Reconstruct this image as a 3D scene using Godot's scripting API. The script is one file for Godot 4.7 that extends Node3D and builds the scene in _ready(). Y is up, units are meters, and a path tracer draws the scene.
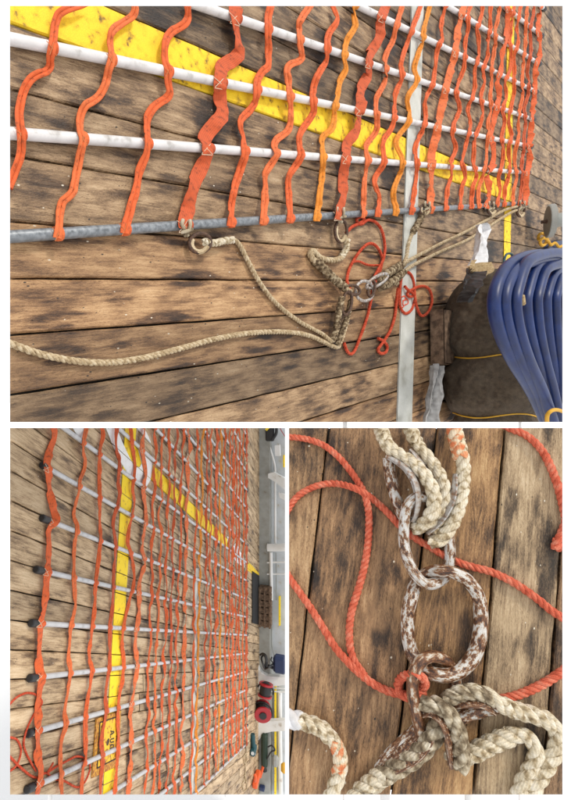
extends Node3D
# Three sections of a ship's timber working deck, set up side by side: a long one with an orange climbing net,
# ropes, a bale and a blue hose; one with the far half of such a net against a steel bulwark; and a close one with
# a chain, rope eyes and orange line. All positions are metres on each section: along, up, and off the planks.

const EYE := Vector3(0, 9.2, 0)
var frames := {}
var cuts := {}
var origin := {}
var used := {}
var M := {}

class Shape:
	var v := PackedVector3Array()
	var n := PackedVector3Array()
	var t := PackedVector2Array()
	var i := PackedInt32Array()
	func quad(a: int, b: int, c: int, d: int) -> void:
		i.append_array(PackedInt32Array([a, b, c, a, c, d]))
	func vert(p: Vector3, nn: Vector3, uv := Vector2.ZERO) -> int:
		v.append(p); n.append(nn); t.append(uv)
		return v.size() - 1
	func face(ps: Array, uvs: Array = []) -> void:
		var nn: Vector3 = (ps[2] - ps[0]).cross(ps[1] - ps[0]).normalized()
		var b := v.size()
		for k in ps.size():
			vert(ps[k], nn, uvs[k] if uvs.size() > k else Vector2(ps[k].x, ps[k].y))
		for k in range(1, ps.size() - 1):
			i.append_array(PackedInt32Array([b, b + k, b + k + 1]))

# ---------------------------------------------------------------- shapes
func path(a: Array) -> PackedVector3Array:
	var r := PackedVector3Array()
	for k in range(0, a.size(), 3):
		r.append(Vector3(a[k], a[k + 1], a[k + 2]))
	return r

func smooth(p: PackedVector3Array, step: float) -> PackedVector3Array:   # a curve through the points, sampled evenly
	var fine := PackedVector3Array()
	var c := p.size()
	var round_trip := p[0].distance_to(p[c - 1]) < 0.0005
	for k in c - 1:
		var a := p[maxi(k - 1, 0)]; var b := p[k]; var d := p[k + 1]; var e := p[mini(k + 2, c - 1)]
		if round_trip and k == 0: a = p[c - 2]
		if round_trip and k == c - 2: e = p[1]
		for q in 12:
			fine.append(b.cubic_interpolate(d, a, e, q / 12.0))
	fine.append(p[c - 1])
	var out := PackedVector3Array([fine[0]])
	var want := step
	var run := 0.0
	for k in range(1, fine.size()):
		var l := fine[k - 1].distance_to(fine[k])
		while l > 0.0 and run + l >= want:
			out.append(fine[k - 1].lerp(fine[k], (want - run) / l))
			want += step
		run += l
	if out[out.size() - 1].distance_to(fine[fine.size() - 1]) > step * 0.3: out.append(fine[fine.size() - 1])
	else: out[out.size() - 1] = fine[fine.size() - 1]
	return out

func frames_along(p: PackedVector3Array) -> Array:
	var res := []
	var nn := Vector3.ZERO
	for k in p.size():
		var tg := (p[mini(k + 1, p.size() - 1)] - p[maxi(k - 1, 0)]).normalized()
		if p[0].distance_to(p[p.size() - 1]) < 0.0005 and (k == 0 or k == p.size() - 1): tg = (p[1] - p[p.size() - 2]).normalized()
		if k == 0:
			nn = tg.cross(Vector3(0, 0, 1) if absf(tg.z) < 0.9 else Vector3(1, 0, 0)).normalized()
		else:
			nn = (nn - tg * nn.dot(tg)).normalized()
		res.append([nn, tg.cross(nn), tg])
	return res

func tube(s: Shape, p: PackedVector3Array, r, sides := 10, caps := true, uvk := 1.0) -> void:
	var fr := frames_along(p)
	var base := s.v.size()
	var run := 0.0
	for k in p.size():
		if k > 0: run += p[k].distance_to(p[k - 1])
		var rr: float = r[k] if r is Array or r is PackedFloat32Array else r
		for q in sides + 1:
			var a := TAU * q / sides
			var d: Vector3 = fr[k][0] * cos(a) + fr[k][1] * sin(a)
			s.vert(p[k] + d * rr, d, Vector2(run * uvk, float(q) / sides))
	for k in p.size() - 1:
		for q in sides:
			var a := base + k * (sides + 1) + q
			s.quad(a, a + 1, a + sides + 2, a + sides + 1)
	if caps and p[0].distance_to(p[p.size() - 1]) > 0.0005:
		for e in [0, p.size() - 1]:
			var nn: Vector3 = fr[e][2] * (-1.0 if e == 0 else 1.0)
			var c := s.vert(p[e], nn)
			for q in sides + 1:
				s.vert(s.v[base + e * (sides + 1) + q], nn)
			for q in sides:
				s.i.append_array(PackedInt32Array([c, c + 1 + q, c + 2 + q]))

func rope(s: Shape, p: PackedVector3Array, r: float, pitch: float, sides := 8, fuzz := 0.0, sd := 1) -> void:   # three strands laid round each other
	var fr := frames_along(p)
	var rng := RandomNumberGenerator.new(); rng.seed = sd
	for k in 3:
		var q := PackedVector3Array()
		var rad := PackedFloat32Array()
		var run := 0.0
		for j in p.size():
			if j > 0: run += p[j].distance_to(p[j - 1])
			var a := TAU * (run / pitch + k / 3.0)
			q.append(p[j] + (fr[j][0] * cos(a) + fr[j][1] * sin(a)) * r * (0.475 + rng.randf_range(-fuzz, fuzz)))
			rad.append(r * (0.525 + rng.randf_range(-fuzz, fuzz)))
		tube(s, q, rad, sides, true, 4.0)

func ribbon(s: Shape, p: PackedVector3Array, w: float, th: float, grooved: bool, sd: int, twist := 0.5, lean := 0.0) -> void:
	var noise := FastNoiseLite.new(); noise.seed = sd; noise.frequency = 1.0
	var prof: Array = [[-1, -0.5], [-1, 0.2], [-0.8, 0.9], [-0.45, 1.0], [-0.09, 0.6], [0.0, -0.5], [0.09, 0.6], [0.45, 1.0], [0.8, 0.9], [1, 0.2], [1, -0.5]] if grooved else [[-1, -0.6], [-1, 0.3], [-0.9, 0.75], [-0.6, 0.65], [-0.3, 0.75], [0, 0.65], [0.3, 0.75], [0.6, 0.65], [0.9, 0.75], [1, 0.3], [1, -0.6]]
	var m := prof.size()
	var rings := []
	var run := 0.0
	for k in p.size():
		if k > 0: run += p[k].distance_to(p[k - 1])
		var tg := (p[mini(k + 1, p.size() - 1)] - p[maxi(k - 1, 0)]).normalized()
		var flat := Vector3(tg.x, tg.y, 0).normalized()
		var wd := Vector3(flat.y, -flat.x, 0)
		wd = wd.lerp(Vector3(1, 0, 0) * signf(wd.x if wd.x != 0 else 1.0), 0.45).normalized()
		var up := wd.cross(tg).normalized()
		if up.z < 0: up = -up
		var wave := noise.get_noise_2d(run * 5.0, 3.0) * twist * 2.0
		var roll := lean + wave
		var a := wd.rotated(tg, roll); var b := up.rotated(tg, roll)
		var c := p[k] + Vector3(0, 0, absf(sin(wave)) * w * 0.3)
		var ring := PackedVector3Array()
		for q in prof: ring.append(c + a * (q[0] * w * 0.5) + b * (q[1] * th))
		rings.append([ring, run])
	var base := s.v.size()
	for k in rings.size():
		for q in m + 1:
			var here: Vector3 = rings[k][0][q % m]
			var side: Vector3 = rings[k][0][(q + 1) % m] - rings[k][0][(q - 1 + m) % m]
			var lng: Vector3 = rings[mini(k + 1, rings.size() - 1)][0][q % m] - rings[maxi(k - 1, 0)][0][q % m]
			var mid: Vector3 = rings[k][0][0].lerp(rings[k][0][m - 1], 0.5)
			var nn := side.cross(lng).normalized()
			if nn.dot(here - mid) < 0: nn = -nn
			s.vert(here, nn, Vector2(float(q) / m, rings[k][1]))
	for k in rings.size() - 1:
		for q in m:
			var a := base + k * (m + 1) + q
			s.quad(a, a + 1, a + m + 2, a + m + 1)

func extrude(s: Shape, poly: Array, h0: float, h1: float, bevel := 0.0) -> void:   # poly: flat list along, up
	var pts := PackedVector2Array()
	for k in range(0, poly.size(), 2): pts.append(Vector2(poly[k], poly[k + 1]))
	if Geometry2D.is_polygon_clockwise(pts): pts.reverse()
	var inner := pts
	if bevel > 0.0:
		var o := Geometry2D.offset_polygon(pts, -bevel, Geometry2D.JOIN_MITER)
		if o.size() == 1 and o[0].size() == pts.size(): inner = o[0]
	var tri := Geometry2D.triangulate_polygon(inner)
	for k in range(0, tri.size(), 3):
		var f := []
		for q in 3: f.append(Vector3(inner[tri[k + q]].x, inner[tri[k + q]].y, h1))
		var b := s.v.size()
		for q in 3: s.vert(f[q], Vector3(0, 0, 1), Vector2(f[q].x, f[q].y))
		s.i.append_array(PackedInt32Array([b, b + 1, b + 2]))
	var c := pts.size()
	for k in c:
		var a := pts[k]; var d := pts[(k + 1) % c]
		var nn := Vector3(d.y - a.y, a.x - d.x, 0).normalized()
		var b := s.v.size()
		var z1 := h1 - bevel * 0.6 if inner != pts else h1
		s.vert(Vector3(a.x, a.y, h0), nn, a); s.vert(Vector3(d.x, d.y, h0), nn, d)
		s.vert(Vector3(d.x, d.y, z1), nn, d); s.vert(Vector3(a.x, a.y, z1), nn, a)
		s.quad(b, b + 1, b + 2, b + 3)

func block(s: Shape, c: Vector3, x: Vector3, y: Vector3, z: Vector3, bv := 0.12) -> void:   # a box of half axes x, y, z with chamfered edges
	var ax := [x, y, z]
	var least: float = minf(x.length(), minf(y.length(), z.length())) * bv
	for k in 3:
		var a: Vector3 = ax[k]; var b: Vector3 = ax[(k + 1) % 3]; var d: Vector3 = ax[(k + 2) % 3]
		var bi := b - b.normalized() * least; var di := d - d.normalized() * least
		for sg in [-1.0, 1.0]:
			_flat(s, [c + a * sg - bi - di, c + a * sg + bi - di, c + a * sg + bi + di, c + a * sg - bi + di], a * sg)
			var ai: Vector3 = a - a.normalized() * least
			for s2 in [-1.0, 1.0]:
				_flat(s, [c + a * sg + bi * s2 - di, c + a * sg + bi * s2 + di, c + ai * sg + b * s2 + di, c + ai * sg + b * s2 - di], a.normalized() * sg + b.normalized() * s2)
				for s3 in [-1.0, 1.0]:
					if k == 0: _flat(s, [c + a * sg + bi * s2 + di * s3, c + ai * sg + b * s2 + di * s3, c + ai * sg + bi * s2 + d * s3], a.normalized() * sg + b.normalized() * s2 + d.normalized() * s3)

func _flat(s: Shape, ps: Array, nn: Vector3) -> void:
	var b := s.v.size()
	for p in ps: s.vert(p, nn.normalized(), Vector2(p.x + p.z, p.y))
	for k in range(1, ps.size() - 1): s.i.append_array(PackedInt32Array([b, b + k, b + k + 1]))

func ring_path(c: Vector3, a: Vector3, b: Vector3, from := 0.0, to := TAU, steps := 28) -> PackedVector3Array:
	var p := PackedVector3Array()
	for k in steps + 1:
		var w := lerpf(from, to, float(k) / steps)
		p.append(c + a * cos(w) + b * sin(w))
	return p

func sheet(s: Shape, nu: int, nv: int, f: Callable) -> void:   # a surface from a function of two numbers in 0..1
	var base := s.v.size()
	for a in nu + 1:
		for b in nv + 1:
			var u := float(a) / nu; var w := float(b) / nv
			var p: Vector3 = f.call(u, w)
			var du: Vector3 = f.call(u + 0.004, w) - f.call(u - 0.004, w)
			var dv: Vector3 = f.call(u, w + 0.004) - f.call(u, w - 0.004)
			s.vert(p, du.cross(dv).normalized(), Vector2(u, w))
	for a in nu:
		for b in nv:
			var q := base + a * (nv + 1) + b
			s.quad(q, q + nv + 1, q + nv + 2, q + 1)

func plank_shape(s: Shape, a0: Vector2, a1: Vector2, b0: Vector2, b1: Vector2, sd: int, up: float, gap: float, cell: float, fit: bool, thick := 0.045) -> void:
	var rng := RandomNumberGenerator.new(); rng.seed = sd
	var noise := FastNoiseLite.new(); noise.seed = sd; noise.frequency = 1.0; noise.fractal_octaves = 3
	var dir := (a1 - a0).normalized()
	var across := Vector2(-dir.y, dir.x)
	if across.dot(b0 - a0) < 0: across = -across
	var length := a0.distance_to(a1)
	var cnt := clampi(int(length / cell), 2, 90)
	var offs := Vector2(rng.randf(), rng.randf())
	var flip := rng.randf() < 0.5
	var tilt := rng.randf_range(-1, 1) * gap * 0.15
	var rows := []
	for k in cnt + 1:
		var f := float(k) / cnt
		var a := a0.lerp(a1, f) + across * (gap * (0.5 + 0.45 * noise.get_noise_2d(f * length * 5.0, 0.0)))
		var b := b0.lerp(b1, f) - across * (gap * (0.5 + 0.45 * noise.get_noise_2d(f * length * 5.0, 50.0)))
		var bev := gap * (0.55 + 0.5 * absf(noise.get_noise_2d(f * length * 9.0, 20.0)))
		var bow := noise.get_noise_2d(f * length * 0.8, 80.0) * gap * 0.15
		var prof := [[a, -thick], [a, up - bev + bow - tilt], [a + across * bev, up + bow - tilt], [b - across * bev, up + bow + tilt], [b, up - bev + bow + tilt], [b, -thick]]
		rows.append([prof, f])
	for k in cnt:
		for q in 5:
			var ps := []
			var uv := []
			for e in [[k, q], [k + 1, q], [k + 1, q + 1], [k, q + 1]]:
				var pr: Array = rows[e[0]][0][e[1]]
				var p2: Vector2 = pr[0]
				ps.append(Vector3(p2.x, p2.y, pr[1]))
				var al: float = rows[e[0]][1]
				var ac: float = clampf((p2 - a0).dot(across) / maxf((b0 - a0).dot(across), 0.001), 0, 1)
				if fit: uv.append(Vector2(al, ac))
				else: uv.append(Vector2(al * length / 1.7 * (-1.0 if flip else 1.0) + offs.x, ac * 0.9 + offs.y))
			s.face(ps, uv)

# ---------------------------------------------------------------- nodes
func cut_shape(s: Shape, planes: Array) -> Shape:   # saws off what passes the section's edges
	for pl in planes:
		var nn := Vector3(pl[0], pl[1], pl[2])
		var off: float = pl[3]
		var dist := PackedFloat32Array()
		var out := false
		for p in s.v:
			var d := nn.dot(p) - off
			dist.append(d)
			if d < 0: out = true
		if not out: continue
		var r := Shape.new()
		r.v = s.v; r.n = s.n; r.t = s.t
		for k in range(0, s.i.size(), 3):
			var a := s.i[k]; var b := s.i[k + 1]; var c := s.i[k + 2]
			if dist[a] >= 0 and dist[b] >= 0 and dist[c] >= 0:
				r.i.append_array(PackedInt32Array([a, b, c])); continue
			if dist[a] < 0 and dist[b] < 0 and dist[c] < 0: continue
			var poly := []
			var ids := [a, b, c]
			for q in 3:
				var x: int = ids[q]; var y: int = ids[(q + 1) % 3]
				if dist[x] >= 0: poly.append(x)
				if (dist[x] >= 0) != (dist[y] >= 0):
					var f := dist[x] / (dist[x] - dist[y])
					poly.append(r.vert(s.v[x].lerp(s.v[y], f), s.n[x].lerp(s.n[y], f).normalized(), s.t[x].lerp(s.t[y], f)))
			for q in range(1, poly.size() - 1):
				r.i.append_array(PackedInt32Array([poly[0], poly[q], poly[q + 1]]))
		s = r
	return s

func numbered(called: String) -> String:
	used[called] = used.get(called, -1) + 1
	return called if used[called] == 0 else "%s_%03d" % [called, used[called]]

func thing(called: String, label: String, category: String, frame: String, at: Vector3, group := "", kind := "") -> Node3D:
	var o := Node3D.new()
	o.name = numbered(called)
	add_child(o)
	o.transform = frames[frame] * Transform3D(Basis(), at)
	o.set_meta("label", label); o.set_meta("category", category)
	if group: o.set_meta("group", group)
	if kind: o.set_meta("kind", kind)
	origin[o] = [at, frame]
	return o

func part(called: String, s: Shape, m: Material, parent: Node3D, cut := true) -> MeshInstance3D:
	var info: Array = origin[parent]
	if cut: s = cut_shape(s, cuts[info[1]])
	if s.i.size() == 0: return null
	var at: Vector3 = info[0]
	var remap := {}
	var v := PackedVector3Array(); var n := PackedVector3Array(); var t := PackedVector2Array(); var ix := PackedInt32Array()
	for id in s.i:
		if not remap.has(id):
			remap[id] = v.size()
			v.append(s.v[id] - at); n.append(s.n[id]); t.append(s.t[id])
		ix.append(remap[id])
	for k in range(0, ix.size(), 3):
		var a := v[ix[k]]
		if (v[ix[k + 2]] - a).cross(v[ix[k + 1]] - a).dot(n[ix[k]] + n[ix[k + 1]] + n[ix[k + 2]]) < 0:
			var w := ix[k + 1]; ix[k + 1] = ix[k + 2]; ix[k + 2] = w
	var arr := []; arr.resize(Mesh.ARRAY_MAX)
	arr[Mesh.ARRAY_VERTEX] = v; arr[Mesh.ARRAY_NORMAL] = n; arr[Mesh.ARRAY_TEX_UV] = t; arr[Mesh.ARRAY_INDEX] = ix
	var me := ArrayMesh.new()
	me.add_surface_from_arrays(Mesh.PRIMITIVE_TRIANGLES, arr)
	me.surface_set_material(0, m)
	var o := MeshInstance3D.new()
	o.mesh = me; o.name = called
	parent.add_child(o, true)
	origin[o] = info
	return o

# ---------------------------------------------------------------- materials
func noise_data(w: int, h: int, nw: int, nh: int, sd: int, freq: float, oct: int, gain := 0.5) -> PackedByteArray:
	var f := FastNoiseLite.new()
	f.noise_type = FastNoiseLite.TYPE_SIMPLEX_SMOOTH; f.fractal_gain = gain; f.seed = sd; f.frequency = freq; f.fractal_octaves = oct
	var im := f.get_seamless_image(nw, nh, false, false, 0.15, true)
	im.convert(Image.FORMAT_L8)
	if nw != w or nh != h: im.resize(w, h, Image.INTERPOLATE_CUBIC)
	return im.get_data()

func ramp_lut(stops: Array) -> PackedByteArray:   # stops: [place, r, g, b] with 8-bit sRGB
	var l := PackedByteArray()
	for k in 256:
		var x := k / 255.0
		var a: Array = stops[0]; var b: Array = stops[stops.size() - 1]
		for q in stops.size() - 1:
			if x >= stops[q][0] and x <= stops[q + 1][0]: a = stops[q]; b = stops[q + 1]
		var f := clampf((x - a[0]) / maxf(b[0] - a[0], 0.0001), 0, 1)
		for c in 3: l.append(int(lerpf(a[c + 1], b[c + 1], f)))
	return l

func ramp_image(size: int, sd: int, freq: float, oct: int, stops: Array, grit := 14, gain := 0.5) -> Image:
	var d := noise_data(size, size, size, size, sd, freq, oct, gain)
	var e := noise_data(size, size, size, size, sd + 7, 0.25, 2)
	var lut := ramp_lut(stops)
	var out := PackedByteArray(); out.resize(size * size * 3)
	for k in size * size:
		var q := d[k] * 3
		var j := (e[k] - 128) * grit / 128
		out[k * 3] = clampi(lut[q] + j, 0, 255); out[k * 3 + 1] = clampi(lut[q + 1] + j, 0, 255); out[k * 3 + 2] = clampi(lut[q + 2] + j, 0, 255)
	return Image.create_from_data(size, size, false, Image.FORMAT_RGB8, out)

func tex(im: Image) -> ImageTexture:
	im.generate_mipmaps()
	return ImageTexture.create_from_image(im)

func plain(r: float, g: float, b: float, rough: float, metal := 0.0) -> StandardMaterial3D:   # linear base colour
	var m := StandardMaterial3D.new()
	m.albedo_color = Color(r, g, b).linear_to_srgb()
	m.roughness = rough; m.metallic = metal
	return m

func noisy(im: Image, rough: float, scale: float, bump := 0.0, metal := 0.0) -> StandardMaterial3D:
	var m := StandardMaterial3D.new()
	m.albedo_texture = tex(im)
	m.roughness = rough; m.metallic = metal
	m.uv1_triplanar = true
	m.uv1_scale = Vector3.ONE * scale
	if bump > 0.0:
		var g := im.duplicate() as Image
		g.clear_mipmaps()
		g.convert(Image.FORMAT_L8); g.convert(Image.FORMAT_RGBA8)
		g.bump_map_to_normal_map(bump)
		m.normal_enabled = true
		m.normal_texture = tex(g)
	return m

func wood_images(w: int, h: int, sd: int, stops: Array, stain: float, grain: float, knots: Array, flecks: int) -> Array:
	var big := noise_data(w, h, 96, 24, sd, 0.03, 3)
	var mid := noise_data(w, h, 160, 128, sd + 1, 0.013, 6, 0.6)
	var gr := noise_data(w, h, maxi(w / 9, 16), h, sd + 2, 0.075, 5, 0.58)
	var fib := noise_data(w, h, maxi(w / 4, 16), h, sd + 3, 0.3, 3, 0.6)
	var spl := noise_data(w, h, maxi(w / 24, 12), h, sd + 4, 0.05, 4, 0.55)
	var mot := noise_data(w, h, w / 2, h, sd + 5, 0.016, 5, 0.6)
	var spk := noise_data(w, h, w, h, sd + 6, 0.3, 2)
	var lut := ramp_lut(stops)
	var col := PackedByteArray(); col.resize(w * h * 3)
	var hgt := PackedByteArray(); hgt.resize(w * h)
	var ks := []
	for k in knots: ks.append([k[0] * w, k[1] * h, k[2] * h])
	for y in h:
		for x in w:
			var o := y * w + x
			var wob := (big[o] - 128) * h / 6500
			var dark := 0.0
			for k in ks:
				var dx: float = (x - k[0]) * 0.55; var dy: float = y - k[1]
				var q: float = (dx * dx + dy * dy) / (k[2] * k[2])
				if q < 9.0:
					var fall := exp(-q * 0.7)
					wob -= int(signf(dy) * fall * k[2] * 0.9)
					if q < 1.6: dark += (1.6 - q) * 0.32 * (0.75 + 0.25 * sin(sqrt(q) * 16.0))
			var yy := (y + wob + 4 * h) % h
			var g := gr[yy * w + x]
			var f := fib[yy * w + x]
			var val := 136.0 + (g - 128) * grain + (f - 128) * grain * 0.8 + (big[o] - 128) * 0.34 + (mot[o] - 128) * 0.34 + (spk[o] - 128) * 0.2
			var blot := clampf((112.0 - mid[o] * 0.75 - big[o] * 0.25) / 42.0, 0.0, 1.0)
			val -= blot * stain * (74.0 + (g - 128) * 0.3)
			var cr := absi(spl[yy * w + x] - 126)
			if cr < 2 and mot[o] > 120: val -= (2 - cr) * 30
			val -= dark * 110.0
			var q3 := clampi(int(val), 0, 255) * 3
			col[o * 3] = lut[q3]; col[o * 3 + 1] = lut[q3 + 1]; col[o * 3 + 2] = lut[q3 + 2]
			hgt[o] = clampi(int(150 + (g - 128) * 0.35 + (f - 128) * 0.45 - (60 if cr < 2 and mot[o] > 120 else 0) - dark * 20), 0, 255)
	var rng := RandomNumberGenerator.new(); rng.seed = sd
	for k in flecks:   # drips of paint and grit trodden into the boards
		var cx := rng.randi_range(4, w - 5); var cy := rng.randi_range(4, h - 5)
		var pale := rng.randf() < 0.5
		var rr := rng.randi_range(1, 3)
		for y in range(-rr, rr + 1):
			for x in range(-rr, rr + 1):
				if x * x + y * y <= rr * rr:
					var o := ((cy + y) * w + cx + x) * 3
					for c in 3: col[o + c] = [214, 210, 200][c] if pale else [48, 40, 34][c]
	var a := Image.create_from_data(w, h, false, Image.FORMAT_RGB8, col)
	var b := Image.create_from_data(w, h, false, Image.FORMAT_L8, hgt)
	b.convert(Image.FORMAT_RGBA8)
	b.bump_map_to_normal_map(5.0)
	return [tex(a), tex(b)]

func scaled(sd: int, stops: Array) -> StandardMaterial3D:   # paint flaking off rusty iron, drawn out along the bar
	var w := 512; var h := 256
	var d := noise_data(w, h, 256, 256, sd, 0.02, 6, 0.66)
	var e := noise_data(w, h, w, h, sd + 3, 0.2, 3)
	var lut := ramp_lut(stops)
	var col := PackedByteArray(); col.resize(w * h * 3)
	var hg := PackedByteArray(); hg.resize(w * h)
	for o in w * h:
		var q := d[o] * 3
		var j := (e[o] - 128) * 30 / 128
		for c in 3: col[o * 3 + c] = clampi(lut[q + c] + j, 0, 255)
		hg[o] = clampi((150 if d[o] > 136 else 90) + (e[o] - 128) / 2 + d[o] / 6, 0, 255)
	var im := Image.create_from_data(w, h, false, Image.FORMAT_L8, hg)
	im.convert(Image.FORMAT_RGBA8); im.bump_map_to_normal_map(3.0)
	var m := StandardMaterial3D.new()
	m.albedo_texture = tex(Image.create_from_data(w, h, false, Image.FORMAT_RGB8, col))
	m.normal_enabled = true; m.normal_texture = tex(im)
	m.uv1_scale = Vector3(4.2, 1, 1)
	m.roughness = 0.42
	return m

func yarn(sd: int, stops: Array) -> StandardMaterial3D:   # fibres wound along a strand
	var w := 512; var h := 64
	var d := noise_data(w, h, w, h, sd, 0.018, 5)
	var e := noise_data(w, h, w, h, sd + 5, 0.22, 2)
	var lut := ramp_lut(stops)
	var col := PackedByteArray(); col.resize(w * h * 3)
	var hg := PackedByteArray(); hg.resize(w * h)
	for y in h:
		for x in w:
			var o := y * w + x
			var s := sin(TAU * (7.0 * y / h + 24.0 * x / w) + (e[o] - 128) * 0.012)
			var q := d[o] * 3
			var k := 1.0 + 0.05 * s + (e[o] - 128) * 0.0006
			for c in 3: col[o * 3 + c] = clampi(int(lut[q + c] * k), 0, 255)
			hg[o] = clampi(int(128 + 70 * s + (e[o] - 128) * 0.6), 0, 255)
	var im := Image.create_from_data(w, h, false, Image.FORMAT_L8, hg)
	im.convert(Image.FORMAT_RGBA8); im.bump_map_to_normal_map(2.0)
	var m := StandardMaterial3D.new()
	m.albedo_texture = tex(Image.create_from_data(w, h, false, Image.FORMAT_RGB8, col))
	m.normal_enabled = true; m.normal_texture = tex(im)
	m.roughness = 0.95; m.metallic_specular = 0.2
	return m

func wood(imgs: Array, tint: Color, rough := 0.6) -> StandardMaterial3D:
	var m := StandardMaterial3D.new()
	m.albedo_texture = imgs[0]; m.albedo_color = tint
	m.normal_enabled = true; m.normal_texture = imgs[1]; m.normal_scale = 0.9
	m.roughness = rough; m.metallic_specular = 0.5
	return m

func make_materials() -> void:
	var weathered := [[0.0, 26, 18, 13], [0.22, 62, 46, 34], [0.42, 114, 91, 68], [0.58, 156, 130, 101], [0.75, 182, 157, 127], [1.0, 206, 185, 157]]
	var warm := [[0.0, 26, 17, 11], [0.22, 68, 47, 32], [0.42, 126, 96, 68], [0.58, 166, 133, 98], [0.75, 192, 160, 123], [1.0, 212, 187, 152]]
	var pale := [[0.0, 44, 33, 25], [0.22, 104, 84, 65], [0.42, 172, 148, 118], [0.58, 204, 181, 150], [0.75, 218, 198, 169], [1.0, 230, 214, 190]]
	var w := [wood_images(1024, 256, 11, weathered, 0.8, 0.24, [[0.2, 0.4, 0.07], [0.7, 0.7, 0.05]], 26),
		wood_images(1024, 256, 23, weathered, 0.95, 0.28, [[0.55, 0.3, 0.08]], 20),
		wood_images(1024, 256, 37, warm, 1.0, 0.26, [[0.35, 0.6, 0.07], [0.85, 0.25, 0.05]], 30),
		wood_images(1024, 256, 51, pale, 0.55, 0.3, [[0.3, 0.35, 0.06], [0.75, 0.6, 0.08]], 16),
		wood_images(1024, 256, 67, pale, 0.65, 0.32, [[0.6, 0.7, 0.06]], 14)]
	M.top_wood = []
	M.low_wood = []
	for k in 8:
		var sh: float = [1.0, 0.82, 0.94, 0.76, 1.0, 0.88, 0.8, 0.97][k]
		M.top_wood.append(wood(w[k % 2], Color(sh, sh * 0.985, sh * 0.96)))
		M.low_wood.append(wood(w[2 if k % 3 else 0], Color(sh, sh * 0.97, sh * 0.93)))
	M.net_wood = []
	for k in 8:
		var sh: float = [1.0, 0.88, 0.95, 0.9, 1.0, 0.84, 0.97, 0.92][k]
		M.net_wood.append(wood(w[3 + k % 2], Color(sh, sh * 0.975, sh * 0.94)))
	var brown := [[0.0, 28, 19, 13], [0.2, 66, 49, 35], [0.4, 116, 90, 65], [0.58, 150, 119, 88], [0.78, 178, 147, 113], [1.0, 200, 174, 142]]
	var amber := [[0.0, 30, 20, 13], [0.2, 76, 55, 37], [0.4, 132, 101, 69], [0.58, 166, 131, 92], [0.78, 188, 156, 115], [1.0, 208, 182, 144]]
	var ashy := [[0.0, 34, 27, 20], [0.2, 84, 69, 53], [0.4, 140, 119, 94], [0.58, 172, 150, 121], [0.78, 194, 174, 146], [1.0, 212, 198, 174]]
	M.close_wood = [wood(wood_images(1024, 320, 81, brown, 0.9, 0.4, [[0.3, 0.5, 0.05]], 24), Color(1.0, 0.99, 0.95)),
		wood(wood_images(1024, 400, 95, brown, 1.0, 0.42, [[0.8, 0.36, 0.035], [0.29, 0.46, 0.04], [0.34, 0.2, 0.05]], 30), Color(0.98, 0.95, 0.9)),
		wood(wood_images(1024, 320, 102, amber, 0.8, 0.42, [[0.235, 0.72, 0.09], [0.61, 0.34, 0.2]], 20), Color(1, 0.98, 0.94)),
		wood(wood_images(1024, 320, 119, ashy, 1.0, 0.4, [[0.45, 0.3, 0.04]], 34), Color(1, 0.99, 0.96)),
		wood(wood_images(1024, 256, 133, brown, 0.9, 0.4, [], 14), Color(1, 1, 1))]
	M.backing = plain(0.02, 0.016, 0.012, 0.95)
	M.orange = strap_material(0.66, 0.113, 0.025)
	M.faded = strap_material(0.70, 0.15, 0.04)
	M.worn = strap_material(0.54, 0.09, 0.024)
	M.amber = strap_material(0.72, 0.24, 0.02)
	M.stitch = plain(0.66, 0.5, 0.36, 0.85)
	M.tan_stitch = plain(0.55, 0.19, 0.07, 0.85)
	M.white_bar = noisy(ramp_image(256, 5, 0.02, 4, [[0, 150, 146, 142], [0.3, 208, 206, 206], [1, 226, 224, 226]], 6), 0.45, 2.0)
	M.silver_bar = noisy(ramp_image(256, 6, 0.012, 3, [[0, 150, 148, 146], [0.35, 184, 185, 188], [1, 205, 206, 210]], 8), 0.42, 3.0, 0.0, 0.15)
	M.galvanised = noisy(ramp_image(256, 8, 0.05, 4, [[0, 84, 88, 92], [0.5, 128, 133, 139], [1, 164, 168, 172]], 10), 0.42, 3.0, 0.0, 0.35)
	M.black = plain(0.012, 0.012, 0.014, 0.5)
	M.yellow = noisy(ramp_image(512, 14, 0.02, 5, [[0, 70, 58, 30], [0.16, 160, 126, 34], [0.3, 226, 184, 26], [0.6, 242, 204, 34], [1, 236, 198, 40]], 20), 0.7, 1.6, 1.5)
	M.bright_yellow = noisy(ramp_image(512, 15, 0.02, 5, [[0, 120, 100, 50], [0.14, 205, 172, 50], [0.3, 246, 212, 30], [1, 250, 218, 38]], 18), 0.7, 1.6, 1.5)
	M.white_paint = noisy(ramp_image(512, 16, 0.02, 5, [[0, 150, 140, 128], [0.1, 210, 206, 200], [0.2, 236, 236, 236], [1, 244, 244, 246]], 12), 0.7, 1.6, 1.0)
	M.strip = noisy(ramp_image(256, 17, 0.015, 4, [[0, 150, 148, 138], [0.4, 186, 187, 180], [1, 206, 207, 202]], 8), 0.5, 1.0)
	M.rope = yarn(18, [[0, 112, 94, 70], [0.28, 168, 151, 122], [0.5, 206, 194, 170], [1, 232, 225, 210]])
	M.old_rope = yarn(19, [[0, 70, 58, 46], [0.3, 124, 110, 90], [0.55, 168, 155, 132], [0.8, 196, 186, 166], [1, 214, 206, 190]])
	M.dark_rope = yarn(23, [[0, 58, 47, 37], [0.3, 100, 84, 66], [0.55, 146, 128, 102], [0.8, 178, 163, 137], [1, 198, 186, 163]])
	M.tan_rope = yarn(20, [[0, 118, 98, 72], [0.35, 168, 147, 116], [0.65, 198, 180, 150], [1, 216, 203, 178]])
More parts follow.
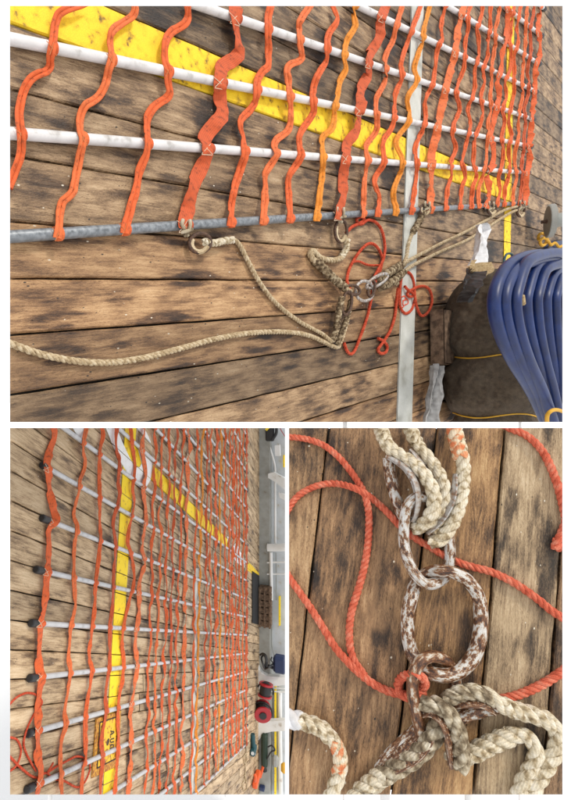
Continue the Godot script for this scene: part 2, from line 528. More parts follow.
	M.stained_rope = yarn(21, [[0, 200, 106, 68], [0.4, 210, 146, 108], [0.55, 214, 192, 162], [1, 230, 220, 200]])
	M.line = yarn(22, [[0, 172, 80, 60], [0.5, 204, 104, 80], [1, 216, 142, 118]])
	M.red_line = yarn(24, [[0, 150, 56, 38], [0.5, 198, 82, 58], [1, 212, 112, 88]])
	M.chain = scaled(25, [[0, 34, 22, 18], [0.26, 60, 40, 30], [0.42, 102, 65, 42], [0.5, 134, 92, 60], [0.56, 156, 130, 104], [0.63, 190, 185, 178], [1, 214, 214, 212]])
	M.white_chain = scaled(125, [[0, 40, 26, 20], [0.26, 80, 52, 36], [0.39, 128, 88, 58], [0.47, 160, 140, 118], [0.55, 188, 184, 179], [1, 214, 214, 214]])
	M.rusty = scaled(26, [[0, 32, 21, 17], [0.28, 68, 44, 31], [0.48, 112, 72, 45], [0.62, 142, 100, 66], [0.7, 172, 158, 140], [1, 206, 204, 198]])
	M.thimble = noisy(ramp_image(512, 27, 0.018, 5, [[0, 70, 40, 26], [0.28, 134, 92, 60], [0.4, 160, 150, 140], [0.6, 176, 174, 172], [1, 204, 204, 206]], 18), 0.45, 6.0, 2.0, 0.25)
	M.brown_iron = noisy(ramp_image(256, 28, 0.03, 4, [[0, 32, 20, 15], [0.5, 74, 50, 36], [1, 118, 88, 62]], 14), 0.7, 8.0)
	M.sacking = noisy(ramp_image(512, 29, 0.02, 5, [[0, 56, 47, 38], [0.4, 72, 61, 49], [0.7, 84, 72, 58], [1, 100, 87, 71]], 44), 0.97, 2.2, 6.0)
	M.cord = plain(0.62, 0.34, 0.03, 0.8)
	M.hose = noisy(ramp_image(256, 30, 0.02, 4, [[0, 2, 22, 62], [0.5, 3, 34, 90], [1, 10, 48, 108]], 10), 0.42, 1.5)
	M.cloth = noisy(ramp_image(256, 31, 0.02, 4, [[0, 176, 172, 168], [0.4, 214, 214, 216], [1, 232, 232, 236]], 6), 0.9, 3.0)
	M.plastic = noisy(ramp_image(256, 131, 0.02, 4, [[0, 110, 108, 106], [0.4, 150, 149, 148], [1, 186, 186, 186]], 6), 0.5, 3.0)
	M.soiled = noisy(ramp_image(256, 32, 0.03, 4, [[0, 110, 88, 56], [0.5, 168, 144, 104], [1, 206, 190, 158]], 14), 0.95, 6.0)
	M.steel_white = noisy(ramp_image(512, 33, 0.012, 5, [[0, 140, 126, 108], [0.1, 186, 184, 178], [0.3, 188, 193, 196], [1, 200, 205, 210]], 8), 0.45, 0.8)
	M.pipe_white = noisy(ramp_image(256, 133, 0.012, 4, [[0, 170, 160, 146], [0.12, 212, 212, 208], [1, 230, 232, 234]], 5), 0.4, 0.8)
	M.steel_grey = noisy(ramp_image(512, 34, 0.012, 5, [[0, 122, 114, 100], [0.15, 140, 140, 134], [0.5, 148, 150, 146], [1, 158, 160, 157]], 8), 0.55, 0.8)
	M.crate = noisy(ramp_image(256, 35, 0.03, 4, [[0, 60, 46, 36], [0.5, 108, 86, 68], [1, 142, 118, 96]], 20), 0.9, 2.0)
	M.red = plain(0.36, 0.012, 0.02, 0.35)
	M.navy = plain(0.012, 0.026, 0.085, 0.5)
	M.green = plain(0.012, 0.03, 0.018, 0.6)
	M.teal = plain(0.01, 0.06, 0.075, 0.6)
	M.tool_orange = plain(0.7, 0.1, 0.02, 0.6)
	M.mat = noisy(ramp_image(256, 36, 0.2, 3, [[0, 12, 12, 14], [0.6, 34, 34, 36], [1, 62, 62, 62]], 14), 0.95, 2.0)
	M.sign = noisy(ramp_image(512, 38, 0.015, 5, [[0, 104, 58, 30], [0.24, 160, 104, 40], [0.36, 226, 176, 34], [1, 240, 200, 44]], 16), 0.6, 2.4)
	M.sign_rim = noisy(ramp_image(512, 39, 0.02, 5, [[0, 96, 54, 30], [0.4, 166, 108, 46], [0.7, 206, 150, 50], [1, 222, 174, 56]], 16), 0.7, 3.0)
	M.ink = plain(0.035, 0.025, 0.02, 0.8)
	M.red_mark = plain(0.72, 0.1, 0.05, 0.8)
	M.ground = plain(0.86, 0.86, 0.86, 0.95)
	M.post = plain(0.86, 0.86, 0.86, 0.6)

func strap_material(r: float, g: float, b: float) -> StandardMaterial3D:   # ribbed weave across, dirt along
	var w := 64; var h := 256
	var d := noise_data(w, h, w, h, 71, 0.03, 4)
	var e := noise_data(w, h, w, h, 72, 0.3, 2)
	var col := PackedByteArray(); col.resize(w * h * 3)
	var c := Color(r, g, b).linear_to_srgb()
	for y in h:
		for x in w:
			var o := y * w + x
			var k := 0.97 + 0.05 * sin(x * TAU / 5.0) + 0.03 * sin(y * TAU / 4.0) + (e[o] - 128) * 0.0008
			k *= 0.94 + d[o] * 0.0005
			if d[o] < 80: k *= 1.0 - (80 - d[o]) * 0.0035
			col[o * 3] = clampi(int(c.r * 255 * k), 0, 255); col[o * 3 + 1] = clampi(int(c.g * 255 * k), 0, 255); col[o * 3 + 2] = clampi(int(c.b * 255 * k), 0, 255)
	var m := StandardMaterial3D.new()
	m.albedo_texture = tex(Image.create_from_data(w, h, false, Image.FORMAT_RGB8, col))
	m.uv1_scale = Vector3(1, 4, 1)
	m.roughness = 0.8
	return m

# ---------------------------------------------------------------- the scene
func _ready() -> void:
	var cam := Camera3D.new()
	cam.name = "camera"
	cam.projection = Camera3D.PROJECTION_FRUSTUM
	cam.near = 0.05; cam.far = 4000.0
	cam.size = 0.05 * 800.0 / 480.0
	cam.frustum_offset = Vector2(0.05 * 0.19896, 0)
	cam.position = EYE
	add_child(cam); cam.current = true
	var env := Environment.new()
	env.background_mode = Environment.BG_SKY
	var sky := ProceduralSkyMaterial.new()
	sky.sky_top_color = Color(0.985, 0.99, 1.0); sky.sky_horizon_color = Color(1, 1, 1); sky.sky_curve = 0.3
	sky.ground_horizon_color = Color(1, 1, 1); sky.ground_bottom_color = Color(0.93, 0.93, 0.93)
	sky.sky_energy_multiplier = 0.9; sky.ground_energy_multiplier = 0.9
	var sk := Sky.new(); sk.sky_material = sky
	env.sky = sk
	env.tonemap_mode = Environment.TONE_MAPPER_LINEAR
	env.tonemap_exposure = 1.34
	env.sdfgi_enabled = true; env.ssao_enabled = true; env.ssil_enabled = true
	var we := WorldEnvironment.new(); we.name = "daylight"; we.environment = env
	add_child(we)
	var sun := DirectionalLight3D.new()
	sun.name = "sun"
	sun.light_energy = 0.5; sun.light_angular_distance = 10.0; sun.light_color = Color(1.0, 0.97, 0.92)
	sun.shadow_enabled = true
	add_child(sun)
	sun.look_at_from_position(Vector3(5.5, 7.5, 5.5), Vector3.ZERO)

	for k in SECTIONS:
		var b: Array = SECTIONS[k].basis
		frames[k] = Transform3D(Basis(Vector3(b[0], b[1], b[2]), Vector3(b[3], b[4], b[5]), Vector3(b[6], b[7], b[8])), EYE + Vector3(b[9], b[10], b[11]))
		cuts[k] = SECTIONS[k].cut
	frames["world"] = Transform3D(); cuts["world"] = []
	make_materials()
	build_ground()
	build_decks()
	build_nets()
	build_top()
	build_bulwark()
	build_chain()

func build_ground() -> void:
	var g := thing("ground", "pale flat ground under the timber sections", "ground", "world", Vector3.ZERO, "", "structure")
	var s := Shape.new()
	s.face([Vector3(-1500, 0, -1500), Vector3(1500, 0, -1500), Vector3(1500, 0, 1500), Vector3(-1500, 0, 1500)])
	part("ground_sheet", s, M.ground, g)

func build_decks() -> void:
	for k in ["top", "net", "close"]:
		var info: Dictionary = SECTIONS[k]
		var d := thing("timber_deck", info.label, "deck", k, Vector3(info.at[0], info.at[1], 0), "", "structure")
		var s := Shape.new()
		var c: Array = info.corners
		s.face([Vector3(c[0], c[1], -0.05), Vector3(c[2], c[3], -0.05), Vector3(c[4], c[5], -0.05), Vector3(c[6], c[7], -0.05)])
		part("underlay", s, M.backing, d)
		var no := 0
		for p in PLANKS[k]:
			no += 1
			var q := Shape.new()
			var gap: float = {"top": 0.008, "net": 0.0075, "close": 0.0065}[k]
			var rng := RandomNumberGenerator.new(); rng.seed = no * 131 + hash(k) % 1000
			plank_shape(q, Vector2(p[0], p[1]), Vector2(p[2], p[3]), Vector2(p[4], p[5]), Vector2(p[6], p[7]), no * 17 + 3, rng.randf_range(-0.004, 0.0) if k != "close" else rng.randf_range(-0.002, 0.001), gap, 0.12 if k != "close" else 0.03, k == "close")
			var m: StandardMaterial3D
			if k == "top": m = M.low_wood[no * 5 % 8] if p[8] > 0.5 else M.top_wood[no * 3 % 8]
			elif k == "net": m = M.net_wood[no * 5 % 8]
			else: m = M.close_wood[int(p[8])]
			if p[8] == 2 and k != "close": m = M.yellow if k == "top" else M.bright_yellow
			part("plank", q, m, d)
		for f in PAINT[k]:
			var q := Shape.new()
			extrude(q, f[1], 0.0, 0.0022 + f[2])
			part(f[0], q, M[f[3]], d)
		for f in POSTS[k]:   # steel legs behind the section, down to the ground
			var inv: Transform3D = frames[k].affine_inverse()
			var foot: Vector3 = inv * Vector3(f[0], 0, f[1]); var head: Vector3 = inv * Vector3(f[0], f[2], f[1])
			var q := Shape.new()
			tube(q, PackedVector3Array([foot, head]), 0.014, 10)
			part("post", q, M.post, d, false)

func build_nets() -> void:
	for k in NETS:
		var w: Dictionary = NETS[k]
		var net := thing("climbing_net", w.label, "net", k, Vector3(w.at[0], w.at[1], 0))
		for b in w.bars:
			var s := Shape.new()
			var a := Vector3(b[0], b[1], b[2]); var e := Vector3(b[3], b[4], b[5])
			var p := PackedVector3Array()
			for q in 25: p.append(a.lerp(e, q / 24.0))
			tube(s, p, b[6], 14)
			var bar := part("pipe" if b[7] == "galvanised" else "bar", s, M[b[7]], net)
			if bar == null: continue
			var dir := (e - a).normalized()
			for cp in b[8]:
				var c := Shape.new()
				var at := a if cp == 0 else e
				var dd := -dir if cp == 0 else dir
				tube(c, PackedVector3Array([at - dd * 0.05, at - dd * 0.045, at + dd * 0.02, at + dd * 0.028]), [b[6] * 1.1, b[6] * 1.42, b[6] * 1.42, b[6] * 1.1], 14)
				part("end_cap", c, M.black, bar)
		var no := 0
		for st in w.straps:
			no += 1
			var s := Shape.new()
			var p := smooth(path(st.p), st.step)
			var wide: bool = st.wide
			ribbon(s, p, st.w, 0.0042 if not wide else 0.003, not wide, no * 7 + 1, st.twist, st.lean)
			var strap := part("strap", s, M[st.m], net)
			if strap == null: continue
			for l in st.loops:   # where the webbing is sewn round a bar
				var c := Vector3(l[0], l[1], l[2]); var dir := Vector3(l[3], l[4], 0).normalized()
				var q := Shape.new()
				var hw: float = st.w * 0.56
				var pp := PackedVector3Array()
				for z in 7: pp.append(c + dir * lerpf(-hw, hw, z / 6.0))
				var r: float = l[5]
				tube(q, pp, [r * 0.95, r + 0.004, r + 0.0052, r + 0.0046, r + 0.0052, r + 0.004, r * 0.95], 14, false)
				part("loop", q, M[st.m], strap)
				if l[6] > 0.5:
					var x := Shape.new()
					var up := Vector3(-dir.y, dir.x, 0)
					var tp := Vector3(l[7], l[8], l[9])
					for sg in [-1.0, 1.0]:
						tube(x, PackedVector3Array([tp - dir * hw * 0.85 * sg - up * r * 1.1 - Vector3(0, 0, 0.004), tp, tp + dir * hw * 0.85 * sg + up * r * 1.1 - Vector3(0, 0, 0.004)]), 0.0016 if wide else 0.0013, 5)
					if wide: tube(x, PackedVector3Array([tp - dir * hw * 0.85 - up * r * 1.25 - Vector3(0, 0, 0.006), tp + dir * hw * 0.85 - up * r * 1.25 - Vector3(0, 0, 0.006)]), 0.0016 if wide else 0.0013, 5)
					part("stitching", x, M.stitch if wide else M.tan_stitch, strap)

func lay(r: Dictionary, frame: String) -> Node3D:   # a rope with its splices
	var o := thing(r.name, r.label, r.cat, frame, Vector3(r.p[0], r.p[1], 0), r.get("group", ""))
	var s := Shape.new()
	var rad: float = r.r
	var p := smooth(path(r.p), rad * 0.32 if r.laid else rad * 0.8)
	if r.laid: rope(s, p, rad, rad * r.get("pitch", 4.8), r.get("sides", 8), 0.012, r.p.size())
	else: tube(s, p, rad, 9)
	var body := part("rope_body", s, M[r.m], o)
	for sp in r.get("splices", []):
		var q := Shape.new()
		var pp := smooth(path(sp.p), sp.r * 0.3)
		rope(q, pp, sp.r, sp.r * 3.6, 8, 0.03, 77)
		part(sp.name, q, M[sp.m], o)
	return o

func build_top() -> void:
	var d: Dictionary = TOP
	var o := thing("metal_strip", "flat pale grey metal strip running down the planks beneath the net", "strip", "top", Vector3(d.strip[0], d.strip[1], 0))
	var s := Shape.new(); extrude(s, d.strip, 0.0, 0.008, 0.002); part("strip_face", s, M.strip, o)
	s = Shape.new()
	for m in d.marks: tube(s, smooth(path(m), 0.006), 0.004, 6)
	part("red_mark", s, M.red_mark, o)
	for r in d.ropes: lay(r, "top")
	for r in d.shackles:
		var c := Vector3(r.c[0], r.c[1], r.c[2])
		o = thing("lashed_ring", r.label, "ring", "top", c)
		s = Shape.new()
		var a := Vector3(r.a[0], r.a[1], 0); var b := Vector3(r.b[0], r.b[1], 0)
		tube(s, ring_path(c, a + Vector3(0, 0, r.tilt), b), r.r, 9)
		part("ring", s, M.brown_iron, o)
		s = Shape.new()
		tube(s, ring_path(c, a * 0.75 + Vector3(0, 0, r.tilt), b * 0.95, 0.5, 3.6), r.r * 1.25, 9)
		part("worn_sleeve", s, M.tan_rope, o)
		s = Shape.new()
		for l in r.lash: tube(s, smooth(path(l), 0.008), r.r * 0.95, 8)
		part("lashing", s, M.old_rope, o)
	for r in d.links:
		var pl := smooth(path(r.p), 0.006)
		o = thing("iron_link", r.label, "link", "top", pl[0])
		s = Shape.new(); tube(s, pl, r.r, 9); part("link_body", s, M[r.m], o)
	# the bale and what is round it
	var b: Dictionary = d.bale
	var c0 := Vector3(b.c[0], b.c[1], b.c[2])
	var nz := FastNoiseLite.new(); nz.seed = 4; nz.frequency = 1.0; nz.fractal_octaves = 3
	var ax: Array = b.half
	var skin := func(u: float, w: float) -> Vector3:
		var al := lerpf(-1.0, 1.0, w)
		var ang := TAU * u
		var endr := pow(maxf(0.0, 1.0 - pow(absf(al), 3.2)), 0.42)
		var waist := 1.0
		for tz in b.ties: waist -= 0.13 * exp(-pow((al - tz) / 0.07, 2.0))
		var cs := cos(ang); var sn := sin(ang)
		var q := pow(pow(absf(cs), 2.3) + pow(absf(sn), 2.3), -1.0 / 2.3)
		var lump := 1.0 + 0.10 * nz.get_noise_3d(cs * 1.3, sn * 1.3, al * 1.8) + 0.035 * nz.get_noise_3d(cs * 5.0, sn * 5.0, al * 7.0) + 0.02 * nz.get_noise_3d(cs * 3.0 + al * 6.0, sn * 12.0, al * 2.0)
		var rr := q * endr * waist * lump
		return c0 + Vector3(cs * rr * ax[0] * (1.0 - 0.1 * al if cs < 0 else 1.0), al * ax[1], maxf(sn * rr * ax[2], -c0.z + 0.004))
	o = thing("sacking_bale", "brown sacking bale tied round with thin yellow cord, beneath the blue hose", "bale", "top", Vector3(c0.x, c0.y, 0))
	s = Shape.new(); sheet(s, 72, 72, skin); part("sacking", s, M.sacking, o)
	for tz in b.ties:
		s = Shape.new()
		var rp := PackedVector3Array()
		for k in 73:
			var pt: Vector3 = skin.call(k / 72.0, (tz + 1.0) / 2.0 + 0.012 * sin(k * 0.3))
			var mid := Vector3(c0.x, pt.y, c0.z)
			rp.append(mid + (pt - mid) * 1.012)
		tube(s, rp, 0.0055, 7)
		part("cord", s, M.cord, o)
	o = thing("blue_hose", "thick blue hose coiled in loops over the sacking bale", "hose", "top", path(d.hose[0])[0])
	for h in d.hose:
		s = Shape.new(); tube(s, smooth(path(h), 0.02), d.hose_r, 16); part("coil", s, M.hose, o)
	s = Shape.new(); tube(s, smooth(path(d.hose_tie), 0.01), 0.011, 8); part("tie", s, M.cord, o)
	s = Shape.new(); tube(s, smooth(path(d.hose_patch), 0.01), d.hose_r * 0.42, 8); part("label_patch", s, M.soiled, o)
	for r in d.cloths:
		var q: Array = r.q
		var n2 := FastNoiseLite.new(); n2.seed = r.seed; n2.frequency = 1.0; n2.fractal_octaves = 3
		var qa := path(r.left); var qb := path(r.right)
		var fold := func(u: float, w: float) -> Vector3:
			var f := clampf(w, 0, 1) * (qa.size() - 1); var k := mini(int(f), qa.size() - 2)
			var l := qa[k].lerp(qa[k + 1], f - k); var rr := qb[k].lerp(qb[k + 1], f - k)
			var p := l.lerp(rr, u + 0.06 * n2.get_noise_2d(w * 3.0, 9.0))
			return p + Vector3(0.1 * n2.get_noise_2d(u * 2.0, w * 2.0), 0.1 * n2.get_noise_2d(w * 4.0, u * 2.0 + 5.0), 0.34 * sin(u * 8.0 + w * 2.0) + 0.3 * n2.get_noise_2d(u * 2.5, w * 1.4 + 20.0)) * q[0]
		o = thing(r.name, r.label, r.cat, "top", qa[0])
		s = Shape.new(); sheet(s, 30, 36, fold); part("cloth_body", s, M[r.m], o)
	o = thing("board_offcut", "short upright brown board beside the bale, above the white rag end", "board", "top", Vector3(d.board[0], d.board[1], 0))
	s = Shape.new(); extrude(s, d.board, 0.02, 0.12, 0.006); part("board_face", s, M.crate, o)
	o = thing("steel_disc", "pale grey steel disc on a stub shaft above the blue hose", "disc", "top", Vector3(d.disc[0], d.disc[1], 0))
	var dc := Vector3(d.disc[0], d.disc[1], d.disc[2]); var da := Vector3(0.43, 0.0, 0.9).normalized()
	s = Shape.new(); tube(s, PackedVector3Array([dc - da * 0.035, dc - da * 0.03, dc + da * 0.02, dc + da * 0.03]), [0.165, 0.18, 0.18, 0.16], 40); part("plate", s, M.steel_grey, o)
	s = Shape.new(); tube(s, PackedVector3Array([dc + da * 0.02, dc + da * 0.9]), 0.075, 24); part("shaft", s, M.steel_grey, o)
	s = Shape.new(); tube(s, PackedVector3Array([dc - da * 0.09, dc - da * 0.03]), 0.02, 12); part("bolt", s, M.brown_iron, o)
	o = thing("yellow_rope", "tangle of thin yellow rope below the steel disc", "rope", "top", path(d.yellow_rope)[0])
	s = Shape.new(); var yr := smooth(path(d.yellow_rope), 0.01); rope(s, yr, 0.018, 0.09, 6); part("rope_body", s, M.cord, o)
	o = thing("blue_tarpaulin", "folded blue tarpaulin at the edge behind the yellow rope tangle", "tarpaulin", "top", Vector3(d.tarp[0], d.tarp[1], 0))
	s = Shape.new(); extrude(s, d.tarp, 0.0, 0.05, 0.015); part("tarpaulin_fold", s, M.navy, o)
	o = thing("teal_lanyard", "short loop of dark teal lanyard at the top of the hose", "lanyard", "top", path(d.teal)[0])
	s = Shape.new(); tube(s, smooth(path(d.teal), 0.01), 0.008, 7); part("cord_body", s, M.teal, o)

func build_bulwark() -> void:
	var d: Dictionary = BUL
	var U: float = d.u
	var o := thing("steel_bulwark", "white painted steel bulwark with brackets and pipes at the deck's edge", "bulwark", "net", Vector3(U, 0, 0))
	for b in d.plates:
		var s := Shape.new()
		block(s, Vector3(U + b[0], (b[1] + b[2]) / 2, (b[3] + b[4]) / 2), Vector3(b[5], 0, 0), Vector3(0, (b[2] - b[1]) / 2, 0), Vector3(0, 0, (b[4] - b[3]) / 2))
		part("plate", s, M[b[6]], o)
	for b in d.brackets:   # outlines across the bulwark: up, off the planks
		var s := Shape.new()
		var q := Shape.new()
		var turned := []
		for k in range(0, b.p.size(), 2): turned.append_array([b.p[k], b.p[k + 1]])
		extrude(s, turned, 0, b.depth)
		for k in s.v.size():
			s.v[k] = Vector3(U - b.off - s.v[k].z, s.v[k].x, s.v[k].y)
			s.n[k] = Vector3(-s.n[k].z, s.n[k].x, s.n[k].y)
		part("bracket", s, M.pipe_white, o)
	for b in d.pipes:
		var s := Shape.new()
		tube(s, smooth(path(b.p), 0.05), b.r, 14)
		part("pipe", s, M[b.m], o)
	for b in d.posts:
		o = thing("guard_strip", b.label, "strip", "net", Vector3(U, b.v0, 0))
		var s := Shape.new()
		block(s, Vector3(U - b.off, (b.v0 + b.v1) / 2, b.h), Vector3(0.03, 0, 0), Vector3(0, absf(b.v1 - b.v0) / 2, 0), Vector3(0, 0, b.w))
		part("strip_face", s, M.bright_yellow, o)
	for b in d.boxes:
		o = thing(b.name, b.label, b.cat, "net", Vector3(b.c[0], b.c[1], 0))
		var c := Vector3(b.c[0], b.c[1], b.c[2]); var e := Vector3(b.e[0], b.e[1], b.e[2])
		if b.name == "slatted_crate":
			for k in 6:
				var s := Shape.new()
				block(s, c + Vector3(0, lerpf(-e.y, e.y, (k + 0.5) / 6.0), 0), Vector3(e.x, 0, 0), Vector3(0, e.y / 6.0 * 0.86, 0), Vector3(0, 0, e.z))
				part("slat", s, M.crate, o)
			for sg in [-0.8, 0.0, 0.8]:
				var s := Shape.new()
				block(s, c + Vector3(-e.x - 0.012, 0, e.z * sg), Vector3(0.01, 0, 0), Vector3(0, e.y, 0), Vector3(0, 0, e.z * 0.16))
				part("batten", s, M.crate, o)
		else:
			var s := Shape.new()
			if b.has("poly"): extrude(s, b.poly, 0.0, 0.014, 0.003)
			else: block(s, c, Vector3(e.x, 0, 0), Vector3(0, e.y, 0), Vector3(0, 0, e.z), b.get("bv", 0.2))
			part("body", s, M[b.m], o)
			for x in b.get("extra", []):
				s = Shape.new()
				tube(s, smooth(path(x.p), 0.02), x.r, 8)
				part(x.name, s, M[x.m], o)
	for b in d.reels:
		var c := Vector3(b.c[0], b.c[1], b.c[2]); var a := Vector3(b.a[0], b.a[1], b.a[2]).normalized()
		o = thing("cable_reel", b.label, "reel", "net", c)
		var s := Shape.new()
		tube(s, PackedVector3Array([c - a * 0.09, c + a * 0.09]), b.r * 0.78, 28); part("drum", s, M.black, o)
		for sg in [-1.0, 1.0]:
			s = Shape.new()
			tube(s, PackedVector3Array([c + a * 0.09 * sg, c + a * 0.1 * sg, c + a * 0.12 * sg]), [b.r * 0.98, b.r, b.r * 0.96], 32); part("flange", s, M.red, o)
			s = Shape.new()
			tube(s, PackedVector3Array([c + a * 0.12 * sg, c + a * 0.14 * sg]), b.r * 0.42, 20); part("hub", s, M.black, o)
		s = Shape.new()
		tube(s, ring_path(c - a * 0.02, Vector3(0, b.r * 1.12, 0), Vector3(0, 0, b.r * 1.12) , -1.2, 1.8), 0.018, 8); part("handle", s, M.black, o)
	for r in d.ropes: lay(r, "net")
	o = thing("metal_strip", "narrow pale grey metal strip running down the planks behind the net beside the bulwark", "strip", "net", Vector3(d.strip[0], d.strip[1], 0))
	var ss := Shape.new(); extrude(ss, d.strip, 0.0, 0.007, 0.002); part("strip_face", ss, M.strip, o)
	# the yellow plate
	var g: Dictionary = d.sign
	o = thing("sign_plate", "rusty yellow sign plate with dark lettering lying over the yellow stripe under the net", "sign", "net", Vector3(g.rim[0], g.rim[1], 0))
	var s := Shape.new(); extrude(s, g.rim, 0.004, 0.012, 0.002); part("rim", s, M.sign_rim, o)
	s = Shape.new(); extrude(s, g.face, 0.012, 0.0145); part("face", s, M.sign, o)
	for k in range(0, 8, 2):
		s = Shape.new()
		var a := Vector3(g.face[k], g.face[k + 1], 0.0145); var e := Vector3(g.face[(k + 2) % 8], g.face[(k + 3) % 8], 0.0145)
		tube(s, PackedVector3Array([a, a.lerp(e, 0.5), e]), 0.005, 6); part("border", s, M.ink, o)
	for t in g.text:
		var tm := TextMesh.new()
		var f := SystemFont.new(); f.font_names = PackedStringArray(["Droid Sans"]); f.font_weight = 700
		tm.font = f; tm.text = t.s; tm.font_size = 64; tm.pixel_size = t.h / 64.0; tm.depth = 0.002; tm.material = M.ink
		var mi := MeshInstance3D.new(); mi.name = "lettering"; mi.mesh = tm
		o.add_child(mi, true)
		var x: Vector3 = Vector3(t.x[0], t.x[1], 0).normalized() * t.k; var y := Vector3(t.y[0], t.y[1], 0).normalized()
		mi.transform = Transform3D(Basis(x, y, Vector3(0, 0, 1)), Vector3(t.c[0], t.c[1], 0.0158) - origin[o][0])
	s = Shape.new(); tube(s, PackedVector3Array([Vector3(g.hole[0], g.hole[1], 0.0125), Vector3(g.hole[0], g.hole[1], 0.0165)]), 0.024, 12); part("rust_spot", s, M.brown_iron, o)

func build_chain() -> void:
	var d: Dictionary = CLOSE
	for r in d.links:
		var pl := smooth(path(r.p), 0.006)
		var o := thing(r.name, r.label, r.cat, "close", pl[0])
		var s := Shape.new()
		var nz := FastNoiseLite.new(); nz.seed = r.p.size(); nz.frequency = 26.0
		var rad := []
		for q in pl.size(): rad.append(r.r * (1.0 + 0.05 * nz.get_noise_3dv(pl[q])) * lerpf(r.get("taper", 1.0), 1.0, sqrt(float(q) / pl.size())))
		tube(s, pl, rad, 18)
		part("link_body", s, M[r.m], o)
	for r in d.ropes:
		var o := lay(r, "close")
		for g in r.get("gutters", []):   # thimbles: bent steel gutters in the rope's eye
			var s := Shape.new()
			var pl := smooth(path(g.p), 0.006)
			var fr := frames_along(pl)
			var rings := []
			for j in pl.size():
				var f := float(j) / (pl.size() - 1)
				var wd: float = g.w * (0.45 + 0.55 * sin(PI * clampf(f, 0.04, 0.96)))
				var ring := PackedVector3Array()
				for q in 13:
					var a := lerpf(-1.15, 1.15, q / 12.0)
					var side := Vector3(0, 0, 1)
					var out: Vector3 = Vector3(fr[j][2].y, -fr[j][2].x, 0).normalized() * g.side
					ring.append(pl[j] + side * sin(a) * wd + out * (1.0 - cos(a)) * wd * 0.9)
				rings.append(ring)
			for layer in 2:
				var b := s.v.size()
				for j in pl.size():
					for q in 13:
						var lng: Vector3 = rings[mini(j + 1, pl.size() - 1)][q] - rings[maxi(j - 1, 0)][q]
						var crs: Vector3 = rings[j][mini(q + 1, 12)] - rings[j][maxi(q - 1, 0)]
						var nn := lng.cross(crs).normalized()
						var inward: Vector3 = Vector3(fr[j][2].y, -fr[j][2].x, 0) * -g.side
						if nn.dot(inward) < 0: nn = -nn
						if layer == 1: nn = -nn
						s.vert(rings[j][q] + nn * 0.0021, nn, Vector2(j * 0.02, q / 12.0))
				for j in pl.size() - 1:
					for q in 12:
						var a := b + j * 13 + q
						s.quad(a, a + 1, a + 14, a + 13)
			for e in [0, 12]:   # rolled lips
				var lip := PackedVector3Array()
				for j in pl.size(): lip.append(rings[j][e])
				tube(s, lip, 0.0032, 6)
			part("thimble", s, M[g.m], o)

# ---------------------------------------------------------------- measurements, in metres
const SECTIONS := {
	"top": {"label": "weathered brown plank deck with net, ropes and bale, the widest section", "basis": [0.75164, 0.0, -0.659574, -0.0, 1.0, 0.0, 0.659574, 0.0, 0.75164, -1.042127, -0.0, -1.187591], "cut": [[0.935374, 0.0, 0.35366, 0.558783], [-0.189432, 0.0, -0.981894, -1.551392], [0.418476, -0.772952, -0.476889, -0.753484], [0.030199, 0.998951, -0.034414, -0.054374]], "at": [2.067, 0.988], "corners": [0.588, 1.303, 8.364, 5.545, 8.364, -0.349, 0.588, -0.082]},
	"net": {"label": "pale plank deck under the orange net beside the white bulwark", "basis": [0.321549, 0.0, -0.946893, -0.0, 1.0, 0.0, 0.946893, 0.0, 0.321549, -1.723345, -0.0, -0.585219], "cut": [[0.633552, 0.0, 0.7737, 1.408134], [-0.131591, 0.0, -0.991304, -1.804174], [-0.055142, -0.998303, 0.018725, 0.03408], [0.601225, 0.772557, -0.204166, -0.371582]], "at": [3.846, -1.86], "corners": [2.198, -0.139, 9.803, -0.514, 9.803, -8.171, 2.198, -2.208]},
	"close": {"label": "worn brown planks under the rusty chain and rope eyes", "basis": [0.936329, -0.0, 0.351123, 0.104612, 0.954586, -0.278966, -0.335178, 0.297936, 0.893807, 0.569802, -0.50649, -1.519471], "cut": [[0.987954, 0.046105, -0.147721, -0.251125], [-0.954984, 0.088385, -0.283184, -0.481413], [0.020447, -0.969211, -0.24538, -0.417146], [-0.222944, 0.9146, -0.337346, -0.573488]], "at": [0.155, -0.128], "corners": [-0.2853, 0.4356, 0.5534, 0.4514, 0.4622, -0.5208, -0.2307, -0.6907]}
}
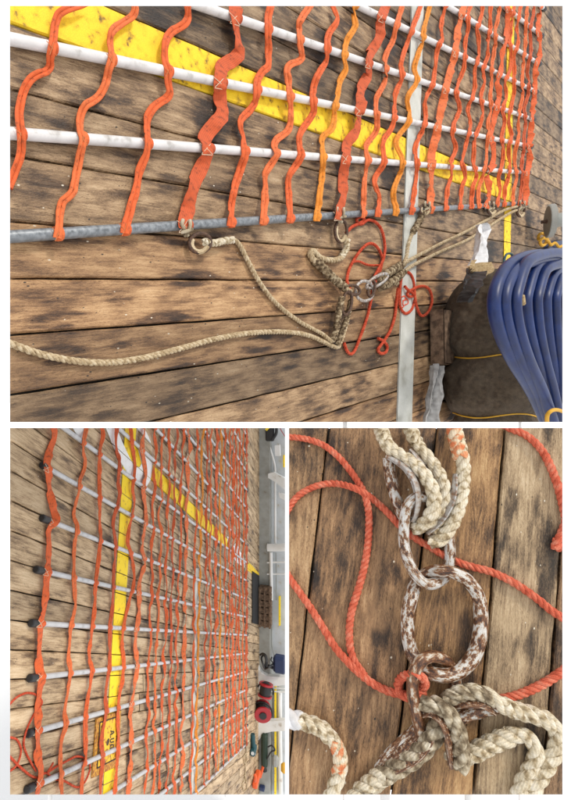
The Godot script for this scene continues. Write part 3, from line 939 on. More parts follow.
const PLANKS := {
	"top": [
		[0.581, 4.393, 8.701, 5.698, 0.581, 4.182, 8.701, 5.488, 0],
		[0.581, 4.182, 8.701, 5.488, 0.581, 3.971, 8.701, 5.277, 0],
		[0.581, 3.971, 8.701, 5.277, 0.581, 3.76, 8.701, 5.066, 0],
		[0.581, 3.76, 8.701, 5.066, 0.581, 3.549, 8.701, 4.855, 0],
		[0.581, 3.549, 8.701, 4.855, 0.581, 3.339, 8.701, 4.644, 0],
		[0.581, 3.339, 8.701, 4.644, 0.581, 3.128, 8.701, 4.433, 0],
		[4.428, 3.746, 8.701, 4.433, 4.428, 3.535, 8.701, 4.222, 0],
		[0.581, 2.917, 8.701, 4.222, 0.581, 2.706, 8.701, 4.011, 0],
		[0.581, 2.706, 8.701, 4.011, 0.581, 2.495, 8.701, 3.8, 0],
		[0.581, 2.495, 8.701, 3.8, 0.581, 2.284, 8.701, 3.59, 0],
		[0.581, 2.284, 4.434, 2.904, 0.581, 2.073, 4.434, 2.693, 0],
		[4.441, 2.905, 8.701, 3.59, 4.441, 2.694, 8.701, 3.379, 0],
		[0.581, 2.073, 4.722, 2.739, 0.581, 1.862, 4.722, 2.528, 0],
		[4.729, 2.74, 8.701, 3.379, 4.729, 2.529, 8.701, 3.168, 0],
		[0.581, 1.862, 3.112, 2.269, 0.581, 1.651, 3.112, 2.058, 0],
		[3.117, 2.27, 8.701, 3.168, 3.117, 2.059, 8.701, 2.957, 0],
		[0.581, 1.651, 3.807, 2.17, 0.581, 1.441, 3.807, 1.959, 0],
		[3.812, 2.171, 8.701, 2.957, 3.812, 1.96, 8.701, 2.746, 0],
		[0.581, 1.441, 5.845, 2.287, 0.581, 1.243, 5.845, 2.089, 2],
		[5.856, 2.289, 8.701, 2.746, 5.856, 2.091, 8.701, 2.548, 0],
		[0.581, 1.243, 8.701, 2.548, 0.581, 1.025, 8.701, 2.331, 0],
		[0.581, 1.025, 5.931, 1.886, 0.581, 0.808, 5.931, 1.668, 0],
		[5.942, 1.887, 8.701, 2.331, 5.942, 1.67, 8.701, 2.113, 0],
		[0.581, 0.808, 5.033, 1.524, 0.581, 0.587, 5.033, 1.303, 0],
		[5.041, 1.525, 8.701, 2.113, 5.041, 1.304, 8.701, 1.893, 0],
		[0.581, 0.587, 3.087, 0.99, 0.581, 0.399, 3.087, 0.802, 1],
		[3.091, 0.991, 8.701, 1.893, 3.091, 0.803, 8.701, 1.705, 1],
		[0.581, 0.399, 8.701, 1.705, 0.581, 0.212, 8.701, 1.517, 1],
		[0.581, 0.212, 3.623, 0.701, 0.581, 0.014, 3.623, 0.503, 1],
		[3.628, 0.701, 8.701, 1.517, 3.628, 0.504, 8.701, 1.319, 1],
		[0.581, 0.014, 8.701, 1.319, 0.581, -0.184, 8.701, 1.122, 1],
		[0.581, -0.184, 8.701, 1.122, 0.581, -0.382, 8.701, 0.924, 1],
		[0.581, -0.382, 6.988, 0.649, 0.581, -0.579, 6.988, 0.451, 1],
		[7.001, 0.651, 8.701, 0.924, 7.001, 0.453, 8.701, 0.726, 1],
		[0.581, -0.579, 5.31, 0.181, 0.581, -0.777, 5.31, -0.017, 1],
		[5.319, 0.182, 8.701, 0.726, 5.319, -0.015, 8.701, 0.529, 1],
		[0.581, -0.777, 6.841, 0.229, 0.581, -0.975, 6.841, 0.032, 1],
		[6.854, 0.231, 8.701, 0.529, 6.854, 0.034, 8.701, 0.331, 1],
		[0.581, -0.975, 8.701, 0.331, 0.581, -1.172, 8.701, 0.133, 1],
		[0.581, -1.172, 8.701, 0.133, 0.581, -1.37, 8.701, -0.065, 1],
		[0.581, -1.37, 8.701, -0.065, 0.581, -1.568, 8.701, -0.262, 1]],
	"net": [
		[4.628, 2.217, 9.803, -0.488, 4.628, 2.049, 9.803, -0.656, 0],
		[3.94, 2.408, 9.803, -0.656, 3.94, 2.24, 9.803, -0.825, 0],
		[4.417, 1.991, 9.803, -0.825, 4.417, 1.823, 9.803, -0.993, 0],
		[2.19, 2.987, 9.803, -0.993, 2.19, 2.819, 9.803, -1.161, 0],
		[6.122, 0.764, 9.803, -1.161, 6.122, 0.595, 9.803, -1.329, 0],
		[4.446, 1.471, 9.803, -1.329, 4.446, 1.303, 9.803, -1.497, 0],
		[2.19, 2.483, 9.803, -1.497, 2.19, 2.315, 9.803, -1.665, 0],
		[4.466, 1.125, 9.803, -1.665, 4.466, 0.957, 9.803, -1.833, 0],
		[6.288, 0.004, 9.803, -1.833, 6.288, -0.164, 9.803, -2.001, 0],
		[2.19, 1.978, 8.553, -1.348, 2.19, 1.81, 8.553, -1.516, 0],
		[8.579, -1.362, 9.803, -2.001, 8.579, -1.53, 9.803, -2.169, 0],
		[2.19, 1.81, 6.571, -0.48, 2.19, 1.642, 6.571, -0.648, 0],
		[6.587, -0.488, 9.803, -2.169, 6.587, -0.657, 9.803, -2.338, 0],
		[2.19, 1.642, 9.803, -2.338, 2.19, 1.474, 9.803, -2.506, 0],
		[2.19, 1.474, 6.843, -0.958, 2.19, 1.306, 6.843, -1.126, 0],
		[6.86, -0.967, 9.803, -2.506, 6.86, -1.135, 9.803, -2.674, 0],
		[2.19, 1.306, 5.557, -0.454, 2.19, 1.138, 5.557, -0.622, 0],
		[5.569, -0.46, 9.803, -2.674, 5.569, -0.628, 9.803, -2.842, 0],
		[3.681, 0.358, 9.803, -2.842, 3.681, 0.19, 9.803, -3.01, 0],
		[2.19, 0.97, 8.335, -2.243, 2.19, 0.802, 8.335, -2.411, 0],
		[8.36, -2.256, 9.803, -3.01, 8.36, -2.424, 9.803, -3.178, 0],
		[2.19, 0.802, 6.612, -1.51, 2.19, 0.634, 6.612, -1.678, 0],
		[6.629, -1.519, 9.803, -3.178, 6.629, -1.687, 9.803, -3.346, 0],
		[2.19, 0.634, 9.803, -3.346, 2.19, 0.465, 9.803, -3.514, 0],
		[2.19, 0.465, 3.751, -0.351, 2.19, 0.297, 3.751, -0.519, 0],
		[3.757, -0.354, 7.24, -2.174, 3.757, -0.522, 7.24, -2.342, 2],
		[7.259, -2.184, 9.803, -3.514, 7.259, -2.352, 9.803, -3.682, 0],
		[2.19, 0.297, 4.596, -0.96, 2.19, 0.129, 4.596, -1.129, 0],
		[4.604, -0.965, 9.803, -3.682, 4.604, -1.133, 9.803, -3.851, 0],
		[2.19, 0.129, 6.754, -2.257, 2.19, -0.039, 6.754, -2.425, 0],
		[6.771, -2.265, 9.803, -3.851, 6.771, -2.434, 9.803, -4.019, 0],
		[2.19, -0.039, 6.562, -2.324, 2.19, -0.207, 6.562, -2.492, 0],
		[6.578, -2.333, 9.803, -4.019, 6.578, -2.501, 9.803, -4.187, 0],
		[2.19, -0.207, 9.803, -4.187, 2.19, -0.375, 9.803, -4.355, 0],
		[2.19, -0.375, 9.803, -4.355, 2.19, -0.543, 9.803, -4.523, 0],
		[2.19, -0.543, 8.236, -3.704, 2.19, -0.711, 8.236, -3.872, 0],
		[8.26, -3.717, 9.803, -4.523, 8.26, -3.885, 9.803, -4.691, 0],
		[2.19, -0.711, 4.545, -1.943, 2.19, -0.879, 4.545, -2.111, 0],
		[4.554, -1.947, 9.803, -4.691, 4.554, -2.115, 9.803, -4.859, 0],
		[2.19, -0.879, 9.803, -4.859, 2.19, -1.048, 9.803, -5.027, 0],
		[2.19, -1.048, 9.803, -5.027, 2.19, -1.216, 9.803, -5.195, 0],
		[2.19, -1.216, 8.016, -4.261, 2.19, -1.384, 8.016, -4.429, 0],
		[8.039, -4.273, 9.803, -5.195, 8.039, -4.441, 9.803, -5.364, 0],
		[2.19, -1.384, 4.447, -2.564, 2.19, -1.552, 4.447, -2.732, 0],
		[4.454, -2.568, 9.803, -5.364, 4.454, -2.736, 9.803, -5.532, 0],
		[2.19, -1.552, 4.023, -2.51, 2.19, -1.72, 4.023, -2.678, 0],
		[4.03, -2.514, 9.803, -5.532, 4.03, -2.682, 9.803, -5.7, 0],
		[2.19, -1.72, 3.942, -2.636, 2.19, -1.888, 3.942, -2.804, 0],
		[3.949, -2.64, 9.803, -5.7, 3.949, -2.808, 9.803, -5.868, 0],
		[2.19, -1.888, 9.803, -5.868, 2.19, -2.056, 9.803, -6.036, 0],
		[2.19, -2.056, 9.803, -6.036, 2.19, -2.224, 9.803, -6.204, 0],
		[2.19, -2.224, 3.68, -3.003, 2.19, -2.392, 3.68, -3.172, 0],
		[3.686, -3.006, 9.803, -6.204, 3.686, -3.175, 9.803, -6.372, 0],
		[2.19, -2.392, 9.803, -6.372, 2.19, -2.561, 9.803, -6.54, 0],
		[2.19, -2.561, 4.788, -3.919, 2.19, -2.729, 4.788, -4.087, 0],
		[4.797, -3.923, 9.803, -6.54, 4.797, -4.092, 9.803, -6.708, 0],
		[2.19, -2.729, 5.636, -4.53, 2.19, -2.897, 5.636, -4.699, 0],
		[5.648, -4.537, 9.803, -6.708, 5.648, -4.705, 9.803, -6.877, 0],
		[2.19, -2.897, 9.803, -6.877, 2.19, -3.065, 9.803, -7.045, 0],
		[4.86, -4.461, 9.803, -7.045, 4.86, -4.629, 9.803, -7.213, 0],
		[2.19, -3.233, 7.935, -6.237, 2.19, -3.401, 7.935, -6.405, 0],
		[7.958, -6.248, 9.803, -7.213, 7.958, -6.417, 9.803, -7.381, 0],
		[5.163, -4.955, 9.803, -7.381, 5.163, -5.124, 9.803, -7.549, 0],
		[2.19, -3.569, 9.803, -7.549, 2.19, -3.737, 9.803, -7.717, 0],
		[6.464, -5.972, 9.803, -7.717, 6.464, -6.14, 9.803, -7.885, 0],
		[2.19, -3.905, 9.803, -7.885, 2.19, -4.074, 9.803, -8.053, 0],
		[2.19, -4.074, 9.803, -8.053, 2.19, -4.242, 9.803, -8.221, 0]],
	"close": [
		[-0.4892, 0.4513, -0.5034, -0.7641, -0.1338, 0.4567, -0.2347, -0.6979, 0],
		[-0.1338, 0.4567, -0.2347, -0.6979, 0.2089, 0.4618, 0.0543, -0.6266, 1],
		[0.2089, 0.4618, 0.0543, -0.6266, 0.4002, 0.4647, 0.2557, -0.577, 2],
		[0.4002, 0.4647, 0.2557, -0.577, 0.5674, 0.4673, 0.4121, -0.5384, 3],
		[0.5674, 0.4673, 0.4121, -0.5384, 0.7336, 0.4698, 0.5647, -0.5008, 4]]
}
const PAINT := {
	"top": [
		["yellow_stripe", [5.811, 4.184, 6.034, 4.306, 6.03, 4.219], 0.001, "yellow"],
		["yellow_stripe", [6.029, 4.211, 6.018, 4.006, 5.786, 3.968, 5.795, 4.173], 0.001, "yellow"],
		["yellow_stripe", [6.018, 3.998, 6.007, 3.793, 5.776, 3.756, 5.786, 3.961], 0.001, "yellow"],
		["yellow_stripe", [6.007, 3.785, 5.995, 3.58, 5.766, 3.543, 5.776, 3.748], 0.001, "yellow"],
		["yellow_stripe", [5.995, 3.572, 5.984, 3.367, 5.756, 3.33, 5.766, 3.536], 0.001, "yellow"],
		["yellow_stripe", [5.984, 3.36, 5.973, 3.154, 5.746, 3.118, 5.756, 3.323], 0.001, "yellow"],
		["yellow_stripe", [5.972, 3.147, 5.961, 2.942, 5.737, 2.906, 5.746, 3.111], 0.001, "yellow"],
		["yellow_stripe", [5.961, 2.935, 5.95, 2.729, 5.727, 2.693, 5.736, 2.899], 0.001, "yellow"],
		["yellow_stripe", [5.949, 2.722, 5.938, 2.516, 5.717, 2.481, 5.726, 2.686], 0.001, "yellow"],
		["yellow_stripe", [5.938, 2.509, 5.927, 2.304, 5.707, 2.269, 5.716, 2.473], 0.001, "yellow"],
		["yellow_stripe", [5.927, 2.296, 5.916, 2.104, 5.698, 2.069, 5.707, 2.261], 0.001, "yellow"],
		["yellow_stripe", [5.916, 2.097, 5.904, 1.884, 5.687, 1.849, 5.697, 2.062], 0.001, "yellow"],
		["yellow_stripe", [5.904, 1.878, 5.893, 1.666, 5.677, 1.631, 5.687, 1.843], 0.001, "yellow"],
		["yellow_stripe", [5.892, 1.658, 5.881, 1.442, 5.667, 1.408, 5.677, 1.623], 0.001, "yellow"],
		["yellow_stripe", [5.88, 1.436, 5.879, 1.414, 5.665, 1.375, 5.667, 1.401], 0.001, "yellow"]],
	"net": [
		["yellow_stripe", [3.739, -0.172, 3.882, -0.178, 3.873, -0.242], 0.001, "bright_yellow"],
		["yellow_stripe", [3.665, -0.169, 3.723, -0.171, 3.872, -0.249, 3.851, -0.399, 3.648, -0.293], 0.001, "bright_yellow"],
		["yellow_stripe", [3.85, -0.407, 3.829, -0.555, 3.627, -0.45, 3.647, -0.301], 0.001, "bright_yellow"],
		["yellow_stripe", [3.827, -0.563, 3.806, -0.712, 3.605, -0.607, 3.626, -0.457], 0.001, "bright_yellow"],
		["yellow_stripe", [3.805, -0.719, 3.784, -0.868, 3.584, -0.764, 3.604, -0.614], 0.001, "bright_yellow"],
		["yellow_stripe", [3.783, -0.876, 3.762, -1.025, 3.563, -0.921, 3.583, -0.771], 0.001, "bright_yellow"],
		["yellow_stripe", [3.761, -1.032, 3.739, -1.181, 3.542, -1.078, 3.562, -0.928], 0.001, "bright_yellow"],
		["yellow_stripe", [3.738, -1.188, 3.717, -1.337, 3.52, -1.234, 3.541, -1.085], 0.001, "bright_yellow"],
		["yellow_stripe", [3.716, -1.345, 3.695, -1.494, 3.499, -1.391, 3.519, -1.242], 0.001, "bright_yellow"],
		["yellow_stripe", [3.694, -1.501, 3.673, -1.65, 3.478, -1.548, 3.498, -1.399], 0.001, "bright_yellow"],
		["yellow_stripe", [3.671, -1.658, 3.65, -1.807, 3.456, -1.706, 3.477, -1.556], 0.001, "bright_yellow"],
		["yellow_stripe", [3.649, -1.815, 3.628, -1.963, 3.435, -1.863, 3.455, -1.713], 0.001, "bright_yellow"],
		["yellow_stripe", [3.627, -1.971, 3.606, -2.12, 3.414, -2.02, 3.434, -1.87], 0.001, "bright_yellow"],
		["yellow_stripe", [3.604, -2.128, 3.583, -2.276, 3.393, -2.177, 3.413, -2.027], 0.001, "bright_yellow"],
		["yellow_stripe", [3.582, -2.284, 3.561, -2.433, 3.371, -2.334, 3.392, -2.184], 0.001, "bright_yellow"],
		["yellow_stripe", [3.56, -2.44, 3.539, -2.589, 3.35, -2.49, 3.37, -2.341], 0.001, "bright_yellow"],
		["yellow_stripe", [3.538, -2.597, 3.516, -2.745, 3.329, -2.647, 3.349, -2.498], 0.001, "bright_yellow"],
		["yellow_stripe", [3.515, -2.753, 3.494, -2.902, 3.307, -2.804, 3.328, -2.655], 0.001, "bright_yellow"],
		["yellow_stripe", [3.493, -2.909, 3.472, -3.058, 3.286, -2.961, 3.306, -2.812], 0.001, "bright_yellow"],
		["yellow_stripe", [3.471, -3.066, 3.45, -3.21, 3.272, -3.069, 3.285, -2.969], 0.001, "bright_yellow"],
		["white_ring", [4.19, -0.407, 4.182, -0.388, 4.1, -0.307, 4.0, -0.237, 3.893, -0.231, 3.891, -0.251], 0.002, "white_paint"],
		["white_ring", [4.237, -0.601, 4.237, -0.517, 4.194, -0.418, 3.89, -0.259, 3.882, -0.337, 3.913, -0.432, 3.506, -0.219, 3.493, -0.195, 3.456, -0.193], 0.002, "white_paint"],
		["white_ring", [3.295, -0.185, 3.375, -0.284, 3.419, -0.341, 4.189, -0.744, 4.237, -0.651, 4.237, -0.609, 3.916, -0.441, 3.924, -0.466, 3.989, -0.573, 3.946, -0.603, 3.916, -0.601, 3.765, -0.522, 3.693, -0.451, 3.591, -0.34, 3.528, -0.262, 3.511, -0.23, 3.439, -0.192], 0.002, "white_paint"],
		["white_ring", [3.429, -0.355, 3.459, -0.394, 3.582, -0.522, 3.722, -0.651, 3.793, -0.705, 3.952, -0.788, 3.978, -0.798, 4.089, -0.808, 4.182, -0.757, 4.186, -0.75, 3.898, -0.6, 3.872, -0.598, 3.801, -0.558, 3.782, -0.539], 0.002, "white_paint"],
		["white_letter", [2.825, -0.163, 3.045, -0.173, 3.004, -0.243, 2.968, -0.273, 2.906, -0.241, 2.899, -0.236], 0.002, "white_paint"],
		["white_letter", [7.115, -2.075, 7.271, -2.148, 7.278, -2.191, 7.119, -2.108], 0.002, "white_paint"],
		["white_letter", [7.28, -2.199, 7.308, -2.374, 7.144, -2.288, 7.121, -2.116], 0.002, "white_paint"],
		["white_letter", [7.31, -2.383, 7.336, -2.542, 7.299, -2.537, 7.169, -2.469, 7.146, -2.297], 0.002, "white_paint"],
		["white_letter", [7.277, -2.534, 7.177, -2.522, 7.171, -2.479], 0.002, "white_paint"],
		["white_letter", [7.567, -2.342, 7.71, -2.333, 8.023, -2.58], 0.002, "white_paint"],
		["white_letter", [7.434, -2.351, 7.555, -2.343, 8.05, -2.602, 8.446, -2.914, 8.386, -2.937, 7.967, -2.718], 0.002, "white_paint"],
		["white_letter", [8.377, -2.941, 8.321, -2.962, 8.015, -2.752], 0.002, "white_paint"],
		["white_letter", [7.716, -2.587, 7.854, -2.641, 7.95, -2.709], 0.003, "white_paint"],
		["white_letter", [7.434, -2.478, 7.656, -2.564, 7.991, -2.739, 8.24, -2.918, 7.71, -2.661], 0.003, "white_paint"],
		["yellow_stripe", [8.574, -2.919, 9.077, -3.175, 9.747, -3.548, 9.747, -3.619, 9.381, -3.457, 8.574, -3.036], 0.001, "yellow"],
		["yellow_stripe", [9.28, -3.413, 9.029, -3.302, 8.574, -3.083, 8.574, -3.044], 0.001, "yellow"]],
	"close": []
}
const POSTS := {
	"top": [[1.019, -3.156, 9.858], [3.92, -5.701, 10.388]],
	"net": [[-0.952, -3.262, 7.841], [0.563, -7.723, 5.982]],
	"close": [[0.611, -1.504, 8.291], [0.836, -1.434, 8.334]]
}
const TOP := {
	"strip": [3.546, 2.929, 3.751, 3.041, 3.546, -0.191, 3.311, -0.182],
	"marks": [
		[3.38, 0.731, 0.011, 3.418, 0.744, 0.011, 3.434, 0.725, 0.011, 3.403, 0.706, 0.011],
		[3.411, 0.714, 0.011, 3.466, 0.722, 0.011, 3.474, 0.698, 0.011, 3.426, 0.681, 0.011],
		[3.387, 0.683, 0.011, 3.411, 0.671, 0.011, 3.387, 0.658, 0.011],
		[3.426, 0.738, 0.011, 3.458, 0.728, 0.011, 3.474, 0.716, 0.011],
		[3.395, 0.712, 0.011, 3.395, 0.684, 0.011]],
	"ropes": [
		{"name": "mooring_rope", "label": "long pale laid rope curving in from the left edge to the rope eyes", "cat": "rope", "p": [0.572, 0.191, 0.015, 0.598, 0.183, 0.015, 0.694, 0.157, 0.015, 0.825, 0.14, 0.015, 0.97, 0.142, 0.015, 1.133, 0.17, 0.015, 1.316, 0.219, 0.015, 1.524, 0.277, 0.015, 1.762, 0.326, 0.015, 2.036, 0.357, 0.015, 2.26, 0.356, 0.015, 2.511, 0.313, 0.015, 2.541, 0.337, 0.03, 2.599, 0.449, 0.035, 2.647, 0.587, 0.04], "r": 0.0135, "m": "tan_rope", "laid": true, "splices": [{"name": "splice", "p": [2.52, 0.33, 0.03, 2.555, 0.403, 0.035, 2.61, 0.493, 0.035, 2.647, 0.605, 0.04], "r": 0.0171, "m": "dark_rope"}]},
		{"name": "mooring_rope", "label": "pale rope with a white taped splice from the first lashed ring to the eyes", "cat": "rope", "p": [1.444, 0.696, 0.035, 1.491, 0.703, 0.03, 1.637, 0.752, 0.014, 1.692, 0.736, 0.014, 1.763, 0.658, 0.014, 1.853, 0.57, 0.014, 1.979, 0.491, 0.014, 2.169, 0.424, 0.014, 2.378, 0.378, 0.014, 2.456, 0.342, 0.03, 2.482, 0.39, 0.04, 2.506, 0.515, 0.045, 2.53, 0.605, 0.05], "r": 0.0123, "m": "tan_rope", "laid": true, "splices": [{"name": "taped_splice", "p": [1.433, 0.692, 0.04, 1.504, 0.705, 0.03, 1.572, 0.731, 0.025, 1.635, 0.75, 0.022], "r": 0.0177, "m": "rope"}, {"name": "splice", "p": [2.459, 0.348, 0.035, 2.482, 0.408, 0.04, 2.506, 0.515, 0.045, 2.53, 0.599, 0.05], "r": 0.0207, "m": "dark_rope"}]},
		{"name": "mooring_rope", "label": "short doubled rope bent in a hook from the second lashed ring", "cat": "rope", "p": [2.569, 0.968, 0.04, 2.619, 0.922, 0.03, 2.591, 0.864, 0.02, 2.515, 0.826, 0.02, 2.421, 0.808, 0.02, 2.34, 0.809, 0.02, 2.282, 0.831, 0.02, 2.258, 0.815, 0.02, 2.272, 0.79, 0.02, 2.35, 0.76, 0.02, 2.446, 0.718, 0.03, 2.538, 0.672, 0.045, 2.619, 0.647, 0.05], "r": 0.0179, "m": "tan_rope", "laid": true, "splices": [{"name": "splice", "p": [2.61, 0.961, 0.035, 2.608, 0.908, 0.03, 2.569, 0.854, 0.02], "r": 0.0203, "m": "rope"}, {"name": "splice", "p": [2.301, 0.779, 0.02, 2.382, 0.748, 0.025, 2.469, 0.703, 0.035, 2.571, 0.665, 0.045], "r": 0.0268, "m": "dark_rope"}]},
		{"name": "mooring_rope", "label": "thin pale rope, upper of the pair slanting up to the far ring", "cat": "rope", "p": [2.959, 0.769, 0.05, 3.132, 0.858, 0.045, 3.464, 1.006, 0.03, 4.029, 1.246, 0.016, 4.563, 1.465, 0.016, 5.205, 1.748, 0.016, 5.605, 1.925, 0.03, 6.039, 2.078, 0.04], "r": 0.0137, "m": "tan_rope", "laid": true, "splices": [{"name": "splice", "p": [2.933, 0.771, 0.05, 3.104, 0.847, 0.045, 3.328, 0.944, 0.035], "r": 0.0315, "m": "dark_rope"}]},
		{"name": "mooring_rope", "label": "thin pale rope, lower of the pair slanting up beside the white rag", "cat": "rope", "p": [3.039, 0.749, 0.05, 3.217, 0.826, 0.045, 3.496, 0.969, 0.03, 4.029, 1.182, 0.016, 4.563, 1.386, 0.016, 5.066, 1.609, 0.016, 5.5, 1.811, 0.016, 5.835, 1.964, 0.03, 6.112, 2.065, 0.04], "r": 0.0137, "m": "tan_rope", "laid": true, "splices": [{"name": "splice", "p": [2.985, 0.734, 0.05, 3.16, 0.796, 0.045, 3.343, 0.898, 0.035], "r": 0.0315, "m": "dark_rope"}]},
		{"name": "mooring_rope", "label": "rope hanging down over the grey strip from the third lashed ring", "cat": "rope", "p": [3.65, 1.401, 0.05, 3.612, 1.315, 0.03, 3.526, 1.211, 0.017, 3.461, 1.109, 0.017, 3.43, 1.017, 0.017, 3.339, 0.926, 0.03, 3.257, 0.84, 0.04, 3.222, 0.791, 0.05], "r": 0.0147, "m": "tan_rope", "laid": true, "splices": [{"name": "splice", "p": [3.65, 1.393, 0.05, 3.612, 1.315, 0.03, 3.523, 1.222, 0.025], "r": 0.0264, "m": "dark_rope"}]},
		{"name": "orange_line", "label": "thin orange line looped tall between the second ring and the rope eyes", "cat": "line", "p": [2.619, 0.659, 0.05, 2.602, 0.712, 0.04, 2.672, 0.796, 0.012, 2.73, 0.869, 0.012, 2.814, 0.948, 0.012, 2.901, 1.005, 0.012, 2.979, 1.018, 0.012, 3.045, 0.996, 0.012, 3.086, 0.951, 0.012, 3.072, 0.881, 0.012, 2.965, 0.791, 0.04, 2.875, 0.709, 0.06, 2.906, 0.642, 0.03, 2.888, 0.527, 0.012, 2.814, 0.411, 0.012, 2.742, 0.311, 0.012, 2.695, 0.283, 0.012, 2.649, 0.299, 0.012, 2.615, 0.345, 0.012], "r": 0.0103, "m": "red_line", "laid": true, "sides": 6, "splices": [{"name": "stray_end", "p": [2.722, 0.855, 0.01, 2.79, 0.871, 0.012, 2.896, 0.868, 0.015, 3.03, 0.889, 0.02], "r": 0.0077, "m": "red_line"}]},
		{"name": "orange_line", "label": "thin orange line with a small curl beside the second lashed ring", "cat": "line", "p": [2.591, 0.997, 0.04, 2.676, 1.056, 0.03, 2.801, 1.116, 0.012, 2.851, 1.153, 0.012, 2.814, 1.157, 0.012, 2.765, 1.132, 0.012, 2.771, 1.108, 0.012, 2.826, 1.115, 0.012, 2.901, 1.159, 0.012, 2.991, 1.169, 0.012, 3.072, 1.142, 0.012, 3.113, 1.084, 0.012, 3.127, 1.013, 0.012, 3.065, 0.929, 0.03, 2.978, 0.845, 0.04, 2.863, 0.745, 0.06], "r": 0.0104, "m": "red_line", "laid": true, "sides": 6},
		{"name": "orange_line", "label": "thin orange line with two round loops over the grey strip", "cat": "line", "p": [3.257, 0.771, 0.04, 3.292, 0.698, 0.013, 3.27, 0.59, 0.013, 3.211, 0.488, 0.013, 3.14, 0.42, 0.013, 3.071, 0.367, 0.013, 3.03, 0.331, 0.013, 3.071, 0.31, 0.013, 3.14, 0.325, 0.013, 3.154, 0.367, 0.013, 3.098, 0.396, 0.013, 3.03, 0.407, 0.013], "r": 0.011, "m": "red_line", "laid": true, "sides": 6},
		{"name": "orange_line", "label": "thin orange line tied in two open loops on the grey strip", "cat": "line", "p": [3.399, 0.811, 0.02, 3.432, 0.786, 0.03, 3.512, 0.772, 0.03, 3.551, 0.763, 0.013, 3.448, 0.742, 0.03, 3.446, 0.768, 0.02, 3.468, 0.787, 0.035, 3.634, 0.842, 0.013, 3.756, 0.864, 0.013, 3.846, 0.844, 0.013, 3.883, 0.779, 0.013, 3.846, 0.704, 0.013, 3.756, 0.647, 0.013, 3.677, 0.638, 0.013, 3.617, 0.683, 0.013, 3.545, 0.744, 0.03, 3.567, 0.846, 0.013, 3.526, 0.905, 0.013, 3.454, 0.922, 0.013, 3.383, 0.888, 0.013, 3.352, 0.819, 0.013, 3.337, 0.732, 0.013, 3.345, 0.663, 0.013, 3.391, 0.626, 0.013, 3.454, 0.623, 0.013, 3.534, 0.665, 0.013, 3.575, 0.737, 0.013], "r": 0.011, "m": "red_line", "laid": true, "sides": 6}],
	"shackles": [
		{"label": "brown iron ring lashed under the grey pipe's first wide strap", "c": [1.414, 0.685, 0.035], "a": [0.054, 0.012], "b": [0.0, -0.041], "tilt": 0.01, "r": 0.009, "lash": [[1.295, 0.749, 0.06, 1.288, 0.726, 0.062, 1.319, 0.713, 0.045, 1.34, 0.697, 0.04], [1.334, 0.758, 0.06, 1.332, 0.732, 0.062, 1.326, 0.709, 0.05, 1.322, 0.695, 0.035], [1.297, 0.703, 0.045, 1.319, 0.709, 0.058, 1.358, 0.728, 0.045]]},
		{"label": "brown iron ring hung tall from the pipe above the rope eyes", "c": [2.544, 1.0, 0.035], "a": [0.049, 0.011], "b": [0.0, -0.065], "tilt": 0.01, "r": 0.009, "lash": [[2.464, 1.108, 0.06, 2.451, 1.078, 0.062, 2.507, 1.066, 0.045, 2.545, 1.05, 0.04], [2.531, 1.126, 0.06, 2.528, 1.093, 0.062, 2.518, 1.062, 0.05, 2.514, 1.044, 0.035], [2.469, 1.051, 0.045, 2.505, 1.062, 0.058, 2.576, 1.091, 0.045]]},
		{"label": "dark ring lashed to the pipe just right of the grey strip", "c": [3.667, 1.416, 0.05], "a": [0.07, 0.018], "b": [0.0, -0.037], "tilt": 0.01, "r": 0.01, "lash": [[3.647, 1.462, 0.06, 3.631, 1.435, 0.062, 3.704, 1.433, 0.045, 3.748, 1.423, 0.04], [3.72, 1.482, 0.06, 3.715, 1.453, 0.062, 3.713, 1.429, 0.05, 3.717, 1.417, 0.035], [3.662, 1.417, 0.045, 3.693, 1.426, 0.058, 3.778, 1.459, 0.045]]},
		{"label": "dark ring lashed under the pipe at the yellow stripe's near side", "c": [5.147, 1.808, 0.05], "a": [0.085, 0.022], "b": [0.0, -0.047], "tilt": 0.01, "r": 0.012, "lash": [[5.036, 1.84, 0.06, 5.013, 1.805, 0.062, 5.119, 1.804, 0.045, 5.186, 1.795, 0.04], [5.152, 1.871, 0.06, 5.146, 1.835, 0.062, 5.136, 1.802, 0.05, 5.135, 1.783, 0.035], [5.053, 1.781, 0.045, 5.109, 1.798, 0.058, 5.238, 1.844, 0.045]]},
		{"label": "dark ring lashed at the far end of the grey pipe", "c": [6.072, 2.03, 0.05], "a": [0.095, 0.025], "b": [0.0, -0.059], "tilt": 0.01, "r": 0.013, "lash": [[6.004, 2.113, 0.06, 5.974, 2.073, 0.062, 6.106, 2.075, 0.045, 6.192, 2.066, 0.04], [6.156, 2.155, 0.06, 6.148, 2.113, 0.062, 6.13, 2.073, 0.05, 6.124, 2.05, 0.035], [6.02, 2.045, 0.045, 6.098, 2.069, 0.058, 6.262, 2.126, 0.045]]}],
	"links": [
		{"label": "round white chipped ring joining the rope eyes", "p": [2.872, 0.689, 0.065, 2.868, 0.67, 0.065, 2.857, 0.653, 0.063, 2.84, 0.637, 0.062, 2.817, 0.625, 0.059, 2.792, 0.617, 0.056, 2.766, 0.614, 0.054, 2.742, 0.616, 0.051, 2.72, 0.623, 0.048, 2.704, 0.634, 0.047, 2.694, 0.648, 0.045, 2.69, 0.665, 0.045, 2.694, 0.683, 0.045, 2.704, 0.7, 0.047, 2.72, 0.715, 0.048, 2.742, 0.728, 0.051, 2.766, 0.736, 0.054, 2.792, 0.74, 0.056, 2.817, 0.738, 0.059, 2.84, 0.732, 0.062, 2.857, 0.721, 0.063, 2.868, 0.706, 0.065, 2.872, 0.689, 0.065], "r": 0.0096, "m": "thimble"},
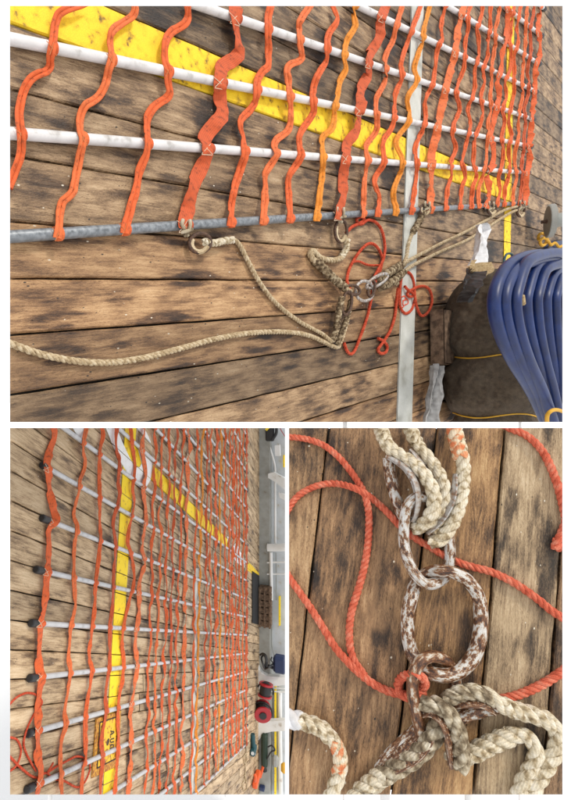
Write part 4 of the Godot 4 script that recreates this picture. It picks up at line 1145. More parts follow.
		{"label": "bent iron link between the ring and the slanting rope pair", "p": [3.032, 0.817, 0.075, 3.036, 0.81, 0.074, 3.031, 0.798, 0.073, 3.016, 0.784, 0.071, 2.993, 0.767, 0.068, 2.965, 0.75, 0.064, 2.934, 0.734, 0.061, 2.903, 0.721, 0.057, 2.873, 0.711, 0.054, 2.847, 0.705, 0.052, 2.828, 0.703, 0.051, 2.816, 0.706, 0.05, 2.813, 0.714, 0.051, 2.818, 0.725, 0.052, 2.831, 0.738, 0.054, 2.852, 0.754, 0.057, 2.879, 0.771, 0.061, 2.909, 0.786, 0.064, 2.941, 0.8, 0.068, 2.972, 0.811, 0.071, 2.999, 0.818, 0.073, 3.02, 0.82, 0.074, 3.032, 0.817, 0.075], "r": 0.0106, "m": "thimble"},
		{"label": "narrow iron link hanging from the left rope eyes", "p": [2.6, 0.572, 0.07, 2.594, 0.551, 0.069, 2.585, 0.533, 0.068, 2.576, 0.518, 0.066, 2.566, 0.507, 0.063, 2.557, 0.502, 0.059, 2.549, 0.503, 0.056, 2.543, 0.509, 0.052, 2.539, 0.521, 0.049, 2.538, 0.537, 0.047, 2.54, 0.556, 0.046, 2.544, 0.576, 0.045, 2.551, 0.597, 0.046, 2.559, 0.615, 0.047, 2.569, 0.631, 0.049, 2.579, 0.641, 0.052, 2.588, 0.647, 0.056, 2.596, 0.646, 0.059, 2.602, 0.64, 0.063, 2.606, 0.628, 0.066, 2.607, 0.612, 0.068, 2.605, 0.593, 0.069, 2.6, 0.572, 0.07], "r": 0.0092, "m": "brown_iron"},
		{"label": "upright iron link between the ring and the left rope eyes", "p": [2.686, 0.653, 0.075, 2.679, 0.645, 0.074, 2.669, 0.638, 0.073, 2.655, 0.634, 0.071, 2.64, 0.631, 0.068, 2.624, 0.63, 0.064, 2.608, 0.632, 0.061, 2.595, 0.636, 0.057, 2.585, 0.642, 0.054, 2.578, 0.649, 0.052, 2.575, 0.657, 0.051, 2.577, 0.665, 0.05, 2.584, 0.673, 0.051, 2.594, 0.679, 0.052, 2.607, 0.684, 0.054, 2.622, 0.687, 0.057, 2.638, 0.688, 0.061, 2.654, 0.686, 0.064, 2.668, 0.682, 0.068, 2.678, 0.676, 0.071, 2.685, 0.669, 0.073, 2.688, 0.661, 0.074, 2.686, 0.653, 0.075], "r": 0.0094, "m": "brown_iron"},
		{"label": "iron link at the right of the white ring", "p": [2.858, 0.696, 0.08, 2.852, 0.681, 0.079, 2.845, 0.668, 0.078, 2.839, 0.658, 0.075, 2.833, 0.651, 0.071, 2.829, 0.648, 0.067, 2.826, 0.65, 0.063, 2.824, 0.655, 0.059, 2.825, 0.664, 0.055, 2.827, 0.677, 0.052, 2.831, 0.691, 0.051, 2.836, 0.706, 0.05, 2.842, 0.72, 0.051, 2.848, 0.733, 0.052, 2.855, 0.744, 0.055, 2.86, 0.751, 0.059, 2.865, 0.753, 0.063, 2.868, 0.752, 0.067, 2.87, 0.746, 0.071, 2.869, 0.737, 0.075, 2.867, 0.725, 0.078, 2.863, 0.711, 0.079, 2.858, 0.696, 0.08], "r": 0.0092, "m": "brown_iron"}],
	"bale": {"c": [4.378, 0.341, 0.32], "half": [0.5, 0.694, 0.36], "ties": [-0.02, -0.66]},
	"hose": [
		[3.973, -0.203, 0.74, 3.575, 0.037, 0.74, 3.175, 0.221, 0.74, 2.945, 0.365, 0.74, 2.857, 0.487, 0.74, 2.904, 0.61, 0.74, 3.09, 0.745, 0.74, 3.435, 0.866, 0.74, 3.947, 0.98, 0.74, 4.66, 1.073, 0.74],
		[3.921, -0.2, 0.77, 3.567, 0.037, 0.77, 3.205, 0.221, 0.77, 2.994, 0.366, 0.77, 2.913, 0.495, 0.77, 2.958, 0.608, 0.77, 3.134, 0.724, 0.77, 3.46, 0.834, 0.77, 3.938, 0.938, 0.77, 4.532, 1.004, 0.77],
		[3.853, -0.195, 0.8, 3.555, 0.037, 0.8, 3.244, 0.221, 0.8, 3.06, 0.369, 0.8, 2.988, 0.503, 0.8, 3.031, 0.606, 0.8, 3.199, 0.768, 0.8, 3.507, 0.873, 0.8, 3.954, 0.975, 0.8, 4.501, 1.037, 0.8],
		[4.134, -0.209, 0.76, 3.872, 0.04, 0.76, 3.59, 0.242, 0.76, 3.421, 0.407, 0.76, 3.353, 0.56, 0.76, 3.398, 0.661, 0.76, 3.572, 0.828, 0.76, 3.887, 0.931, 0.76, 4.339, 1.033, 0.76, 4.883, 1.087, 0.76],
		[4.052, -0.204, 0.79, 3.854, 0.039, 0.79, 3.636, 0.243, 0.79, 3.501, 0.411, 0.79, 3.447, 0.573, 0.79, 3.489, 0.664, 0.79, 3.65, 0.81, 0.79, 3.942, 0.902, 0.79, 4.353, 0.992, 0.79, 4.84, 1.033, 0.79],
		[4.348, -0.218, 0.75, 4.187, 0.042, 0.75, 4.008, 0.265, 0.75, 3.894, 0.452, 0.75, 3.849, 0.639, 0.75, 3.891, 0.725, 0.75, 4.05, 0.862, 0.75, 4.335, 0.947, 0.75, 4.732, 1.034, 0.75, 5.192, 1.063, 0.75],
		[4.281, -0.214, 0.78, 4.173, 0.042, 0.78, 4.049, 0.266, 0.78, 3.97, 0.456, 0.78, 3.938, 0.653, 0.78, 3.975, 0.726, 0.78, 4.116, 0.839, 0.78, 4.365, 0.91, 0.78, 4.705, 0.984, 0.78, 5.091, 0.998, 0.78],
		[4.516, -0.225, 0.76, 4.438, 0.044, 0.76, 4.348, 0.283, 0.76, 4.289, 0.488, 0.76, 4.265, 0.707, 0.76, 4.299, 0.77, 0.76, 4.425, 0.864, 0.76, 4.645, 0.924, 0.76, 4.94, 0.989, 0.76, 5.268, 0.989, 0.76]],
	"hose_r": 0.0323,
	"hose_tie": [3.477, -0.178, 0.84, 3.314, -0.096, 0.87, 3.307, -0.062, 0.89, 3.517, -0.059, 0.88, 3.931, -0.085, 0.84],
	"hose_patch": [3.014, 0.554, 0.825, 3.011, 0.532, 0.828, 3.032, 0.514, 0.825],
	"cloths": [
		{"name": "white_rag", "label": "crumpled white rag standing beside the slanting ropes", "cat": "rag", "m": "cloth", "seed": 4, "q": [0.1], "left": [4.13, 1.355, 0.26, 4.055, 1.283, 0.26, 4.056, 1.205, 0.27, 3.962, 1.1, 0.28, 3.753, 0.974, 0.3], "right": [4.185, 1.376, 0.26, 4.324, 1.359, 0.27, 4.199, 1.241, 0.28, 4.157, 1.127, 0.3, 4.147, 1.036, 0.32]},
		{"name": "soiled_rag", "label": "soiled tan rag bunched below the white rag", "cat": "rag", "m": "soiled", "seed": 9, "q": [0.12], "left": [3.772, 0.999, 0.3, 3.666, 0.932, 0.32, 3.635, 0.888, 0.34, 3.709, 0.862, 0.36], "right": [3.973, 1.01, 0.36, 3.905, 0.952, 0.4, 3.777, 0.883, 0.42, 3.614, 0.817, 0.44]},
		{"name": "dark_bag", "label": "small black bag opening at the top of the bale under the soiled rag", "cat": "bag", "m": "black", "seed": 19, "q": [0.1], "left": [3.753, 0.945, 0.3, 3.562, 0.82, 0.34, 3.469, 0.721, 0.36, 3.452, 0.652, 0.36], "right": [3.658, 0.876, 0.42, 3.495, 0.774, 0.46, 3.379, 0.687, 0.48, 3.352, 0.623, 0.46]},
		{"name": "plastic_wrap", "label": "crumpled grey plastic wrap against the foot of the bale", "cat": "plastic wrap", "m": "plastic", "seed": 14, "q": [0.1], "left": [3.767, 0.272, 0.06, 3.713, 0.135, 0.06, 3.685, -0.015, 0.05, 3.622, -0.192, 0.04], "right": [3.793, 0.256, 0.1, 3.751, 0.104, 0.12, 3.724, -0.03, 0.12, 3.76, -0.194, 0.12]}],
	"board": [3.828, 0.689, 4.118, 0.709, 4.128, 0.274, 3.846, 0.277],
	"disc": [6.614, 2.014, 0.2],
	"yellow_rope": [6.761, 1.87, 0.05, 6.738, 1.92, 0.06, 6.867, 1.965, 0.07, 7.095, 1.977, 0.06, 7.095, 1.907, 0.05, 6.868, 1.826, 0.06, 6.692, 1.836, 0.08, 6.82, 1.896, 0.09, 7.047, 1.913, 0.08, 7.237, 1.908, 0.07, 7.384, 1.962, 0.08, 7.589, 1.955, 0.08, 7.75, 1.999, 0.09, 8.321, 2.095, 0.08],
	"tarp": [7.236, 1.9, 7.583, 2.051, 8.677, 2.32, 8.677, 2.033, 7.236, 1.764],
	"teal": [3.884, 0.97, 0.5, 3.928, 1.028, 0.5, 4.019, 1.057, 0.5, 4.089, 1.053, 0.5, 4.089, 1.023, 0.5]
}
const BUL := {
	"u": 9.78,
	"plates": [[0.04, -8.248, -0.305, -0.05, 0.219, 0.04, "steel_grey"], [0.22, -8.248, -0.305, -0.05, 0.818, 0.03, "steel_white"], [0.12, -8.248, -0.305, 0.203, 0.223, 0.1, "steel_grey"]],
	"brackets": [
		{"p": [-5.397, -0.014, -5.474, 0.014, -5.545, 0.076, -5.58, 0.179, -5.53, 0.562, -5.679, 0.562, -5.784, 0.219, -5.89, -0.014], "off": 0.0, "depth": 0.1},
		{"p": [-6.567, -0.014, -6.504, 0.138, -6.393, 0.562, -6.595, 0.562, -6.681, 0.26, -6.739, 0.138, -6.829, 0.056, -6.935, -0.006], "off": 0.0, "depth": 0.1},
		{"p": [-1.488, 0.199, -1.451, 0.321, -1.498, 0.401, -1.571, 0.562, -1.812, 0.562, -1.643, 0.341, -1.569, 0.199], "off": 0.0, "depth": 0.12},
		{"p": [-0.913, 0.341, -0.89, 0.442, -1.112, 0.452, -1.115, 0.351], "off": 0.1, "depth": 0.08},
		{"p": [-1.862, 0.401, -1.895, 0.532, -2.016, 0.532, -1.962, 0.422], "off": 0.0, "depth": 0.06}],
	"pipes": [
		{"p": [9.84, -0.821, 0.169, 9.84, -0.984, 0.21, 9.84, -1.186, 0.271, 9.84, -1.389, 0.312, 9.84, -1.838, 0.316, 9.84, -2.45, 0.318, 9.84, -2.961, 0.318], "r": 0.02, "m": "pipe_white"},
		{"p": [9.72, -2.991, 0.179, 9.72, -2.974, 0.35, 9.72, -2.936, 0.628], "r": 0.077, "m": "pipe_white"},
		{"p": [9.76, -3.309, 0.162, 9.76, -3.285, 0.344, 9.76, -3.249, 0.624], "r": 0.018, "m": "pipe_white"},
		{"p": [9.76, -3.544, 0.162, 9.76, -3.522, 0.344, 9.76, -3.482, 0.624], "r": 0.018, "m": "pipe_white"},
		{"p": [9.75, -3.085, 0.241, 9.75, -3.449, 0.245, 9.75, -3.814, 0.249, 9.75, -4.057, 0.249], "r": 0.035, "m": "pipe_white"},
		{"p": [9.88, -3.135, 0.326, 9.88, -3.586, 0.33, 9.88, -4.098, 0.33], "r": 0.012, "m": "steel_grey"},
		{"p": [9.88, -4.664, 0.244, 9.88, -5.034, 0.244, 9.88, -5.232, 0.285], "r": 0.01, "m": "steel_grey"},
		{"p": [9.82, -5.885, 0.131, 9.82, -5.87, 0.315, 9.82, -5.832, 0.616], "r": 0.01, "m": "pipe_white"},
		{"p": [9.82, -5.967, 0.131, 9.82, -5.941, 0.315, 9.82, -5.902, 0.616], "r": 0.01, "m": "pipe_white"},
		{"p": [9.88, -5.837, 0.234, 9.88, -6.271, 0.224, 9.88, -6.687, 0.203, 9.88, -7.407, 0.203, 9.88, -8.235, 0.182], "r": 0.03, "m": "steel_grey"},
		{"p": [9.9, -5.98, 0.404, 9.9, -6.963, 0.404, 9.9, -8.186, 0.425], "r": 0.045, "m": "pipe_white"},
		{"p": [9.83, -0.448, 0.374, 9.83, -0.61, 0.435, 9.83, -0.75, 0.525], "r": 0.008, "m": "red"}],
	"posts": [
		{"label": "short yellow strip on the white bulwark beside the brown crate", "v0": -4.603, "v1": -4.012, "h": 0.401, "w": 0.018, "off": -0.1},
		{"label": "long yellow strip down the bulwark beside the red reels", "v0": -8.146, "v1": -5.784, "h": 0.317, "w": 0.018, "off": -0.08},
		{"label": "slim yellow strip on the bulwark near its upper end", "v0": -1.365, "v1": -1.12, "h": 0.492, "w": 0.016, "off": -0.08}],
	"boxes": [
		{"name": "slatted_crate", "label": "brown slatted wooden crate against the white bulwark", "cat": "crate", "c": [9.68, -4.165, 0.145], "e": [0.08, 0.403, 0.125], "m": "crate"},
		{"name": "rubber_mat", "label": "black rubber mat lying on the planks beside the brown crate", "cat": "mat", "c": [9.313, -3.878, 0.012], "e": [0.359, 0.552, 0.012], "m": "mat", "poly": [9.008, -3.246, 9.694, -3.569, 9.716, -4.585, 9.008, -4.233], "bv": 0.02},
		{"name": "black_fitting", "label": "black rubber fitting at the upper end of the bulwark", "cat": "fitting", "c": [9.73, -0.689, 0.228], "e": [0.05, 0.143, 0.086], "m": "black", "bv": 0.4, "extra": [{"name": "yellow_tip", "p": [9.66, -0.605, 0.158, 9.66, -0.544, 0.219, 9.66, -0.522, 0.279], "r": 0.025, "m": "bright_yellow"}, {"name": "stem", "p": [9.68, -0.805, 0.276, 9.68, -0.683, 0.356, 9.68, -0.562, 0.366], "r": 0.03, "m": "black"}]},
		{"name": "navy_drum", "label": "navy blue plastic drum standing on the white bracket", "cat": "drum", "c": [9.66, -5.275, 0.439], "e": [0.1, 0.171, 0.131], "m": "navy", "bv": 0.5, "extra": [{"name": "spout", "p": [9.66, -5.38, 0.299, 9.64, -5.343, 0.222, 9.64, -5.373, 0.172], "r": 0.03, "m": "black"}, {"name": "strap", "p": [9.58, -5.236, 0.312, 9.58, -5.183, 0.272, 9.58, -5.12, 0.292], "r": 0.012, "m": "black"}]},
		{"name": "tool_bag", "label": "dark green tool bag with a black handle below the lower bracket", "cat": "bag", "c": [9.68, -7.081, 0.125], "e": [0.07, 0.343, 0.062], "m": "green", "bv": 0.6, "extra": [{"name": "handle", "p": [9.62, -7.206, 0.185, 9.6, -7.032, 0.269, 9.6, -6.974, 0.348, 9.6, -6.898, 0.289, 9.62, -6.961, 0.205], "r": 0.014, "m": "black"}, {"name": "foot", "p": [9.66, -7.372, 0.118, 9.66, -7.488, 0.138], "r": 0.045, "m": "black"}]},
		{"name": "teal_cone", "label": "small teal cone lying on the planks left of the tool bag", "cat": "cone", "c": [8.913, -6.569, 0.05], "e": [0.12, 0.058, 0.05], "m": "teal", "bv": 0.5, "extra": [{"name": "tip", "p": [8.922, -6.557, 0.05, 8.925, -6.429, 0.04, 8.937, -6.289, 0.03], "r": 0.045, "m": "teal"}, {"name": "pale_base", "p": [8.778, -6.538, 0.06, 8.968, -6.671, 0.06], "r": 0.03, "m": "steel_white"}]},
		{"name": "orange_clamp", "label": "orange clamp lying at the deck's lower corner", "cat": "clamp", "c": [9.166, -7.3, 0.06], "e": [0.2, 0.052, 0.05], "m": "tool_orange", "bv": 0.4, "extra": [{"name": "grip", "p": [9.63, -7.611, 0.042, 9.63, -7.46, 0.083, 9.63, -7.372, 0.113], "r": 0.03, "m": "tool_orange"}, {"name": "jaw", "p": [8.866, -6.977, 0.08, 8.86, -7.024, 0.1, 8.914, -7.144, 0.08], "r": 0.03, "m": "tool_orange"}]},
		{"name": "blue_wedge", "label": "small blue wedge below the orange clamp", "cat": "wedge", "c": [9.73, -7.904, 0.065], "e": [0.05, 0.041, 0.053], "m": "navy", "bv": 0.3},
		{"name": "grey_cup", "label": "pale grey rounded cap beside the tool bag's handle", "cat": "cap", "c": [9.68, -7.25, 0.346], "e": [0.06, 0.111, 0.069], "m": "steel_grey", "bv": 0.7},
		{"name": "yellow_cup", "label": "ochre yellow cap at the edge near the lower corner", "cat": "cap", "c": [9.68, -7.349, 0.515], "e": [0.06, 0.101, 0.06], "m": "cord", "bv": 0.7}],
	"reels": [{"label": "red cable reel seen edge on, just above the other red reel", "c": [9.43, -5.712, 0.188], "a": [0.25, 1, 0.1], "r": 0.141}, {"label": "red cable reel facing the net, with a black hub", "c": [9.43, -6.138, 0.129], "a": [1, 0.12, -0.25], "r": 0.169}],
	"ropes": [
		{"name": "cable_coil", "label": "black cable coiled above the white bracket by the navy drum", "cat": "cable", "p": [9.588, -5.125, 0.05, 9.535, -5.057, 0.12, 9.418, -5.034, 0.2, 9.24, -5.051, 0.25, 9.362, -5.26, 0.2, 9.086, -5.019, 0.2, 9.204, -4.973, 0.15, 9.194, -4.902, 0.2, 9.128, -4.955, 0.25, 9.305, -5.21, 0.2, 9.171, -5.102, 0.3, 9.656, -5.297, 0.3], "r": 0.0182, "m": "black", "laid": false},
		{"name": "red_line", "label": "dark red line looping out from under the wide edge strap", "cat": "line", "p": [2.163, -1.71, 0.009, 2.212, -1.695, 0.009, 2.262, -1.691, 0.009, 2.314, -1.702, 0.009, 2.368, -1.724, 0.009, 2.444, -1.78, 0.009, 2.498, -1.854, 0.012, 2.459, -1.873, 0.012, 2.415, -1.889, 0.009, 2.359, -1.93, 0.009, 2.328, -1.991, 0.009, 2.35, -2.065, 0.009, 2.387, -2.138, 0.009, 2.424, -2.207, 0.009, 2.444, -2.239, 0.009], "r": 0.0068, "m": "red_line", "laid": true, "sides": 6},
		{"name": "red_line", "label": "dark red line crossing under the net's lowest bars to a tassel", "cat": "line", "p": [2.163, -1.929, 0.009, 2.212, -1.991, 0.009, 2.296, -2.108, 0.009, 2.396, -2.233, 0.009, 2.463, -2.292, 0.009, 2.543, -2.324, 0.009, 2.617, -2.413, 0.009, 2.74, -2.521, 0.009, 2.881, -2.669, 0.009, 2.962, -2.717, 0.009, 3.023, -2.72, 0.009, 3.071, -2.676, 0.009, 3.03, -2.588, 0.009, 2.898, -2.47, 0.009, 2.775, -2.414, 0.009, 2.646, -2.361, 0.009, 2.548, -2.319, 0.02, 2.565, -2.297, 0.03, 2.601, -2.3, 0.02], "r": 0.0071, "m": "red_line", "laid": true, "sides": 6},
		{"name": "red_line", "label": "short dark red bight at the deck's left edge, between the lowest bars", "cat": "line", "p": [2.164, -1.853, 0.009, 2.212, -1.882, 0.009, 2.271, -1.936, 0.009, 2.303, -2.007, 0.009, 2.293, -2.054, 0.009, 2.254, -2.077, 0.009, 2.164, -2.056, 0.009], "r": 0.0065, "m": "red_line", "laid": true, "sides": 6},
		{"name": "thin_lanyard", "label": "thin tan lanyard looped on the planks below the net's far corner", "cat": "lanyard", "p": [8.437, -6.16, 0.011, 8.48, -6.315, 0.011, 8.23, -6.229, 0.011, 8.312, -6.392, 0.011, 8.523, -6.489, 0.011, 8.437, -6.303, 0.011, 8.395, -6.487, 0.011, 8.353, -6.687, 0.011, 8.15, -6.639, 0.011, 8.271, -6.853, 0.011, 8.523, -6.993, 0.011, 8.437, -6.803, 0.011, 8.312, -6.603, 0.011], "r": 0.0089, "m": "tan_rope", "laid": false}],
	"sign": {"rim": [3.16, -2.371, 3.563, -2.557, 3.519, -2.98, 3.095, -2.769], "face": [3.206, -2.43, 3.501, -2.569, 3.463, -2.883, 3.164, -2.743], "hole": [3.33, -2.66], "text": [{"s": "A.UGE", "h": 0.1, "k": 0.62, "c": [3.393, -2.703], "x": [-0.013, -0.151], "y": [0.118, -0.063]}, {"s": "EA", "h": 0.085, "k": 0.62, "c": [3.225, -2.635], "x": [-0.013, -0.151], "y": [0.118, -0.063]}]},
	"strip": [5.54, -2.04, 5.679, -2.087, 5.52, -4.843, 5.38, -4.732]
}
const CLOSE := {
	"links": [
		{"name": "chain_link", "label": "upper chain link of flaking white paint, hooked into the rope eyes", "cat": "chain link", "p": [0.1447, 0.1984, 0.0775, 0.119, 0.1866, 0.0864, 0.1022, 0.1561, 0.0804, 0.0965, 0.1091, 0.0685, 0.0962, 0.0569, 0.0566, 0.1062, 0.0119, 0.0596, 0.1233, -0.0253, 0.0715, 0.1496, -0.0485, 0.0655, 0.1807, -0.044, 0.0447, 0.2073, -0.0219, 0.0268, 0.2214, 0.0162, 0.0209, 0.2234, 0.0651, 0.0209, 0.218, 0.1167, 0.0268, 0.2019, 0.1675, 0.0417, 0.1765, 0.1967, 0.0596, 0.1447, 0.1984, 0.0775], "r": 0.0155, "m": "white_chain"},
		{"name": "chain_link", "label": "largest rusty chain link, middle of the three", "cat": "chain link", "p": [0.1129, -0.094, 0.0477, 0.1253, -0.0598, 0.0357, 0.1459, -0.0323, 0.0238, 0.1724, -0.0148, 0.0328, 0.2015, -0.008, 0.0566, 0.2318, -0.0112, 0.0596, 0.2608, -0.0257, 0.0477, 0.2815, -0.0506, 0.0357, 0.2936, -0.0869, 0.0268, 0.2939, -0.1345, 0.0238, 0.2864, -0.1823, 0.0238, 0.272, -0.2229, 0.0238, 0.2473, -0.2563, 0.0298, 0.2123, -0.2785, 0.0447, 0.1764, -0.2845, 0.0536, 0.1449, -0.2793, 0.0447, 0.121, -0.2579, 0.0298, 0.1077, -0.2243, 0.0238, 0.1031, -0.1791, 0.0268, 0.1046, -0.1342, 0.0387, 0.1129, -0.094, 0.0477], "r": 0.0185, "m": "chain"},
		{"name": "chain_link", "label": "lower rusty chain link with the orange line knotted round it", "cat": "chain link", "p": [0.1353, -0.4508, 0.0417, 0.1243, -0.4094, 0.0536, 0.1147, -0.3656, 0.0626, 0.1099, -0.3253, 0.0715, 0.1139, -0.2882, 0.0804, 0.13, -0.2559, 0.0775, 0.1567, -0.2395, 0.0655, 0.1865, -0.2416, 0.0447, 0.2086, -0.2566, 0.0238, 0.2208, -0.2809, 0.0179, 0.224, -0.3202, 0.0179, 0.2198, -0.3604, 0.0179, 0.2055, -0.4013, 0.0209, 0.179, -0.4362, 0.0268, 0.1533, -0.4543, 0.0328, 0.1353, -0.4508, 0.0417], "r": 0.0161, "m": "rusty"},
		{"name": "iron_bar", "label": "rusty white iron rod under the upper left rope eye", "cat": "rod", "p": [0.056, 0.3211, 0.0417, 0.0588, 0.2833, 0.0357, 0.066, 0.2428, 0.0298, 0.0773, 0.1996, 0.0268, 0.0941, 0.1514, 0.0238, 0.111, 0.1255, 0.0209], "r": 0.0185, "m": "chain"},
		{"name": "iron_bar", "label": "white and ochre iron rod between the lower right ropes", "cat": "rod", "p": [0.197, -0.4006, 0.0298, 0.2244, -0.3831, 0.0298, 0.2543, -0.3682, 0.0268, 0.2835, -0.3528, 0.0268, 0.3195, -0.3362, 0.0268], "r": 0.0191, "m": "chain"},
		{"name": "thimble_tongue", "label": "long tapering rusty steel tongue beside the lower left rope eye", "cat": "thimble", "p": [0.0105, -0.5705, 0.0149, 0.0366, -0.5338, 0.0209, 0.0729, -0.4936, 0.0238, 0.1089, -0.4584, 0.0268, 0.1474, -0.4238, 0.0268], "r": 0.0244, "m": "chain", "taper": 0.3}],
	"ropes": [
		{"name": "rope_eye", "label": "thick white rope eye at the upper left, laid over the iron rod", "cat": "rope eye", "p": [0.0341, 0.4429, 0.0477, 0.0428, 0.3908, 0.0536, 0.0629, 0.3459, 0.0655, 0.0941, 0.3222, 0.0775, 0.1268, 0.2963, 0.0894, 0.1558, 0.26, 0.0953, 0.1761, 0.2163, 0.0953, 0.1779, 0.173, 0.0894, 0.1647, 0.1379, 0.0775, 0.144, 0.114, 0.0596, 0.126, 0.1075, 0.0417], "r": 0.022, "m": "rope", "laid": true, "splices": [{"name": "splice", "p": [0.0279, 0.4428, 0.0477, 0.0368, 0.4007, 0.0536, 0.0512, 0.3619, 0.0655, 0.0714, 0.3353, 0.0715], "r": 0.0241, "m": "rope"}], "gutters": [{"p": [0.0492, 0.3248, 0.0715, 0.0766, 0.3119, 0.0775, 0.1074, 0.2902, 0.0834, 0.1301, 0.2564, 0.0894, 0.1415, 0.2178, 0.0894, 0.1424, 0.1797, 0.0834, 0.1356, 0.1448, 0.0715, 0.1254, 0.1215, 0.0536], "w": 0.0268, "side": 1, "m": "thimble"}]},
		{"name": "rope_eye", "label": "white rope strand running behind the upper left rope eye", "cat": "rope eye", "p": [0.1225, 0.4475, 0.0357, 0.13, 0.3967, 0.0387, 0.1492, 0.3573, 0.0417, 0.1763, 0.3193, 0.0447, 0.1997, 0.2761, 0.0477, 0.2116, 0.2277, 0.0477, 0.2074, 0.1796, 0.0447, 0.1931, 0.1373, 0.0387, 0.1735, 0.1035, 0.0328], "r": 0.0214, "m": "rope", "laid": true, "splices": [{"name": "splice", "p": [0.1165, 0.4474, 0.0357, 0.1245, 0.4132, 0.0387, 0.1381, 0.3765, 0.0417], "r": 0.0236, "m": "rope"}], "gutters": [{"p": [0.123, 0.3531, 0.0417, 0.1397, 0.3338, 0.0447, 0.159, 0.3059, 0.0447, 0.175, 0.2752, 0.0447], "w": 0.0238, "side": 1, "m": "thimble"}]},
		{"name": "rope_eye", "label": "thick tan rope eye at the upper right, round a steel thimble", "cat": "rope eye", "p": [0.2527, 0.4496, 0.0357, 0.2557, 0.4001, 0.0387, 0.2642, 0.3551, 0.0417, 0.2682, 0.3048, 0.0447, 0.2637, 0.2492, 0.0477, 0.2532, 0.1946, 0.0477, 0.2378, 0.1464, 0.0477, 0.2152, 0.1038, 0.0447, 0.1909, 0.0757, 0.0387, 0.1698, 0.0709, 0.0328], "r": 0.0209, "m": "rope", "laid": true, "splices": [{"name": "splice", "p": [0.2467, 0.4487, 0.0387, 0.2501, 0.4089, 0.0417, 0.256, 0.3637, 0.0447, 0.2626, 0.3294, 0.0447], "r": 0.0241, "m": "stained_rope"}], "gutters": [{"p": [0.2404, 0.2792, 0.0417, 0.2343, 0.2417, 0.0447, 0.2231, 0.1987, 0.0447, 0.2038, 0.1555, 0.0447, 0.1813, 0.1214, 0.0417, 0.159, 0.0959, 0.0387], "w": 0.0253, "side": -1, "m": "thimble"}, {"p": [0.2157, 0.2678, 0.0268, 0.2083, 0.2179, 0.0268, 0.1955, 0.1684, 0.0268, 0.175, 0.1307, 0.0268], "w": 0.0238, "side": -1, "m": "rusty"}]},
		{"name": "rope_eye", "label": "grey rope eye sweeping to the lower left over a rusty thimble", "cat": "rope eye", "p": [-0.0336, -0.6394, 0.0298, -0.0103, -0.6046, 0.0328, 0.0257, -0.5682, 0.0387, 0.0687, -0.5319, 0.0477, 0.1109, -0.4939, 0.0566, 0.143, -0.4571, 0.0626, 0.1655, -0.4212, 0.0655, 0.1768, -0.3922, 0.0596, 0.1739, -0.3768, 0.0477], "r": 0.0257, "m": "old_rope", "laid": true, "splices": [{"name": "splice", "p": [-0.0466, -0.6496, 0.0298, -0.0207, -0.6142, 0.0328, 0.0103, -0.5789, 0.0387, 0.041, -0.5543, 0.0417], "r": 0.0255, "m": "rope"}], "gutters": [{"p": [0.0283, -0.5573, 0.0417, 0.0689, -0.5178, 0.0477, 0.109, -0.4813, 0.0536, 0.1362, -0.4478, 0.0596, 0.1517, -0.4187, 0.0596, 0.1605, -0.3924, 0.0536], "w": 0.0313, "side": 1, "m": "rusty"}, {"p": [0.0183, -0.5514, 0.0238, 0.0468, -0.5143, 0.0298, 0.0802, -0.4764, 0.0357, 0.1111, -0.4458, 0.0357, 0.1394, -0.4238, 0.0328], "w": 0.0268, "side": 1, "m": "rusty"}]},
		{"name": "rope_eye", "label": "short grey rope arc in a rusty rim, at the lower centre", "cat": "rope eye", "p": [0.129, -0.3697, 0.0536, 0.1506, -0.3566, 0.0655, 0.1737, -0.3552, 0.0775, 0.1939, -0.3662, 0.0834, 0.2094, -0.3885, 0.0834, 0.2193, -0.4201, 0.0775, 0.2228, -0.4569, 0.0655, 0.2225, -0.4965, 0.0477], "r": 0.0231, "m": "old_rope", "laid": true, "gutters": [{"p": [0.1311, -0.3863, 0.0536, 0.1525, -0.3742, 0.0655, 0.1732, -0.3773, 0.0745, 0.189, -0.392, 0.0775, 0.1989, -0.4185, 0.0745, 0.2032, -0.4544, 0.0655, 0.2049, -0.5005, 0.0477], "w": 0.0268, "side": 1, "m": "rusty"}]},
		{"name": "rope_eye", "label": "white rope curving round the lower right corner from a rusty arc", "cat": "rope eye", "p": [0.195, -0.3443, 0.0447, 0.2163, -0.3261, 0.0536, 0.2448, -0.3109, 0.0596, 0.2755, -0.3063, 0.0596, 0.3016, -0.3145, 0.0536, 0.3253, -0.3308, 0.0447, 0.3516, -0.3394, 0.0357, 0.3797, -0.3422, 0.0298, 0.409, -0.3451, 0.0268, 0.435, -0.3527, 0.0253, 0.4494, -0.3723, 0.0253, 0.4476, -0.4039, 0.0253, 0.432, -0.436, 0.0253, 0.4122, -0.4689, 0.0253, 0.3924, -0.5017, 0.0253, 0.3765, -0.5398, 0.0253], "r": 0.0204, "m": "rope", "laid": true, "splices": [{"name": "splice", "p": [0.3305, -0.3304, 0.0417, 0.359, -0.3398, 0.0328, 0.3886, -0.3427, 0.0298, 0.4178, -0.3456, 0.0268, 0.4368, -0.352, 0.0268], "r": 0.0236, "m": "rope"}, {"name": "old_strand", "p": [0.1946, -0.3437, 0.0477, 0.2183, -0.325, 0.0566, 0.2466, -0.3111, 0.0626, 0.2749, -0.3081, 0.0626, 0.2986, -0.3167, 0.0566], "r": 0.0212, "m": "old_rope"}], "gutters": [{"p": [0.202, -0.3606, 0.0417, 0.2233, -0.3411, 0.0506, 0.2495, -0.3293, 0.0536, 0.2755, -0.3266, 0.0536, 0.2968, -0.3368, 0.0477, 0.3144, -0.3515, 0.0357], "w": 0.025, "side": 1, "m": "rusty"}]},
